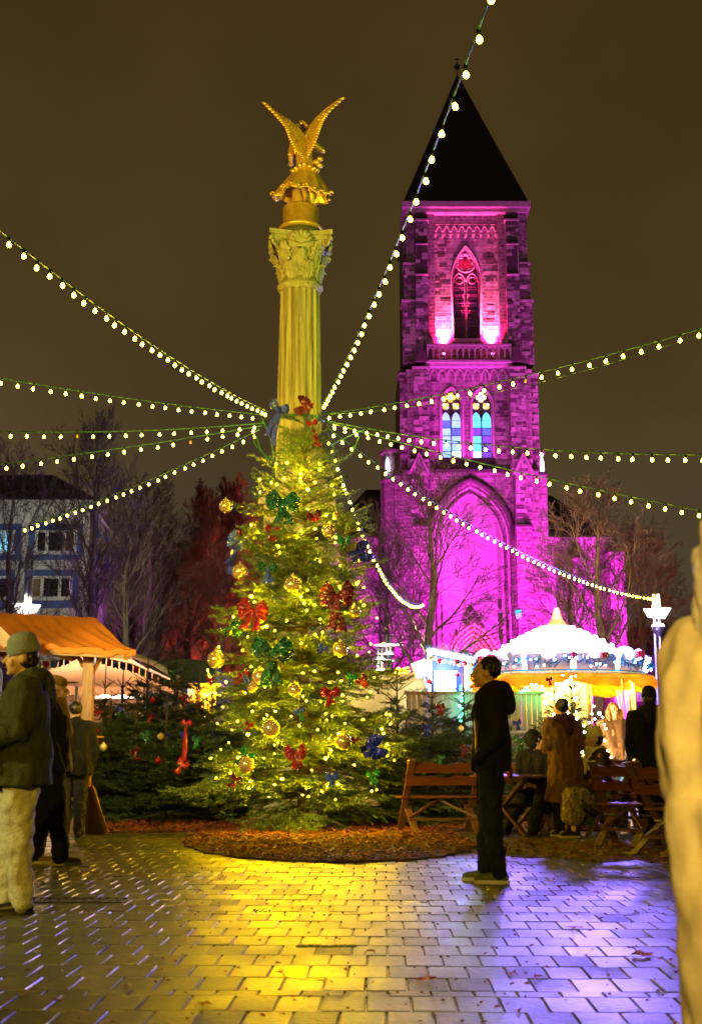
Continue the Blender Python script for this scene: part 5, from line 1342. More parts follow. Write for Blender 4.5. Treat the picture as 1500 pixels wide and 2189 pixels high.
for a, b in ((cA, cB), (cB, cC), (cD, cA)):
    g.grid(lambda u, v, a=a, b=b: a.lerp(b, v)-Vector((0, 0, .16*u+.02*math.sin(v*60)*u)), 2, 60)
g.build('valance', m_tent, mq, smooth=True)
for c in (cA, cB, cC, cD): g = MB(); g.tube([(c.x, c.y, 0), c], .04, 8); g.build('pole', m_pole, mq)
for px in (165, 262, 310): p = U(px, 1466, YM); g = MB(); g.tube([(p.x, YM, 0), (p.x, YM, cA.z)], .03, 8); g.build('pole', m_pole, mq)
g = MB(); g.tube([U(240, 1384, YM+1.9), U(330, 1418, YM+.8), U(400, 1462, YM-.05)], .05, 8); g.build('ridge_pole', m_pole, mq)
g = MB(); g.box2((cA.x, YM+4.5, 0), (cB.x, YM+4.55, cA.z)); g.build('back_wall', m_tent, mq)
m_tube = M('lit_light_panel', (1, 1, 1), .4, emit=(1, .86, .62), es=14, var=0)
for (a, b_, c, d) in ((205, 302, 1474, 1492), (150, 190, 1476, 1484)):
    g = MB(); p = U(a, d, YM+2.2); q = U(b_, c, YM+2.2); g.box2((p.x, YM+2.2, p.z), (q.x, YM+2.26, q.z)); g.build('light_panel', m_tube, mq)
g = MB(); g.box2((cA.x+.2, YM+.4, 0), (cB.x-.2, YM+.9, 1.05)); g.build('counter', m_owoodx, mq)
light('POINT', 'tent_light', U(230, 1478, YM+1.7), 130, (1, .62, .32), mq, size=.25); light('POINT', 'tent_light', U(330, 1480, YM+1.4), 80, (1, .55, .25), mq, size=.25); light('POINT', 'tent_light', U(120, 1480, YM+1.6), 80, (1, .6, .35), mq, size=.25)
# bunting
bn = thing('bunting', U(240, 1420, 21.8), 'red, blue and green foil bunting strung along the marquee edge', 'bunting')
path = [U(60, 1424, 21.9), U(90, 1412, 21.9), U(125, 1411, 21.9), U(150, 1402, 21.9), U(172, 1388, 21.9), U(205, 1398, 21.8), U(240, 1410, 21.7), U(285, 1420, 21.7), U(325, 1438, 21.6), U(365, 1455, 21.6), U(402, 1466, 21.6)]
g = MB(); g.tube(path, .008, 5); g.build('cord', m_pole, bn)
seq = [F_B, F_G, F_R, F_L, F_B, F_B, F_R, F_G, F_B, F_R]; acc = 0; idx = 0
for i in range(len(path)-1):
    a, b = path[i], path[i+1]; n = max(1, int((b-a).length/.105))
    for k in range(n):
        p = a.lerp(b, (k+.1)/n); q = a.lerp(b, (k+.95)/n); ph = rnd.random()*6; g = MB()
        g.grid(lambda u, v: p.lerp(q, v)-Vector((0, .03*math.sin(u*3+ph)*u+.01*math.sin(v*8+ph), .13*u+.012*math.sin(v*7+ph)*u)), 4, 4); g.build('flag', seq[idx % len(seq)], bn, smooth=True); idx += 1
# green tent, orange board, hedge of dark stuff
YG = 27
gt = thing('green_tent', (XX(395, 1440, YG), YG, 0), 'dark green tarpaulin tent behind the marquee', 'tent')
x0, x1 = XX(322, 1450, YG), XX(462, 1450, YG); zt = ZZ(1408, YG); g = MB(); xm_ = (x0+x1)/2
pts = [(x0, 0), (x0, ZZ(1450, YG))]+[(xm_+(x1-x0)/2*-math.cos(t), ZZ(1450, YG)+(zt-ZZ(1450, YG))*math.sin(t)**.6) for t in [PI*j/12 for j in range(1, 12)]]+[(x1, ZZ(1450, YG)), (x1, 0)]
g.prism(pts, YG, YG+4); g.build('tarpaulin', m_gtent, gt)
g = MB(); g.tube([(p[0], YG-.02, p[1]) for p in pts], .03, 6); g.build('tent_frame', m_pole, gt) if False else None
ob = thing('market_hut', (XX(425, 1480, 24), 24, 0), 'orange board wall of a hut left of the big fir, edged with fairy lights', 'market hut')
xo0, xo1 = XX(385, 1480, 24), XX(462, 1480, 24); nb = 9
for i in range(nb): g = MB(); g.box2((xo0+(xo1-xo0)*i/nb+.006, 24, 0), (xo0+(xo1-xo0)*(i+1)/nb-.006, 24.05+.01*(i % 2), ZZ(1468, 24))); g.build('board', m_owood, ob)
g = MB(); g.box2((xo0-.1, 23.8, ZZ(1468, 24)), (xo1+.1, 25.5, ZZ(1462, 24))); g.build('roof_edge', m_owoodx, ob)
for k in range(34):
    if k < 16: p = U(434+k*2.4, 1480+4.5*math.sin(k*.55)+3, 23.6)
    elif k < 26: p = U(436+rnd.random()*4, 1483+(k-16)*7, 23.6)
    else: p = U(444+(k-26)*1.6, 1432+(k-26)*5, 23.6)
    o = link(bpy.data.objects.new('bulb', fb[.0095])); o.parent = ob; o.location = p-wl(ob)
light('POINT', 'hut_light', U(420, 1500, 23.3), 22, (1, .5, .18), ob, size=.1)
# ------------------------------------------------------------------ right: yellow wall, fence, ticket booth
m_yw = M('cream_wall_panel', (.78, .62, .22), .7, ns=.8, bump=.15, bs=10); m_fb = wood('pale_fence_board', (.55, .42, .30), (.40, .28, .19), .6, 'Z', 0)
YW = 24.0
yw = thing('hut_wall', (XX(850, 1500, YW), YW, 0), 'plain pale yellow hut wall between the big fir and the board fence', 'market hut')
g = MB(); g.box2((XX(700, 1500, YW), YW, 0), (XX(917, 1500, YW), YW+2.5, ZZ(1443, YW))); g.build('wall', m_yw, yw)
g = MB(); g.box2((XX(698, 1500, YW), YW-.06, ZZ(1443, YW)), (XX(919, 1500, YW), YW+2.56, ZZ(1439, YW))); g.build('roof_edge', m_yw, yw)
fl3 = thing('fairy_lights', U(860, 1438, YW), 'heap of warm fairy lights lying on top of the yellow wall', 'fairy lights')
g = MB(); pts = []
for k in range(26):
    p = U(842+rnd.random()*34, 1440-rnd.random()*13, YW+.1+rnd.random()*.3); pts.append(p)
    o = link(bpy.data.objects.new('bulb', fb[.0095])); o.parent = fl3; o.location = p-wl(fl3)
g.tube(pts, .004, 4); g.build('wire', m_wire, fl3)
light('SPOT', 'wall_fill', U(830, 1400, YW-2.2), 130, (1, .78, .32), yw, U(850, 1520, YW), .1, 100)  # added spot in mid-air that brightens the yellow wall
m_wlamp = M('white_metal', (.8, .8, .78), .4); 
sl_ = thing('work_light', U(899, 1432, YW-.3), 'white square lamp tilted on an arm above the yellow wall', 'lamp')
g = MB(); g.box(U(899, 1430, YW-.3), (.28, .12, .32), Matrix.Rotation(-.35, 3, 'Y')); g.build('housing', m_wlamp, sl_, bevel=.02); g = MB(); g.tube([U(905, 1420, YW-.3), U(914, 1408, YW-.3)], .012, 6); g.tube([U(900, 1441, YW-.3), U(908, 1452, YW-.2), U(911, 1470, YW-.2)], .02, 6); g.build('arm', m_wlamp, sl_)
YFN = 22.0
fn_ = thing('board_fence', (XX(1010, 1550, YFN), YFN, 0), 'pale vertical board fence round the carousel, lit warm', 'fence')
fx0, fx1 = XX(868, 1500, YFN), XX(1158, 1500, YFN); nb = 26; zf_ = ZZ(1482, YFN)
for i in range(nb):
    w0 = (fx1-fx0)/nb; g = MB(); g.box2((fx0+w0*i+.004, YFN+.004*(i % 3), .05), (fx0+w0*(i+1)-.004, YFN+.03, zf_-.01*((i*7) % 3))); g.build('board', m_fb, fn_)
g = MB(); g.box2((fx0-.03, YFN-.035, zf_-.02), (fx1+.03, YFN+.09, zf_+.03)); g.build('top_rail', m_owoodx, fn_)
g = MB(); g.box2((fx0, YFN-.03, .9), (fx1, YFN-.001, .97)); g.build('middle_rail', m_owoodx, fn_)
g = MB(); g.box2((XX(1030, 1560, YFN), YFN-.09, ZZ(1567, YFN)), (XX(1150, 1560, YFN), YFN-.035, ZZ(1562, YFN))); g.build('ledge', m_pole, fn_)
m_tin = M('tinsel_green', (.01, .10, .05), .35, .3, ns=20); m_tinb = M('tinsel_teal', (.01, .16, .20), .3, .4, ns=20)
STPL = [shoot_template(40+s, 34) for s in range(3)]
def garland(name, pts, r, mat, label, dens=.035, bulbs=None, cat='garland', group=None):
    t = thing(name, pts[0], label, cat, group); Pq = []; Dq = []
    for i in range(len(pts)-1):
        a, b = Vector(pts[i]), Vector(pts[i+1]); n = max(1, int((b-a).length/dens))
        for k in range(n):
            for j in range(2):
                Pq.append(a.lerp(b, k/n)); Dq.append(Vector((rnd.gauss(0, 1), rnd.gauss(0, 1), rnd.gauss(0, 1))))
    tri_obj('tinsel', shoots_to_tris(Pq, Dq, [Vector((.1, .2, 1))]*len(Pq), [r]*len(Pq), 3, STPL), mat, t, kind='stuff')
    if bulbs:
        ms, sp_, r_ = bulbs; i_ = 0
        for i in range(len(pts)-1):
            a, b = Vector(pts[i]), Vector(pts[i+1]); n = max(1, int((b-a).length/sp_))
            for k in range(n):
                o = link(bpy.data.objects.new('bulb', ms[i_ % len(ms)])); i_ += 1; o.parent = t
                o.location = a.lerp(b, (k+.5)/n)+Vector((rnd.uniform(-r, r)*.5, -r*.8, rnd.uniform(-r, r)*.7))-wl(t)
    return t
def bulbmesh(nm, colr, es, r_):
    m = M(nm, colr, .4, emit=colr, es=es, var=0); me = ico(r_).mesh('bulb'); me.materials.append(m); return me
bG = bulbmesh('green_led', (.02, 1, .35), 60, .02); bR = bulbmesh('red_led', (1, .04, .03), 50, .022); bB = bulbmesh('blue_led', (.1, .25, 1), 80, .022); bW = bulbmesh('white_led', (.42, .50, 1), 200, .026); bWs = bulbmesh('white_led_small', (.7, .8, 1), 160, .016)
garland('garland', [(fx0, YFN-.03, zf_+.05), (XX(1000, 1480, YFN), YFN-.03, zf_+.05), (XX(1075, 1480, YFN), YFN-.03, zf_+.06), (fx1-.05, YFN-.03, zf_+.10)], .06, m_tin, 'green tinsel garland along the top rail of the board fence')
garland('garland', [(XX(1105, 1470, YFN), YFN-.1, ZZ(1475, YFN)), (XX(1150, 1470, YFN), YFN-.1, ZZ(1466, YFN)), (XX(1160, 1470, YFN), YFN-.1, ZZ(1480, YFN)), (XX(1164, 1500, YFN), YFN-.1, ZZ(1510, YFN))], .07, m_tin, 'green lit garland drooping at the right end of the board fence', .035, ([bG], .045, .02))
garland('garland', [(XX(983, 1480, YFN), YFN-.12, ZZ(1470, YFN)), (XX(983, 1480, YFN), YFN-.12, ZZ(1515, YFN)), (XX(984, 1480, YFN), YFN-.12, ZZ(1560, YFN))], .06, m_tin, 'vertical green and blue lit garland on the fence below the booth', .035, ([bG, bG, bB, bG], .04, .02))
# ticket booth
YK = 23.0
kb = thing('ticket_booth', (XX(960, 1430, YK), YK+.5, 0), 'small booth lit blue and white with teal tinsel edging and a red sign on top', 'booth')
m_kbl = M('booth_back_panel', (.6, .75, 1), .4, emit=(.5, .68, 1), es=6, ns=2.5, var=.5); m_kbu = M('booth_blue_panel', (.02, .06, .6), .4, emit=(.02, .08, .8), es=1.2)
kx0, kx1 = XX(918, 1430, YK), XX(996, 1430, YK); kz0, kz1 = ZZ(1480, YK), ZZ(1392, YK)
g = MB(); g.box2((kx0, YK+.9, 0), (kx1, YK+.95, kz1)); g.build('back_wall', m_kbu, kb)
g = MB(); g.box2((kx0+.13, YK+.72, kz0-.05), (kx1-.13, YK+.78, kz0+.42)); g.build('light_box', m_kbl, kb)
for x in (kx0, kx1): g = MB(); g.box2((x-.04, YK-.04, 0), (x+.04, YK+.04, kz1)); g.build('post', m_pole, kb)
g = MB(); g.bar((kx0-.05, YK-.02, kz1+.03), (kx1+.12, YK-.02, kz1-.13), .5, .05); g.build('roof', m_pole, kb)
m_neonw = M('white_led_strip', (1, 1, 1), .4, emit=(.8, .9, 1), es=9, var=0); g = MB(); g.bar((kx0+.02, YK-.3, kz1-.03), (kx1+.12, YK-.3, kz1-.19), .03, .07); g.build('led_strip', m_neonw, kb)
g = MB(); g.box2((kx0, YK-.2, 0), (kx1, YK-.14, kz0)); g.build('front_panel', m_fb, kb)
light('POINT', 'booth_light', ((kx0+kx1)/2, YK-.45, kz0+.45), 90, (.45, .65, 1), kb, size=.12)
light('POINT', 'booth_light', ((kx0+kx1)/2, YK+.4, kz0+.4), 30, (.7, .85, 1), kb, size=.12)
garland('garland', [(kx0-.05, YK-.32, kz1+.08), ((kx0+kx1)/2, YK-.32, kz1), (kx1+.15, YK-.32, kz1-.10)], .085, m_tinb, 'teal tinsel along the roof edge of the ticket booth')
garland('garland', [(kx0-.02, YK-.3, kz1), (kx0-.02, YK-.3, kz0-.05)], .06, m_tinb, 'tinsel down the left post of the ticket booth', .035, ([bWs, bG, bR, bWs], .07, .02))
garland('garland', [(kx1+.02, YK-.3, kz1-.1), (kx1+.02, YK-.3, kz0-.05)], .065, m_tinb, 'tinsel down the right post of the ticket booth', .035, ([bG, bWs, bG], .07, .02))
def ornament(px, py, r_, mat, label, Y, kind='ball'):
    p = U(px, py, Y); t = thing('ornament', p, label, 'ornament', 'ornaments on the booth and carousel'); rr_ = r_/F*Y
    g = MB()
    if kind == 'ball': g.sph(p, rr_, 16, 10); g.build('ball', mat, t, smooth=True)
    elif kind == 'box':
        g.box(p, (rr_*1.7, rr_*1.7, rr_*1.7), Matrix.Rotation(.3, 3, 'Z')); g.build('gift_box', mat, t, bevel=.008)
        g = MB(); g.box(p, (rr_*1.74, rr_*.35, rr_*1.74), Matrix.Rotation(.3, 3, 'Z')); g.box(p, (rr_*.35, rr_*1.74, rr_*1.742), Matrix.Rotation(.3, 3, 'Z')); g.build('ribbon', m_gcap, t)
        return
    elif kind == 'bell': g.lathe([(.1*rr_, rr_), (.5*rr_, rr_*.8), (.7*rr_, 0), (rr_, -rr_)], 14, p); g.build('bell', mat, t, smooth=True)
    g = MB(); g.lathe([(rr_*.25, rr_*.95), (rr_*.25, rr_*1.15)], 8, p); g.build('cap', m_gcap, t)
m_redm = M('red_gloss', (.75, .01, .05), .2, coat=.5); m_whm = M('white_gloss', (.85, .85, .85), .25, coat=.3); m_golm = M('gold_gloss', (.8, .5, .1), .25, .6); m_cyanm = M('cyan_gloss', (.05, .5, .75), .2, coat=.5)
for a in ((921, 1407, 5, m_golm, 'gold ball at the left top corner of the booth', 'ball'), (929, 1408, 5, m_whm, 'white ball beside the gold ball of the booth', 'ball'), (940, 1413, 6, m_redm, 'red ball left under the booth roof', 'ball'), (949, 1412, 5, m_whm, 'white ball in the middle under the booth roof', 'ball'),
          (960, 1414, 5, m_cyanm, 'cyan ball under the booth roof', 'ball'), (974, 1415, 7, m_redm, 'large red gift at the right under the booth roof', 'box'), (982, 1421, 5, m_whm, 'white ball at the right corner of the booth', 'ball'), (977, 1440, 6, m_redm, 'red stocking-like bell on the right booth post', 'bell'),
          (993, 1418, 6, m_redm, 'round red ball between the booth and the carousel', 'ball'), (1007, 1420, 6, m_golm, 'golden bell figure between the booth and the carousel', 'bell'), (918, 1457, 6, m_redm, 'red lamp ball low on the left booth post', 'ball')):
    ornament(a[0], a[1], a[2], a[3], a[4], YK-.42, a[5])
# sign letters on the booth roof
m_neon = M('red_neon_letters', (1, .1, .25), .4, emit=(1, .02, .18), es=2.2, var=0)
sg = thing('letter_sign', U(948, 1390, YK-.2), 'red lit letter sign standing on the ticket booth roof', 'sign')
cu = bpy.data.curves.new('letters', 'FONT'); cu.body = 'CONDOR'; cu.size = 1; cu.extrude = .02; cu.align_x = 'CENTER'
to = link(bpy.data.objects.new('tmp', cu)); dg = bpy.context.evaluated_depsgraph_get(); me = bpy.data.meshes.new_from_object(to.evaluated_get(dg)); bpy.data.objects.remove(to)
me.materials.clear(); me.materials.append(m_neon); lo = link(bpy.data.objects.new('lettering', me)); lo.parent = sg; lo.location = (0, 0, -.02); lo.rotation_euler = (PI/2, .16, 0)
bbx = max(v.co.x for v in me.vertices)-min(v.co.x for v in me.vertices); lo.scale = (.22/bbx, .21, .3)
g = MB(); p = U(942, 1392, YK-.2); q = U(954, 1396, YK-.2); g.tube([p, p-Vector((0, 0, .08))], .012, 5); g.tube([q, q-Vector((0, 0, .08))], .012, 5); g.build('sign_stand', m_pole, sg)
# ------------------------------------------------------------------ carousel
YC = 28.0
CC = Vector((XX(1193, 1450, YC), YC, 0)); cr = thing('carousel', CC, 'brightly lit round carousel with a glowing white canopy and an orange finial', 'carousel')
zc = lambda py: ZZ(py, YC-(1.75 if py > 1388 else 0))
m_cw = M('white_canopy', (.85, .85, .88), .5, ns=2, var=.08); m_cpk = M('pink_rounding_board', (.75, .50, .48), .5, ns=2.5, bump=.3, bs=8); m_teal = M('teal_trim', (.01, .16, .28), .35)
m_tarp = translucent('orange_tarpaulin', (.55, .21, .035), .20); m_fin = M('orange_finial_glow', (.5, .10, .0), .5, emit=(1, .33, .02), es=.8); m_dome = M('lit_white_dome', (1, 1, 1), .4, emit=(.45, .58, 1), es=2.2, var=0)  # finial glow is put in to hold its orange; it is no lamp
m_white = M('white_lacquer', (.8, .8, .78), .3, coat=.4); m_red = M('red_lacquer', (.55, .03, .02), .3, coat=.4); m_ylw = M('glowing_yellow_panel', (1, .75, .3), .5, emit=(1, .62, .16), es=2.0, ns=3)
RB_ = 1.86
g = MB()
def scal(a): return 1+.02*abs(math.cos(a*12))
prof = [(1.75, zc(1398)), (1.45, zc(1391)), (1.05, zc(1378)), (.72, zc(1362)), (.42, zc(1348)), (.26, zc(1341))]
g.lathe(prof, 96, (CC.x, YC, 0), scal); g.build('canopy', m_cw, cr, smooth=False)
g = MB(); g.lathe([(.30, zc(1343)), (.23, zc(1337)), (.13, zc(1325)), (.085, zc(1312)), (.08, zc(1306)), (.06, zc(1304)), (.06, zc(1300)), (.01, zc(1297))], 12, (CC.x, YC, 0)); g.build('finial', m_fin, cr)
# ribs with bulbs
nr = 24
for k in range(nr):
    a = 2*PI*k/nr+.06; ca, sa = math.cos(a), math.sin(a)
    for j in range(9):
        t = j/8; r_ = float(np.interp(t, [0, .2, .45, .7, 1], [1.70, 1.45, 1.05, .72, .36])); z = float(np.interp(t, [0, .2, .45, .7, 1], [zc(1397), zc(1391), zc(1378), zc(1362), zc(1346)]))
        if sa > .35: continue
        o = link(bpy.data.objects.new('bulb', bW)); o.parent = cr; o.location = Vector((CC.x+r_*1.02*ca, YC+r_*1.02*sa, z+.04))-wl(cr)
# rim domes
for k in range(12):
    a = 2*PI*(k+.5)/12; c = Vector((CC.x+RB_*.93*math.cos(a), YC+RB_*.93*math.sin(a), zc(1394)))
    g = MB(); g.sph(c, .27, 16, 8, (1.2, .45, .6), Matrix.Rotation(a+PI/2, 3, 'Z')); o = g.build('shell_lamp', m_dome, cr, smooth=True)
    c2 = Vector((CC.x+(RB_+.03)*math.cos(a), YC+(RB_+.03)*math.sin(a), 0))
# rounding boards 12 sides
for k in range(12):
    a0, a1 = 2*PI*k/12, 2*PI*(k+1)/12
    g = MB(); v = []
    for (a, z, r_) in ((a0, zc(1432), RB_-.06), (a1, zc(1432), RB_-.06), (a1, zc(1396), RB_+.04), (a0, zc(1396), RB_+.04)): v.append((CC.x+r_*math.cos(a), YC+r_*math.sin(a), z))
    ins = [((x-CC.x)*.97+CC.x, (y-YC)*.97+YC, z) for x, y, z in v]
    g.add(v+ins, [(0, 1, 2, 3), (7, 6, 5, 4), (0, 4, 5, 1), (1, 5, 6, 2), (2, 6, 7, 3), (3, 7, 4, 0)]); g.build('rounding_board', m_cpk, cr)
    g = MB(); p0 = Vector((CC.x+(RB_+.0)*math.cos(a0), YC+(RB_+.0)*math.sin(a0), zc(1433))); p1 = Vector((CC.x+(RB_+.10)*math.cos(a0), YC+(RB_+.10)*math.sin(a0), zc(1394)))
    g.bar(p0, p1, .11, .05, up=(math.cos(a0), math.sin(a0), 0)); g.build('pilaster', m_white, cr)
    if math.sin(a0) < .3:
        for j in range(3):
            o = link(bpy.data.objects.new('bulb', bW)); o.parent = cr; o.location = p0.lerp(p1, .2+.3*j)+Vector((math.cos(a0), math.sin(a0), 0))*.05-wl(cr)
g = MB(); g.lathe([(RB_-.03, zc(1436)), (RB_+.04, zc(1436)), (RB_+.04, zc(1431)), (RB_-.03, zc(1431))], 48, (CC.x, YC, 0), caps=False); g.build('teal_trim', m_teal, cr)
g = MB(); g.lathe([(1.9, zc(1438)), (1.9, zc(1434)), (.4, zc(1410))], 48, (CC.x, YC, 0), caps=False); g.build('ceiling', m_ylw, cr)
# tarpaulin ring, crumpled
def tarp(u, v):
    a = v*2*PI; r_ = 2.0+.07*math.sin(a*11+math.sin(a*5)*2)*u+.05*math.sin(a*23+1+u*3)*u+.06*math.sin(u*PI)+.02*math.sin(a*41+u*9)
    z = zc(1438)+(zc(1470+7*math.sin(a*1.0-.4)+5*math.sin(a*9)+3*math.sin(a*17+1))-zc(1438))*u+.02*math.sin(a*17)*math.sin(u*PI)
    return (CC.x+r_*math.cos(a), YC+r_*math.sin(a), z)
g = MB(); g.grid(tarp, 8, 160); g.build('tarpaulin', m_tarp, cr, smooth=True)
g = MB(); g.lathe([(1.85, zc(1438)), (2.02, zc(1437)), (2.02, zc(1440))], 48, (CC.x, YC, 0), caps=False); g.build('tarp_top', m_white, cr)
# centre drum and poles
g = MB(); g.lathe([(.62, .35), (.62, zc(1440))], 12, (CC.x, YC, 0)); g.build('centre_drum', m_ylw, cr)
for k in range(8):
    a = 2*PI*k/8+.2; x, y = CC.x+1.7*math.cos(a), YC+1.7*math.sin(a); g = MB(); g.tube([(x, y, .3), (x, y, zc(1440))], .035, 8); g.build('pole', m_white if k % 2 else m_golm, cr)
g = MB(); g.lathe([(1.9, 0), (1.95, .05), (1.95, .3), (.1, .32)], 40, (CC.x, YC, 0)); g.build('platform', m_red, cr)
for k in range(36):
    a = 2*PI*k/36; 
    o = link(bpy.data.objects.new('bulb', fb[.0165])); o.parent = cr; o.location = Vector((CC.x+1.80*math.cos(a), YC+1.80*math.sin(a), zc(1440)-.05))-wl(cr)
# hanging swing rods
for (px, x2, zb) in ((1318, 1335, 1590), (1326, 1338, 1590), (1336, 1346, 1588), (1348, 1356, 1600), (1356, 1362, 1600), (1342, 1350, 1600)):
    g = MB(); g.tube([U(px, 1475, YC-1.2), U(x2, zb, YC-1.2)], .022, 6); g.build('hanging_rod', m_whm, cr)
g = MB(); g.box2((XX(1332, 1600, YC-1.2), YC-1.3, ZZ(1604, YC-1.2)), (XX(1364, 1600, YC-1.2), YC-1.05, ZZ(1598, YC-1.2))); g.build('swing_seat', m_red, cr)
light('POINT', 'carousel_blue_light', (CC.x, YC-1.35, zc(1352)+.4), 1700, (.22, .13, 1), cr, size=.35)
light('POINT', 'carousel_blue_light', (CC.x-1.1, YC-.7, zc(1355)+.45), 1100, (.22, .13, 1), cr, size=.25); light('POINT', 'carousel_blue_light', (CC.x+1.1, YC-.7, zc(1355)+.45), 1100, (.22, .13, 1), cr, size=.25)
light('POINT', 'carousel_warm_light', (CC.x, YC-1.1, zc(1470)), 130, (1, .62, .22), cr, size=.2)
light('POINT', 'carousel_warm_light', (CC.x+1.1, YC-.9, zc(1470)), 90, (1, .6, .3), cr, size=.2)
gm = [garland('garland', [(CC.x+(RB_+.08)*math.cos(a), YC+(RB_+.08)*math.sin(a), zc(1402-0)-(.17*math.sin(PI*j/4))) for j, a in enumerate([2*PI*(k+i/4)/12 for i in range(5)])], .15, m_tinb, l, .045, ([bB, bWs], .12, .016), 'garland', 'tinsel swags round the carousel')
      for k, l in ((6, 'tinsel swag at the left end of the carousel front'), (7, 'second tinsel swag from the left on the carousel front'), (8, 'tinsel swag left of the middle of the carousel front'), (9, 'tinsel swag right of the middle of the carousel front'), (10, 'second tinsel swag from the right on the carousel front'), (11, 'tinsel swag at the right end of the carousel front'))]
for a in ((1090, 1401, 8, m_whm, 'white snowman-like ball on the left of the carousel front', 'ball'), (1225, 1402, 8, m_redm, 'red and white gift in the middle of the carousel front', 'box'), (1238, 1402, 9, m_whm, 'big white ball beside the middle gift of the carousel', 'ball'),
          (1289, 1400, 7, m_redm, 'red gift right of the middle of the carousel front', 'box'), (1297, 1399, 6, m_golm, 'golden bell beside the right gift of the carousel', 'bell'), (1366, 1399, 9, m_redm, 'dark red gift at the far right end of the carousel', 'box'),
          (1049, 1405, 8, m_redm, 'red gift at the left end of the carousel', 'box'), (1028, 1410, 8, m_redm, 'pair of red gifts left of the carousel', 'box')):
    ornament(a[0], a[1], a[2], a[3], a[4], YC-1.98 if 1080 < a[0] < 1310 else YC-1.1, a[5])
# carousel horse
hb = U(1238, 1632, 21.5); hs = thing('carousel_horse', (hb.x, hb.y, 0), 'small cream and tan carousel horse with a red saddle behind the benches', 'carousel horse')
m_hrs = M('cream_horse', (.80, .62, .45), .35, coat=.4, ns=6, col2=(.6, .35, .2)); bx, by, bz = XX(1335, 1632, 21.5), 21.5, ZZ(1612, 21.5)
g = MB(); g.cap((bx-.13, by, bz), (bx+.15, by, bz+.01), .085, .095); g.cap((bx-.15, by, bz+.03), (bx-.22, by, bz+.17), .065, .045); g.cap((bx-.22, by, bz+.18), (bx-.31, by, bz+.12), .045, .028)
for s in (-1, 1):
    g.cap((bx-.22, by+s*.025, bz+.22), (bx-.215, by+s*.028, bz+.26), .012, .005, 8)
    g.cap((bx-.14, by+s*.045, bz-.03), (bx-.25, by+s*.05, bz-.11), .035, .024); g.cap((bx-.25, by+s*.05, bz-.11), (bx-.20, by+s*.05, bz-.22), .022, .017)
    g.cap((bx+.15, by+s*.045, bz-.03), (bx+.18, by+s*.05, bz-.13), .042, .026); g.cap((bx+.18, by+s*.05, bz-.13), (bx+.25, by+s*.05, bz-.24), .022, .017)
remesh('body', g, m_hrs, hs, .010, 2)
g = MB(); g.cap((bx+.23, by, bz+.03), (bx+.29, by, bz-.12), .028, .015); g.build('tail', m_whm, hs, smooth=True)
g = MB(); g.sph((bx, by, bz+.085), .09, 12, 8, (1, .9, .35)); g.build('saddle', m_redm, hs, smooth=True)
g = MB(); g.tube([(bx, by, bz+.05), (bx, by, 2.2)], .014, 8); g.tube([(bx, by, 0), (bx, by, bz-.05)], .014, 8); g.build('pole', m_golm, hs)
# ------------------------------------------------------------------ wooden benches, chairs, table
m_bw = wood('varnished_bench_board', (.19, .055, .018), (.09, .025, .010), .28, 'X', .5); m_bwy = wood('varnished_leg_timber', (.16, .07, .028), (.08, .035, .016), .35, 'Y', .3); m_met = M('zinc_bolt', (.5, .5, .5), .3, 1)
def bench_proto(wd, name='folding_bench'):
    r = thing(name, (0, 0, 0), 'b', 'bench'); hw_ = wd/2
    # front is -Y ; back leans to +Y
    def scallop(z0, z1, y, nm):
        n = 24; top = []
        for i in range(n+1):
            t = i/n; top.append((-hw_+wd*t, z1-.028*abs(math.sin(t*PI*(3 if wd > .8 else 2)))+.014*math.cos(t*PI*2)))
        g = MB(); k = .38
        pts = [(-hw_, z0)]+[(hw_, z0)]+[(x, z) for x, z in reversed(top)]
        g.prism(pts, 0, .028); g.v = [(v[0], y+v[1]+(v[2]-.45)*k, v[2]) for v in g.v]; g.build(nm, m_bw, r)
    scallop(.76, .90, .10, 'back_board'); scallop(.60, .735, .10, 'back_board')
    for j in range(3):
        g = MB(); g.box((0, -.27+j*.125, .45), (wd+.06, .112, .026)); g.build('seat_board', m_bw, r, bevel=.004)
    for s in (-1, 1):
        x = s*(hw_-.05)
        g = MB(); g.bar((x, .34, .93), (x, -.33, .0), .040, .085, (1, 0, 0)); 
        zmin = min(v[2] for v in g.v); g.v = [(v[0], v[1], max(v[2], 0.0)) for v in g.v]; g.build('leg', m_bwy, r, bevel=.004)
        g = MB(); x2 = x-s*.045; g.bar((x2, -.30, .43), (x2, .36, .0), .040, .085, (1, 0, 0)); g.v = [(v[0], v[1], max(v[2], 0.0)) for v in g.v]; g.build('leg', m_bwy, r, bevel=.004)
        g = MB(); g.tube([(x+s*.03, -.075, .33), (x-s*.09, -.075, .33)], .012, 8); g.build('bolt', m_met, r)
    g = MB(); g.bar((-hw_+.05, .12, .18), (hw_-.05, .12, .18), .06, .03); g.build('stretcher', m_bwy, r)
    g = MB(); g.bar((-hw_+.06, .10, .20), (0, -.1, .42), .05, .025); g.build('brace', m_bwy, r)
    g = MB(); g.bar((hw_-.06, .10, .20), (0, -.1, .42), .05, .025); g.build('brace', m_bwy, r)
    return r
bl = bench_proto(1.0); GB = 'wooden folding benches and chairs'
Yb = G(900, 1782).y
place(bl, (XX(938, 1700, Yb)+.02, Yb+.1, 0), rz=PI+.20, label='long wooden bench seen from behind, nearest the big fir', group=GB, s=1.0)
bs = bench_proto(.60, 'folding_chair'); bs['category'] = 'chair'
p = G(1345, 1810); place(bs, (p.x, p.y+.15, 0), rz=PI-.55, label='wooden folding chair seen from behind, left one of the nearest pair', group=GB, s=1.0)
b2_ = copy_tree(bs); p = G(1437, 1830); place(b2_, (p.x+.02, p.y+.1, 0), rz=PI-.95, label='wooden folding chair closest to the woman in the cream coat', group=GB)
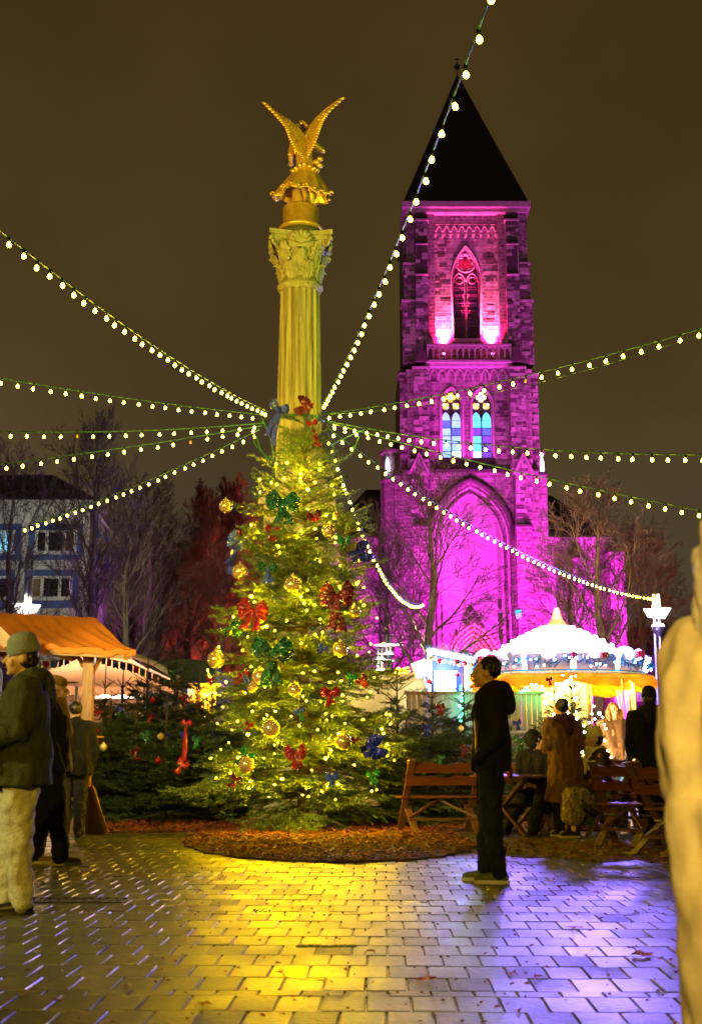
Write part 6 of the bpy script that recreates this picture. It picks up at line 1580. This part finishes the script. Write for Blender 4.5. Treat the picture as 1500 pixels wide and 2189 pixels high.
b3_ = copy_tree(bs); p = G(1345, 1760); place(b3_, (XX(1338, 1700, 16.9), 16.9, 0), rz=PI-.1, label='folding chair right behind the seated woman in the white hat', group=GB, s=1.05)
b4_ = copy_tree(bl); place(b4_, (XX(1415, 1640, 18.2), 18.2, 0), rz=PI-.05, label='far wooden bench below the hooded person at the right', group=GB, s=1.12)
b5_ = copy_tree(bl); place(b5_, (XX(1285, 1700, 16.2), 16.4, 0), rz=-PI/2+.15, label='bench carrying the seated woman in the white hat', group=GB, s=1.0)
# bench for the boots sitter, behind the table
b6_ = copy_tree(bl); place(b6_, (XX(1105, 1700, 16.9), 17.0, 0), rz=.15, label='bench on the far side of the table, under the person in black', group=GB, s=1.0)
def table(px, pf, label, wd=1.15, rz=.12, dp=.66):
    p = G(px, pf); t = thing('garden_table', (0, 0, 0), label, 'table', 'wooden garden tables'); hw_ = wd/2
    for j in range(5):
        g = MB(); L_ = wd-(.10 if j in (0, 4) else 0); g.box((0, -dp/2+dp/5*(j+.5), .725), (L_, dp/5-.008, .028)); g.build('table_board', m_bw, t, bevel=.006)
    for s in (-1, 1):
        x = s*(hw_-.18)
        for k, (a, b_) in enumerate((((.30, .70), (-.34, 0)), ((-.30, .70), (.34, 0)))):
            xx = x+k*.045; g = MB(); g.bar((xx, a[0], a[1]), (xx, b_[0], b_[1]), .042, .09, (1, 0, 0)); g.v = [(v[0], v[1], max(v[2], 0)) for v in g.v]; g.build('leg', m_bwy, t, bevel=.004)
        g = MB(); g.bar((x, -.31, .69), (x, .31, .69), .05, .04); g.build('cross_beam', m_bwy, t)
    g = MB(); g.bar((-hw_+.18, 0, .36), (hw_-.18, 0, .36), .05, .05); g.build('stretcher', m_bwy, t)
    place(t, (p.x, p.y+.1, 0), rz=rz); return t
tb = table(1110, 1786, 'wooden table with crossed legs and a cup, beside the woman in the brown coat', 1.2, .95, .74)
tb2 = table(1475, 1790, 'wooden table at the right edge behind the nearest chairs', 1.2, .9, .74)
m_cup = M('red_paper_cup', (.45, .10, .06), .4)
cp = U(1089, 1657, 15.6); t = thing('cup', (cp.x, cp.y, .74), 'reddish brown mulled wine cup standing on the wooden table', 'cup'); g = MB()
g.lathe([(.032, .74), (.042, .85), (.038, .85), (.029, .75)], 20, (cp.x, cp.y, 0)); g.build('wall', m_cup, t, smooth=True); g = MB(); g.lathe([(.038, .83), (.001, .832)], 20, (cp.x, cp.y, 0)); g.build('drink', M('mulled_wine', (.1, .01, .01), .1), t)
# ------------------------------------------------------------------ people
m_skin = M('skin', (.62, .36, .24), .5, ns=12, var=.06); m_eye = M('eye_white', (.6, .6, .58), .2, var=0); m_pupil = M('pupil', (.01, .01, .01), .1, var=0); m_lip = M('lip', (.45, .12, .10), .4, var=0)
def cloth(n, c, rough=.85, ns=14, var=.18, bump=.5, bs=60, col2=None): return M(n, c, rough, ns=ns, var=var, bump=bump, bs=bs, col2=col2, spec=.25)
def hand(root, pos, d, s=1, mat=None, curl=.6, side=1):
    """palm and five fingers, pointing along d"""
    d = Vector(d).normalized(); up = Vector((0, 0, 1)) if abs(d.z) < .85 else Vector((0, -1, 0)); x = d.cross(up).normalized(); z = x.cross(d); g = MB(); pos = Vector(pos)
    g.cap(pos-x*.022*s, pos+d*.055*s-x*.026*s, .019*s, .017*s, 10); g.cap(pos+x*.0*s, pos+d*.06*s, .019*s, .017*s, 10); g.cap(pos+x*.022*s, pos+d*.055*s+x*.026*s, .019*s, .016*s, 10)
    for k, (o_, L_) in enumerate(((-.030, .062), (-.010, .072), (.011, .068), (.031, .052))):
        a = pos+(d*.075+x*o_)*s; b = a+(d*math.cos(curl*.5)-z*math.sin(curl*.5))*L_*.5*s; c = b+(d*math.cos(curl*1.4)-z*math.sin(curl*1.4))*L_*.5*s
        g.cap(a-d*.02*s, b, .0095*s, .0088*s, 8); g.cap(b, c, .0088*s, .0072*s, 8)
    a = pos+(d*.01-x*.03*side)*s; b = a+(d*.035-x*.028*side-z*.01)*s; c = b+(d*.032-x*.004*side-z*.015)*s; g.cap(a, b, .012*s, .0105*s, 8); g.cap(b, c, .0105*s, .008*s, 8)
    return g.build('hand', mat or m_skin, root, smooth=True)
def quilt(o, am=.003, per=.15):
    me = o.data; n = len(me.vertices); co = np.empty(n*3); me.vertices.foreach_get('co', co); co = co.reshape(-1, 3); no = np.empty(n*3); me.vertices.foreach_get('normal', no); no = no.reshape(-1, 3)
    w_ = np.abs(np.sin((co[:, 2]+.02*np.sin(co[:, 0]*9))*PI/per))**.5*am; co += no*w_[:, None]; me.vertices.foreach_set('co', co.ravel()); me.update()
def person(label, H=1.75, coat=None, trs=None, shoe=None, hem=.55, flare=.05, hair=None, hairlen=0, hat=None, hatst='beanie', hood=None, scarf=None, sit=False, arms=None, stride=.0, lean=0, turn=0, legs=None, bulk=1.0, skirt=None, feet=True, hands=True, glove=None, group=None, fine=1.0, sole=None):
    s = H/1.75; r = thing('person', (0, 0, 0), label, 'person', group); V = lambda x, y, z: Vector((x, y, z))*s
    hz = .93 if not sit else .52
    dz = hz-.93; yl = lean
    hipL, hipR = V(-.095, 0, hz), V(.095, 0, hz)
    if sit:
        kn = [V(-.13, -.42, .50), V(.13, -.42, .50)]; an = [V(-.14, -.40, .09), V(.14, -.40, .09)]
    else:
        kn = [V(-.10, -.02-stride*.4, .50), V(.10, -.02+stride*.4, .50)]; an = [V(-.10, -stride*.8, .09), V(.10, stride*.8, .09)]
    if legs: kn = [V(*legs[0]), V(*legs[2])]; an = [V(*legs[1]), V(*legs[3])]
    sh = [V(-.175*bulk, yl, 1.42+dz), V(.175*bulk, yl, 1.42+dz)]; neck = V(0, yl+.01, 1.49+dz); hc = V(0, yl-.03, 1.635+dz)
    arms = arms or (((-.25, .02, 1.13), (-.24, -.10, .88)), ((.25, .02, 1.13), (.24, -.10, .88)))
    el = [V(a[0][0], a[0][1], a[0][2]+dz) for a in arms]; wr = [V(a[1][0], a[1][1], a[1][2]+dz) for a in arms]
    g = MB()
    for k in (-1, 1): g.cap(V(k*.06, 0, hz+.02), V(k*.07, yl*.8, 1.30+dz), .12*s, .13*s)
    g.cap(sh[0], sh[1], .075*s, .075*s); g.cap(neck-V(0, 0, .08), neck+V(0, -.02, .08), .06*s, .052*s)
    Rz = Matrix.Rotation(turn, 3, 'Z')
    hd = lambda x, y, z: hc+Rz @ (Vector((x, y, z))*s)
    g.sph(hd(0, .012, .018), .088*s, 20, 14, (.86, 1.08, 1.12), Rz); g.sph(hd(0, -.03, -.045), .062*s, 16, 10, (.92, 1.05, 1.1), Rz)
    g.cap(hd(0, -.088, .015), hd(0, -.112, -.022), .011*s, .016*s, 8); g.sph(hd(0, -.083, -.058), .019*s, 8, 6, (1.4, .8, .5), Rz); g.sph(hd(0, -.075, -.098), .022*s, 8, 6, (1.1, .9, .8), Rz)
    for k in (-1, 1):
        g.sph(hd(k*.078, .012, -.005), .020*s, 8, 6, (.5, 1, 1.5), Rz); g.sph(hd(k*.033, -.078, .035), .017*s, 8, 6, (1.3, .7, .5), Rz)
        g.sph(hd(k*.042, -.062, -.03), .028*s, 8, 6, (1, .7, 1), Rz)
    for k in (0, 1):
        g.cap(sh[k], el[k], .052*s, .042*s); g.cap(el[k], wr[k], .042*s, .028*s)
        g.cap((hipL, hipR)[k], kn[k], .085*s, .058*s); g.cap(kn[k], an[k], .056*s, .038*s)
        if not shoe: g.cap(an[k], an[k]+V(0, -.13, -.045), .035*s, .03*s)
    body = remesh('body', g, m_skin, r, .010*s*fine, 2)
    for k in (-1, 1):
        g = MB(); g.sph(hd(k*.031, -.080, .016), .0115*s, 10, 8); e_ = g.build('eye', m_eye, body, smooth=True)
        g = MB(); g.sph(hd(k*.031, -.0905, .016), .005*s, 8, 6, (1, .4, 1), Rz); g.build('pupil', m_pupil, body, smooth=True)
    g = MB(); g.sph(hd(0, -.099, -.060), .016*s, 10, 6, (1.35, .5, .35), Rz); g.build('mouth', m_lip, body, smooth=True)
    if trs:
        g = MB()
        for k in (0, 1):
            g.cap((hipL, hipR)[k], kn[k], .115*s*bulk, .085*s*bulk); g.cap(kn[k], an[k]+V(0, 0, -.01), .085*s*bulk, .072*s*bulk)
        g.cap(hipL, hipR, .12*s, .12*s); remesh('trousers', g, trs, r, .014*s, 3, fold=.022, fscale=(10, 10, 8), seed=H*10)
    if shoe and feet:
        for k in (0, 1):
            a = an[k]; g = MB(); dr = V(0, -1, 0)
            z0 = a.z-.09*s; g.cap(Vector((a.x, a.y+.04*s, z0+.050*s)), Vector((a.x, a.y-.06*s, z0+.048*s)), .042*s, .040*s); g.cap(Vector((a.x, a.y-.06*s, z0+.045*s)), Vector((a.x, a.y-.165*s, z0+.036*s)), .040*s, .033*s); g.cap(Vector((a.x, a.y+.02*s, z0+.05*s)), Vector((a.x, a.y+.01*s, z0+.11*s)), .042*s, .040*s)
            g.v = [(v[0], v[1], max(v[2], z0+.012*s)) for v in g.v]; sh_ = remesh('shoe', g, shoe, r, .010*s, 2)
            if sole is not False:
                g = MB(); out = [(a.x+math.cos(t)*.043*s*(1 if abs(t-PI) < PI/2 else 1), a.y-.06*s+math.sin(t)*.145*s) for t in [j*PI/10 for j in range(20)]]; g.slab(out, z0, z0+.028*s); g.build('sole', sole or m_wh, sh_)
    if coat:
        g = MB(); b = bulk
        for k in (-1, 1): g.cap(V(k*.065*b, 0, hz+.05), V(k*.085*b, yl*.9, 1.31+dz), .145*s*b, .15*s*b)
        g.cap(sh[0], sh[1], .098*s, .098*s)
        g.cap(neck-V(0, 0, .06), neck+V(0, 0, .01), .09*s, .075*s)
        for k in (0, 1): g.cap(sh[k], el[k], .086*s*b, .070*s*b); g.cap(el[k], wr[k], .070*s*b, .052*s*b)
        if not sit:
            zt = 1.0; n = 28; prf = []
            for i in range(9):
                t = i/8; z = (1.1+(hem-1.1)*t); rr_ = (.205+flare*t)*b; prf.append((rr_*s, z*s))
            q = MB(); q.lathe(prf, n); q.v = [(v[0]*1.02, v[1]*.78+.01, v[2]) for v in q.v]; g.add(q.v, q.f)
        else:
            g.cap(V(-.08, 0, hz+.02), V(-.12, -.30, hz+.02), .13*s, .11*s); g.cap(V(.08, 0, hz+.02), V(.12, -.30, hz+.02), .13*s, .11*s); g.cap(V(0, .05, hz+.1), V(0, .07, hz-.12), .17*s, .17*s)
        remesh('coat', g, coat, r, .014*s*max(1, fine), 3, fold=.030, fscale=(8, 8, 3), seed=H*7)
    if skirt:
        g = MB()
        for k in (0, 1): g.cap((hipL, hipR)[k], kn[k], .14*s, .13*s); g.cap(kn[k], kn[k].lerp(an[k], .55), .13*s, .14*s)
        remesh('skirt', g, skirt, r, .016, 3, fold=.03, fscale=(9, 9, 5))
    if hood:
        g = MB(); 
        if hatst == 'hood_up':
            g.sph(hd(0, .03, .02), .122*s, 18, 14, (.95, 1.0, 1.12), Rz); g.cap(neck+V(0, .06, .02), neck+V(0, .08, -.08), .11*s, .12*s)
        else:
            g.cap(neck+V(-.09, .05, .01), neck+V(.09, .05, .01), .075*s, .075*s); g.cap(neck+V(0, .09, .0), neck+V(0, .13, -.12), .09*s, .075*s); g.cap(neck+V(-.08, -.03, -.01), neck+V(.08, -.03, -.01), .05*s, .05*s)
        remesh('hood', g, hood, r, .012*s, 3, fold=.015, fscale=(12, 12, 12))
    if hair:
        g = MB(); g.sph(hd(0, .040, .042 if not hat else .0), (.093 if not hat else .084)*s, 18, 12, (.95, 1.0, 1.04), Rz)
        if hairlen:
            for k in range(-4, 5):
                a = k/4*1.5; x = math.sin(a)*.085; y = .035+math.cos(a)*.06 if abs(k) < 4 else .0
                g.cap(hd(x, y, .0), hd(x*1.25, y+.02-(.05 if abs(k) > 3 else 0), -hairlen*(1-.12*abs(math.sin(k*3)))), .042*s, .022*s, 8)
        if hatst == 'bun': g.sph(hd(0, .10, .085), .050*s, 12, 10)
        g.v = [v for v in g.v]; remesh('hair', g, hair, r, .008*s, 1, fold=.010, fscale=(55, 55, 20))
    if hat:
        g = MB(); n = 28; c = hd(0, .018, .03); pr_ = [(.094, 0), (.101, .012), (.101, .05), (.097, .06), (.095, .075), (.083, .115), (.055, .142), (.02, .150), (.001, .150)]
        if hatst == 'cap':
            pr_ = [(.094, .02), (.098, .03), (.094, .07), (.075, .10), (.03, .115), (.001, .116)]
        g.lathe([(a*s, z*s) for a, z in pr_], 60, c, (lambda a: 1+.012*math.sin(a*30)), caps=False)
        Rt = Matrix.Rotation(.22, 3, 'X'); g.v = [tuple(c+Rz @ (Rt @ Vector(((v[0]-c.x)*.92, (v[1]-c.y)*1.1, v[2]-c.z)))) for v in g.v]
        if hatst == 'cap': g.sph(hd(0, -.12, .075), .07*s, 14, 6, (1, 1.1, .14), Rz)
        g.build('hat', hat, r, smooth=True)
    if scarf:
        g = MB(); pts = [neck+Vector((math.cos(a)*.095, math.sin(a)*.085-.01, .015*math.sin(a*2)+.01))*s for a in [j*PI/8 for j in range(16)]]; g.tube(pts, .052*s, 10, close=True)
        g.cap(neck+V(-.03, -.10, -.02), neck+V(-.07, -.16, -.26), .05*s, .055*s); g.cap(neck+V(.03, -.09, -.02), neck+V(.08, -.13, -.22), .05*s, .05*s); remesh('scarf', g, scarf, r, .011, 2, fold=.01, fscale=(14, 14, 14))
    if hands:
        for k in (0, 1): hand(r, wr[k]+(wr[k]-el[k]).normalized()*.03*s, wr[k]-el[k], s, glove, .7, -1 if k == 0 else 1)
    return r
c_olive = cloth('olive_parka', (.055, .06, .028), col2=(.032, .036, .017)); c_hatg = cloth('grey_knit', (.26, .29, .36), bs=90); c_cream = cloth('cream_trousers', (.62, .60, .62)); c_blk = cloth('black_coat', (.008, .007, .006)); c_dk = cloth('dark_trousers', (.008, .008, .010))
c_navy = cloth('dark_navy_jacket', (.009, .007, .012)); c_jean = cloth('dark_jeans', (.006, .008, .026), bs=90); c_brn = cloth('brown_teddy_coat', (.16, .085, .035), bs=35, bump=.9, col2=(.11, .055, .022)); c_burg = cloth('burgundy_hood', (.06, .015, .03))
c_white = cloth('cream_knit', (.92, .86, .62), bs=70, bump=.9); c_dbrn = cloth('dark_brown_jacket', (.05, .028, .015)); c_flor = cloth('floral_fabric', (.35, .30, .24), ns=28, col2=(.03, .03, .04)); c_beige = cloth('cream_down_coat', (.80, .68, .46), bs=8, bump=.4); c_gold = cloth('mustard_scarf', (.30, .17, .03))
h_dk = M('dark_hair', (.015, .01, .008), .4, ns=50); h_bl = M('blonde_hair', (.45, .24, .07), .4, ns=40, col2=(.28, .13, .03)); h_wh = M('white_hair', (.72, .66, .62), .45, ns=40); s_dk = M('dark_shoe', (.015, .012, .01), .4); s_gr = M('olive_trainer', (.09, .11, .03), .6, ns=30, bump=.5); s_wh = M('white_trainer', (.6, .58, .5), .5); s_sole = M('pale_sole', (.55, .52, .42), .5)
GP = 'people at the market'
# A olive parka, facing left
p = G(38, 1952); A_ = person('person in an olive hooded parka, grey beanie and cream trousers at the left edge', 1.81, c_olive, c_cream, s_dk, hem=.80, flare=.03, hair=h_dk, hat=c_hatg, hood=c_olive, arms=(((-.26, -.05, 1.15), (-.18, -.32, 1.05)), ((.26, -.02, 1.15), (.2, -.30, 1.08))), stride=.05, bulk=1.12, sole=s_dk, group=GP, fine=.9)
place(A_, (p.x-.02, p.y, 0), rz=-PI/2+.25)
# B dark figure with cap, walking
p = G(112, 1848); B_ = person('person in a black coat and flat cap with a mustard scarf behind the olive parka', 1.74, c_blk, c_dk, M('tan_trainer', (.25, .15, .06), .6), hem=.85, flare=.02, hair=h_dk, hat=c_gold, hatst='cap', scarf=c_gold, stride=.16, bulk=1.15, hands=False, sole=s_sole, group=GP)
place(B_, (p.x-.05, p.y, 0), rz=PI/2+.2)
# C third, further
p = G(152, 1790); C_ = person('person in dark clothes standing at the stall post behind the one in the cap', 1.62, c_blk, cloth('grey_jeans', (.035, .03, .025)), M('brown_boot', (.10, .06, .03), .6), hem=.80, hair=h_dk, bulk=1.05, hands=False, sole=s_dk, group=GP)
place(C_, (p.x, p.y, 0), rz=PI+.3)
# D man in the centre
p = G(1040, 1886); D_ = person('man in dark jacket, dark jeans and olive trainers standing right of the big fir', 1.82, c_navy, c_jean, s_gr, hem=.86, flare=.0, hair=h_dk, hood=c_navy, hatst='none', arms=(((-.25, .06, 1.14), (-.22, -.10, .95)), ((.25, .06, 1.14), (.22, -.10, .95))), stride=.06, bulk=.96, hands=False, sole=s_sole, group=GP, fine=.9)
place(D_, (p.x+.05, p.y, 0), rz=-PI/2-.12)
# E brown coat woman, from behind
p = G(1210, 1788); E_ = person('woman in a long brown coat with a burgundy hood, seen from behind at the table', 1.66, c_brn, c_dk, s_wh, hem=.44, flare=.06, hair=h_dk, hood=c_burg, hatst='bun', arms=(((-.26, .0, 1.16), (-.12, -.26, 1.12)), ((.26, .0, 1.16), (.12, -.26, 1.12))), lean=-.03, bulk=1.08, hands=False, sole=s_wh, group=GP)
place(E_, (p.x, p.y, 0), rz=PI+.45)
# F seated woman with white hat, facing left
F_ = person('seated woman with a cream knit hat and scarf, brown jacket and patterned skirt', 1.68, c_dbrn, None, s_dk, hair=h_dk, hat=c_white, scarf=c_white, skirt=c_flor, sit=True, arms=(((-.24, -.06, 1.13), (-.12, -.34, 1.02)), ((.24, -.06, 1.13), (.10, -.36, 1.0))), group=GP, fine=.85)
place(F_, (XX(1278, 1650, 16.0), 16.1, 0), rz=-PI/2+.25)
# G seated person in black behind the table
G_ = person('person in black seated behind the table holding something pale orange in both hands', 1.7, c_blk, c_dk, M('dark_boot', (.05, .02, .015), .5), hatst='hood_up', hood=c_blk, sit=True, lean=-.16, turn=1.3, arms=(((-.24, -.22, 1.10), (-.03, -.42, 1.08)), ((.24, -.22, 1.10), (.05, -.42, 1.08))), legs=((-.12, -.42, .50), (-.30, -.62, .09), (.12, -.42, .50), (.05, -.55, .09)), glove=M('pale_mitten', (.7, .42, .15), .7), group=GP)
place(G_, (XX(1160, 1700, 16.7), 16.9, -.03), rz=-.45)
# H long-haired woman
H_ = person('woman with long blonde hair looking towards the camera beside the carousel rods', 1.72, cloth('beige_jacket', (.16, .10, .05)), c_dk, s_dk, hem=.8, hair=h_bl, hairlen=.36, group=GP, fine=.9)
place(H_, (XX(1312, 1560, 19.4), 19.4, 0), rz=.1)
# I black hooded
I_ = person('person in a black hooded coat seen from behind at the right, before the lamp mast', 1.78, c_navy, c_dk, s_dk, hem=.6, hair=h_dk, hat=c_blk, hood=c_navy, bulk=1.1, hands=False, group=GP)
place(I_, (XX(1389, 1560, 16.2), 16.2, 0), rz=PI-.2)
# J foreground woman in a cream coat
J_ = person('blurred woman with white hair in a long cream quilted coat, close at the right edge', 1.58, c_beige, c_beige, s_dk, hem=.30, flare=-.02, hair=h_wh, hairlen=.16, arms=(((-.27, -.02, 1.12), (-.20, -.16, .95)), ((.27, -.02, 1.12), (.18, -.2, 1.0))), bulk=1.04, hands=False, group=GP, fine=.8)
place(J_, (.80, 2.56, 0), rz=PI/2+.35)
for c_ in J_.children:
    if c_.name.startswith('coat'): quilt(c_)
# ------------------------------------------------------------------ string lights
m_cable = M('green_cable', (.03, .16, .06), .45, var=.1); m_sock = M('black_socket', (.01, .01, .01), .5); m_bulb = M('warm_white_bulb', (1, .9, .5), .3, emit=(1, .76, .03), es=50, var=0); m_off = M('unlit_bulb_glow', (.75, .42, .10), .1, coat=.5, emit=(1, .5, .05), es=.35)  # unlit bulbs are given a faint orange glow
g = MB(); g.lathe([(.004, 0), (.012, -.008), (.018, -.021), (.0205, -.034), (.017, -.046), (.009, -.053), (.001, -.055)], 10, (0, 0, -.045), caps=False); me_b = g.mesh('bulb', smooth=True); me_b.materials.append(m_bulb); me_o = g.mesh('bulb', smooth=True); me_o.materials.append(m_off)
g = MB(); g.lathe([(.001, .008), (.012, .006), (.015, -.015), (.014, -.047), (.001, -.048)], 8, caps=False); me_s = g.mesh('socket', smooth=True); me_s.materials.append(m_sock)
def string(p0, pm, p1, sp, label, off=(), t1=1.0, rope=False):
    A = U(*p0); B = U(*p1); um = (pm[0]-750)/F; vm = (1094.5-pm[1])/F
    dy = math.cos(PITCH)-vm*math.sin(PITCH); k = um/dy
    # plan line A->B meets x = k*y
    dx, dyy = B.x-A.x, B.y-A.y; t = (k*A.y-A.x)/(dx-k*dyy); t = min(.95, max(.05, t)); Y = A.y+dyy*t; zm = U(pm[0], pm[1], Y).z
    s = (A.z+(B.z-A.z)*t-zm)/(4*t*(1-t))
    f = lambda q: Vector((A.x+dx*q, A.y+dyy*q, A.z+(B.z-A.z)*q-4*s*q*(1-q)))
    st = thing('string_lights', A, label, 'string lights', 'string lights radiating from the column')
    n = 60; pts = [f(t1*i/n) for i in range(n+1)]; g = MB(); g.tube(pts, .0085, 5); g.build('cable', m_cable, st)
    d = 0; nxt = sp*.6; i_ = 0; o0 = wl(st)
    for i in range(n):
        L_ = (pts[i+1]-pts[i]).length
        while d+L_ > nxt:
            p = pts[i].lerp(pts[i+1], (nxt-d)/L_); i_ += 1; a = rnd.uniform(-.18, .18)
            b = link(bpy.data.objects.new('bulb', me_o if i_ in off else me_b)); b.parent = st; b.location = p-o0; b.rotation_euler = (rnd.uniform(-.2, .2), a, 0)
            k_ = link(bpy.data.objects.new('socket', me_s)); k_.parent = b
            nxt += sp*rnd.uniform(.93, 1.07)
        d += L_
    if rope:
        g = MB(); g.tube([f(t1*i/40)-Vector((0, 0, .14*math.sin(PI*i/40))) for i in range(41)], .004, 4); g.build('support_wire', m_cable, st)
    return st
string((574, 880, 19.8), (292, 713), (0, 492, 10.5), .29, 'string lights rising steeply from the column to the upper left corner region', t1=1.15)
string((556, 886, 19.8), (300, 855), (0, 808, 16.5), .25, 'highest of the four nearly level string lights on the left', t1=1.2)
string((565, 904, 19.8), (290, 921), (0, 922, 18.6), .25, 'second nearly level string lights on the left, almost horizontal', off=(12,), t1=1.2)
string((560, 910, 19.8), (300, 952), (0, 992, 18.6), .26, 'third string lights on the left, dipping gently towards the edge above the dark roof', off=(5,), t1=1.2)
string((555, 918, 19.8), (300, 1034), (40, 1130, 24.5), .245, 'lowest string lights on the left, running far back to the cream building')
string((688, 866, 19.75), (824, 580), (1052, -20, 7.1), .42, 'string lights climbing from the column over the spire to the top edge', off=(34,), t1=1.12)
string((690, 886, 19.8), (1094, 810), (1500, 702, 14), .275, 'string lights rising from the column to the upper right edge, doubled by a thin wire', off=(17,), t1=1.2, rope=True)
string((700, 900, 19.8), (1110, 957), (1500, 972, 15), .25, 'upper string lights sagging to the right across the stained glass windows', t1=1.2)
string((700, 902, 19.8), (1130, 1014), (1500, 1092, 16), .245, 'middle string lights falling to the right across the tower', t1=1.2)
string((700, 914, 19.8), (1035, 1139), (1400, 1276, 32.9), .27, 'long string lights falling to the top of the right lamp mast')
string((700, 925, 19.6), (778, 1145), (905, 1287, 30), .25, 'short steep string lights dropping beside the big fir to the large bare tree')
# loose cable loops at the column
lc = thing('loose_cable', U(570, 930, 19.6), 'loose green cable loops hanging at the column beside the fir top', 'cable')
for path in ([(540, 925), (545, 950), (565, 972), (582, 982)], [(548, 930), (556, 960), (575, 985)], [(560, 895), (572, 920), (582, 950), (585, 985)], [(778, 918), (740, 935), (700, 955)], [(768, 932), (755, 965), (735, 985), (710, 992)], [(712, 950), (712, 975), (704, 1005)]):
    P_ = [U(a, b, 19.5) for a, b in path]; g = MB(); q = []
    for i in range(len(P_)-1):
        for k in range(6): q.append(P_[i].lerp(P_[i+1], k/6))
    q.append(P_[-1]); 
    for _ in range(3): q = [q[0]]+[(q[i-1]+q[i]*2+q[i+1])/4 for i in range(1, len(q)-1)]+[q[-1]]
    g.tube(q, .011, 5); g.build('cable', m_cable, lc)
g = MB(); ang = [(CX+.40*math.cos(a), CY+.40*math.sin(a), cz(893)) for a in [j*PI/12 for j in range(24)]]; rg = thing('cable_ring', (CX, CY, cz(893)), 'dark ring strap round the column holding the string lights', 'strap'); g.tube(ang, .02, 6, close=True); g.build('strap', m_cable, rg)
# ------------------------------------------------------------------ floodlights out of view on masts: for the column, plus added fill lamps
def fmast(x, y, h, label, lamps):
    t = thing('floodlight_mast', (x, y, 0), label, 'floodlight', 'floodlight masts of the square'); g = MB(); g.tube([(x, y, 0), (x, y, h)], .06, 10); g.build('tube', m_steel, t)
    for i, (tgt, en, colr, spot) in enumerate(lamps):
        l = Vector((x, y, h-.1-.35*i)); d = (Vector(tgt)-l).normalized(); q = d.to_track_quat('Y', 'Z').to_matrix(); l = l+d*.35
        g = MB(); g.box(l-d*.12, (.36, .2, .26), q); g.build('housing', m_fix, t); light('SPOT', 'flood_lamp', l+d*.06, en, colr, t, tgt, .12, spot, .5)
YEL = (1, .72, .12)
fmast(-7.5, 6.5, 5.0, 'floodlight mast left of the square lighting the column', [((CX, CY, 8.2), 11500, (1, .67, .05), 34), ((TX, 17, 2.8), 6800, (1, .80, .25), 32), ((-3.4, 19.5, .8), 3000, (.9, .8, .3), 22), ((-1.7, 8.2, 0), 1000, (1, .88, .22), 42)])  # lamps on the big fir, left firs and left paving are added fill
fmast(6.5, 9.0, 5.0, 'floodlight mast right of the square lighting the column capital', [((CX, CY, 9.2), 5200, (.55, .80, .05), 30)])
fmast(-1.5, -6.0, 4.5, 'floodlight mast behind the viewer', [((-.7, 10.5, 0), 3300, (1, .60, .01), 42), ((.95, 2.6, .8), 1500, (1, .74, .36), 22)])  # added lamps: one gilds the paving, one brightens the cream coat
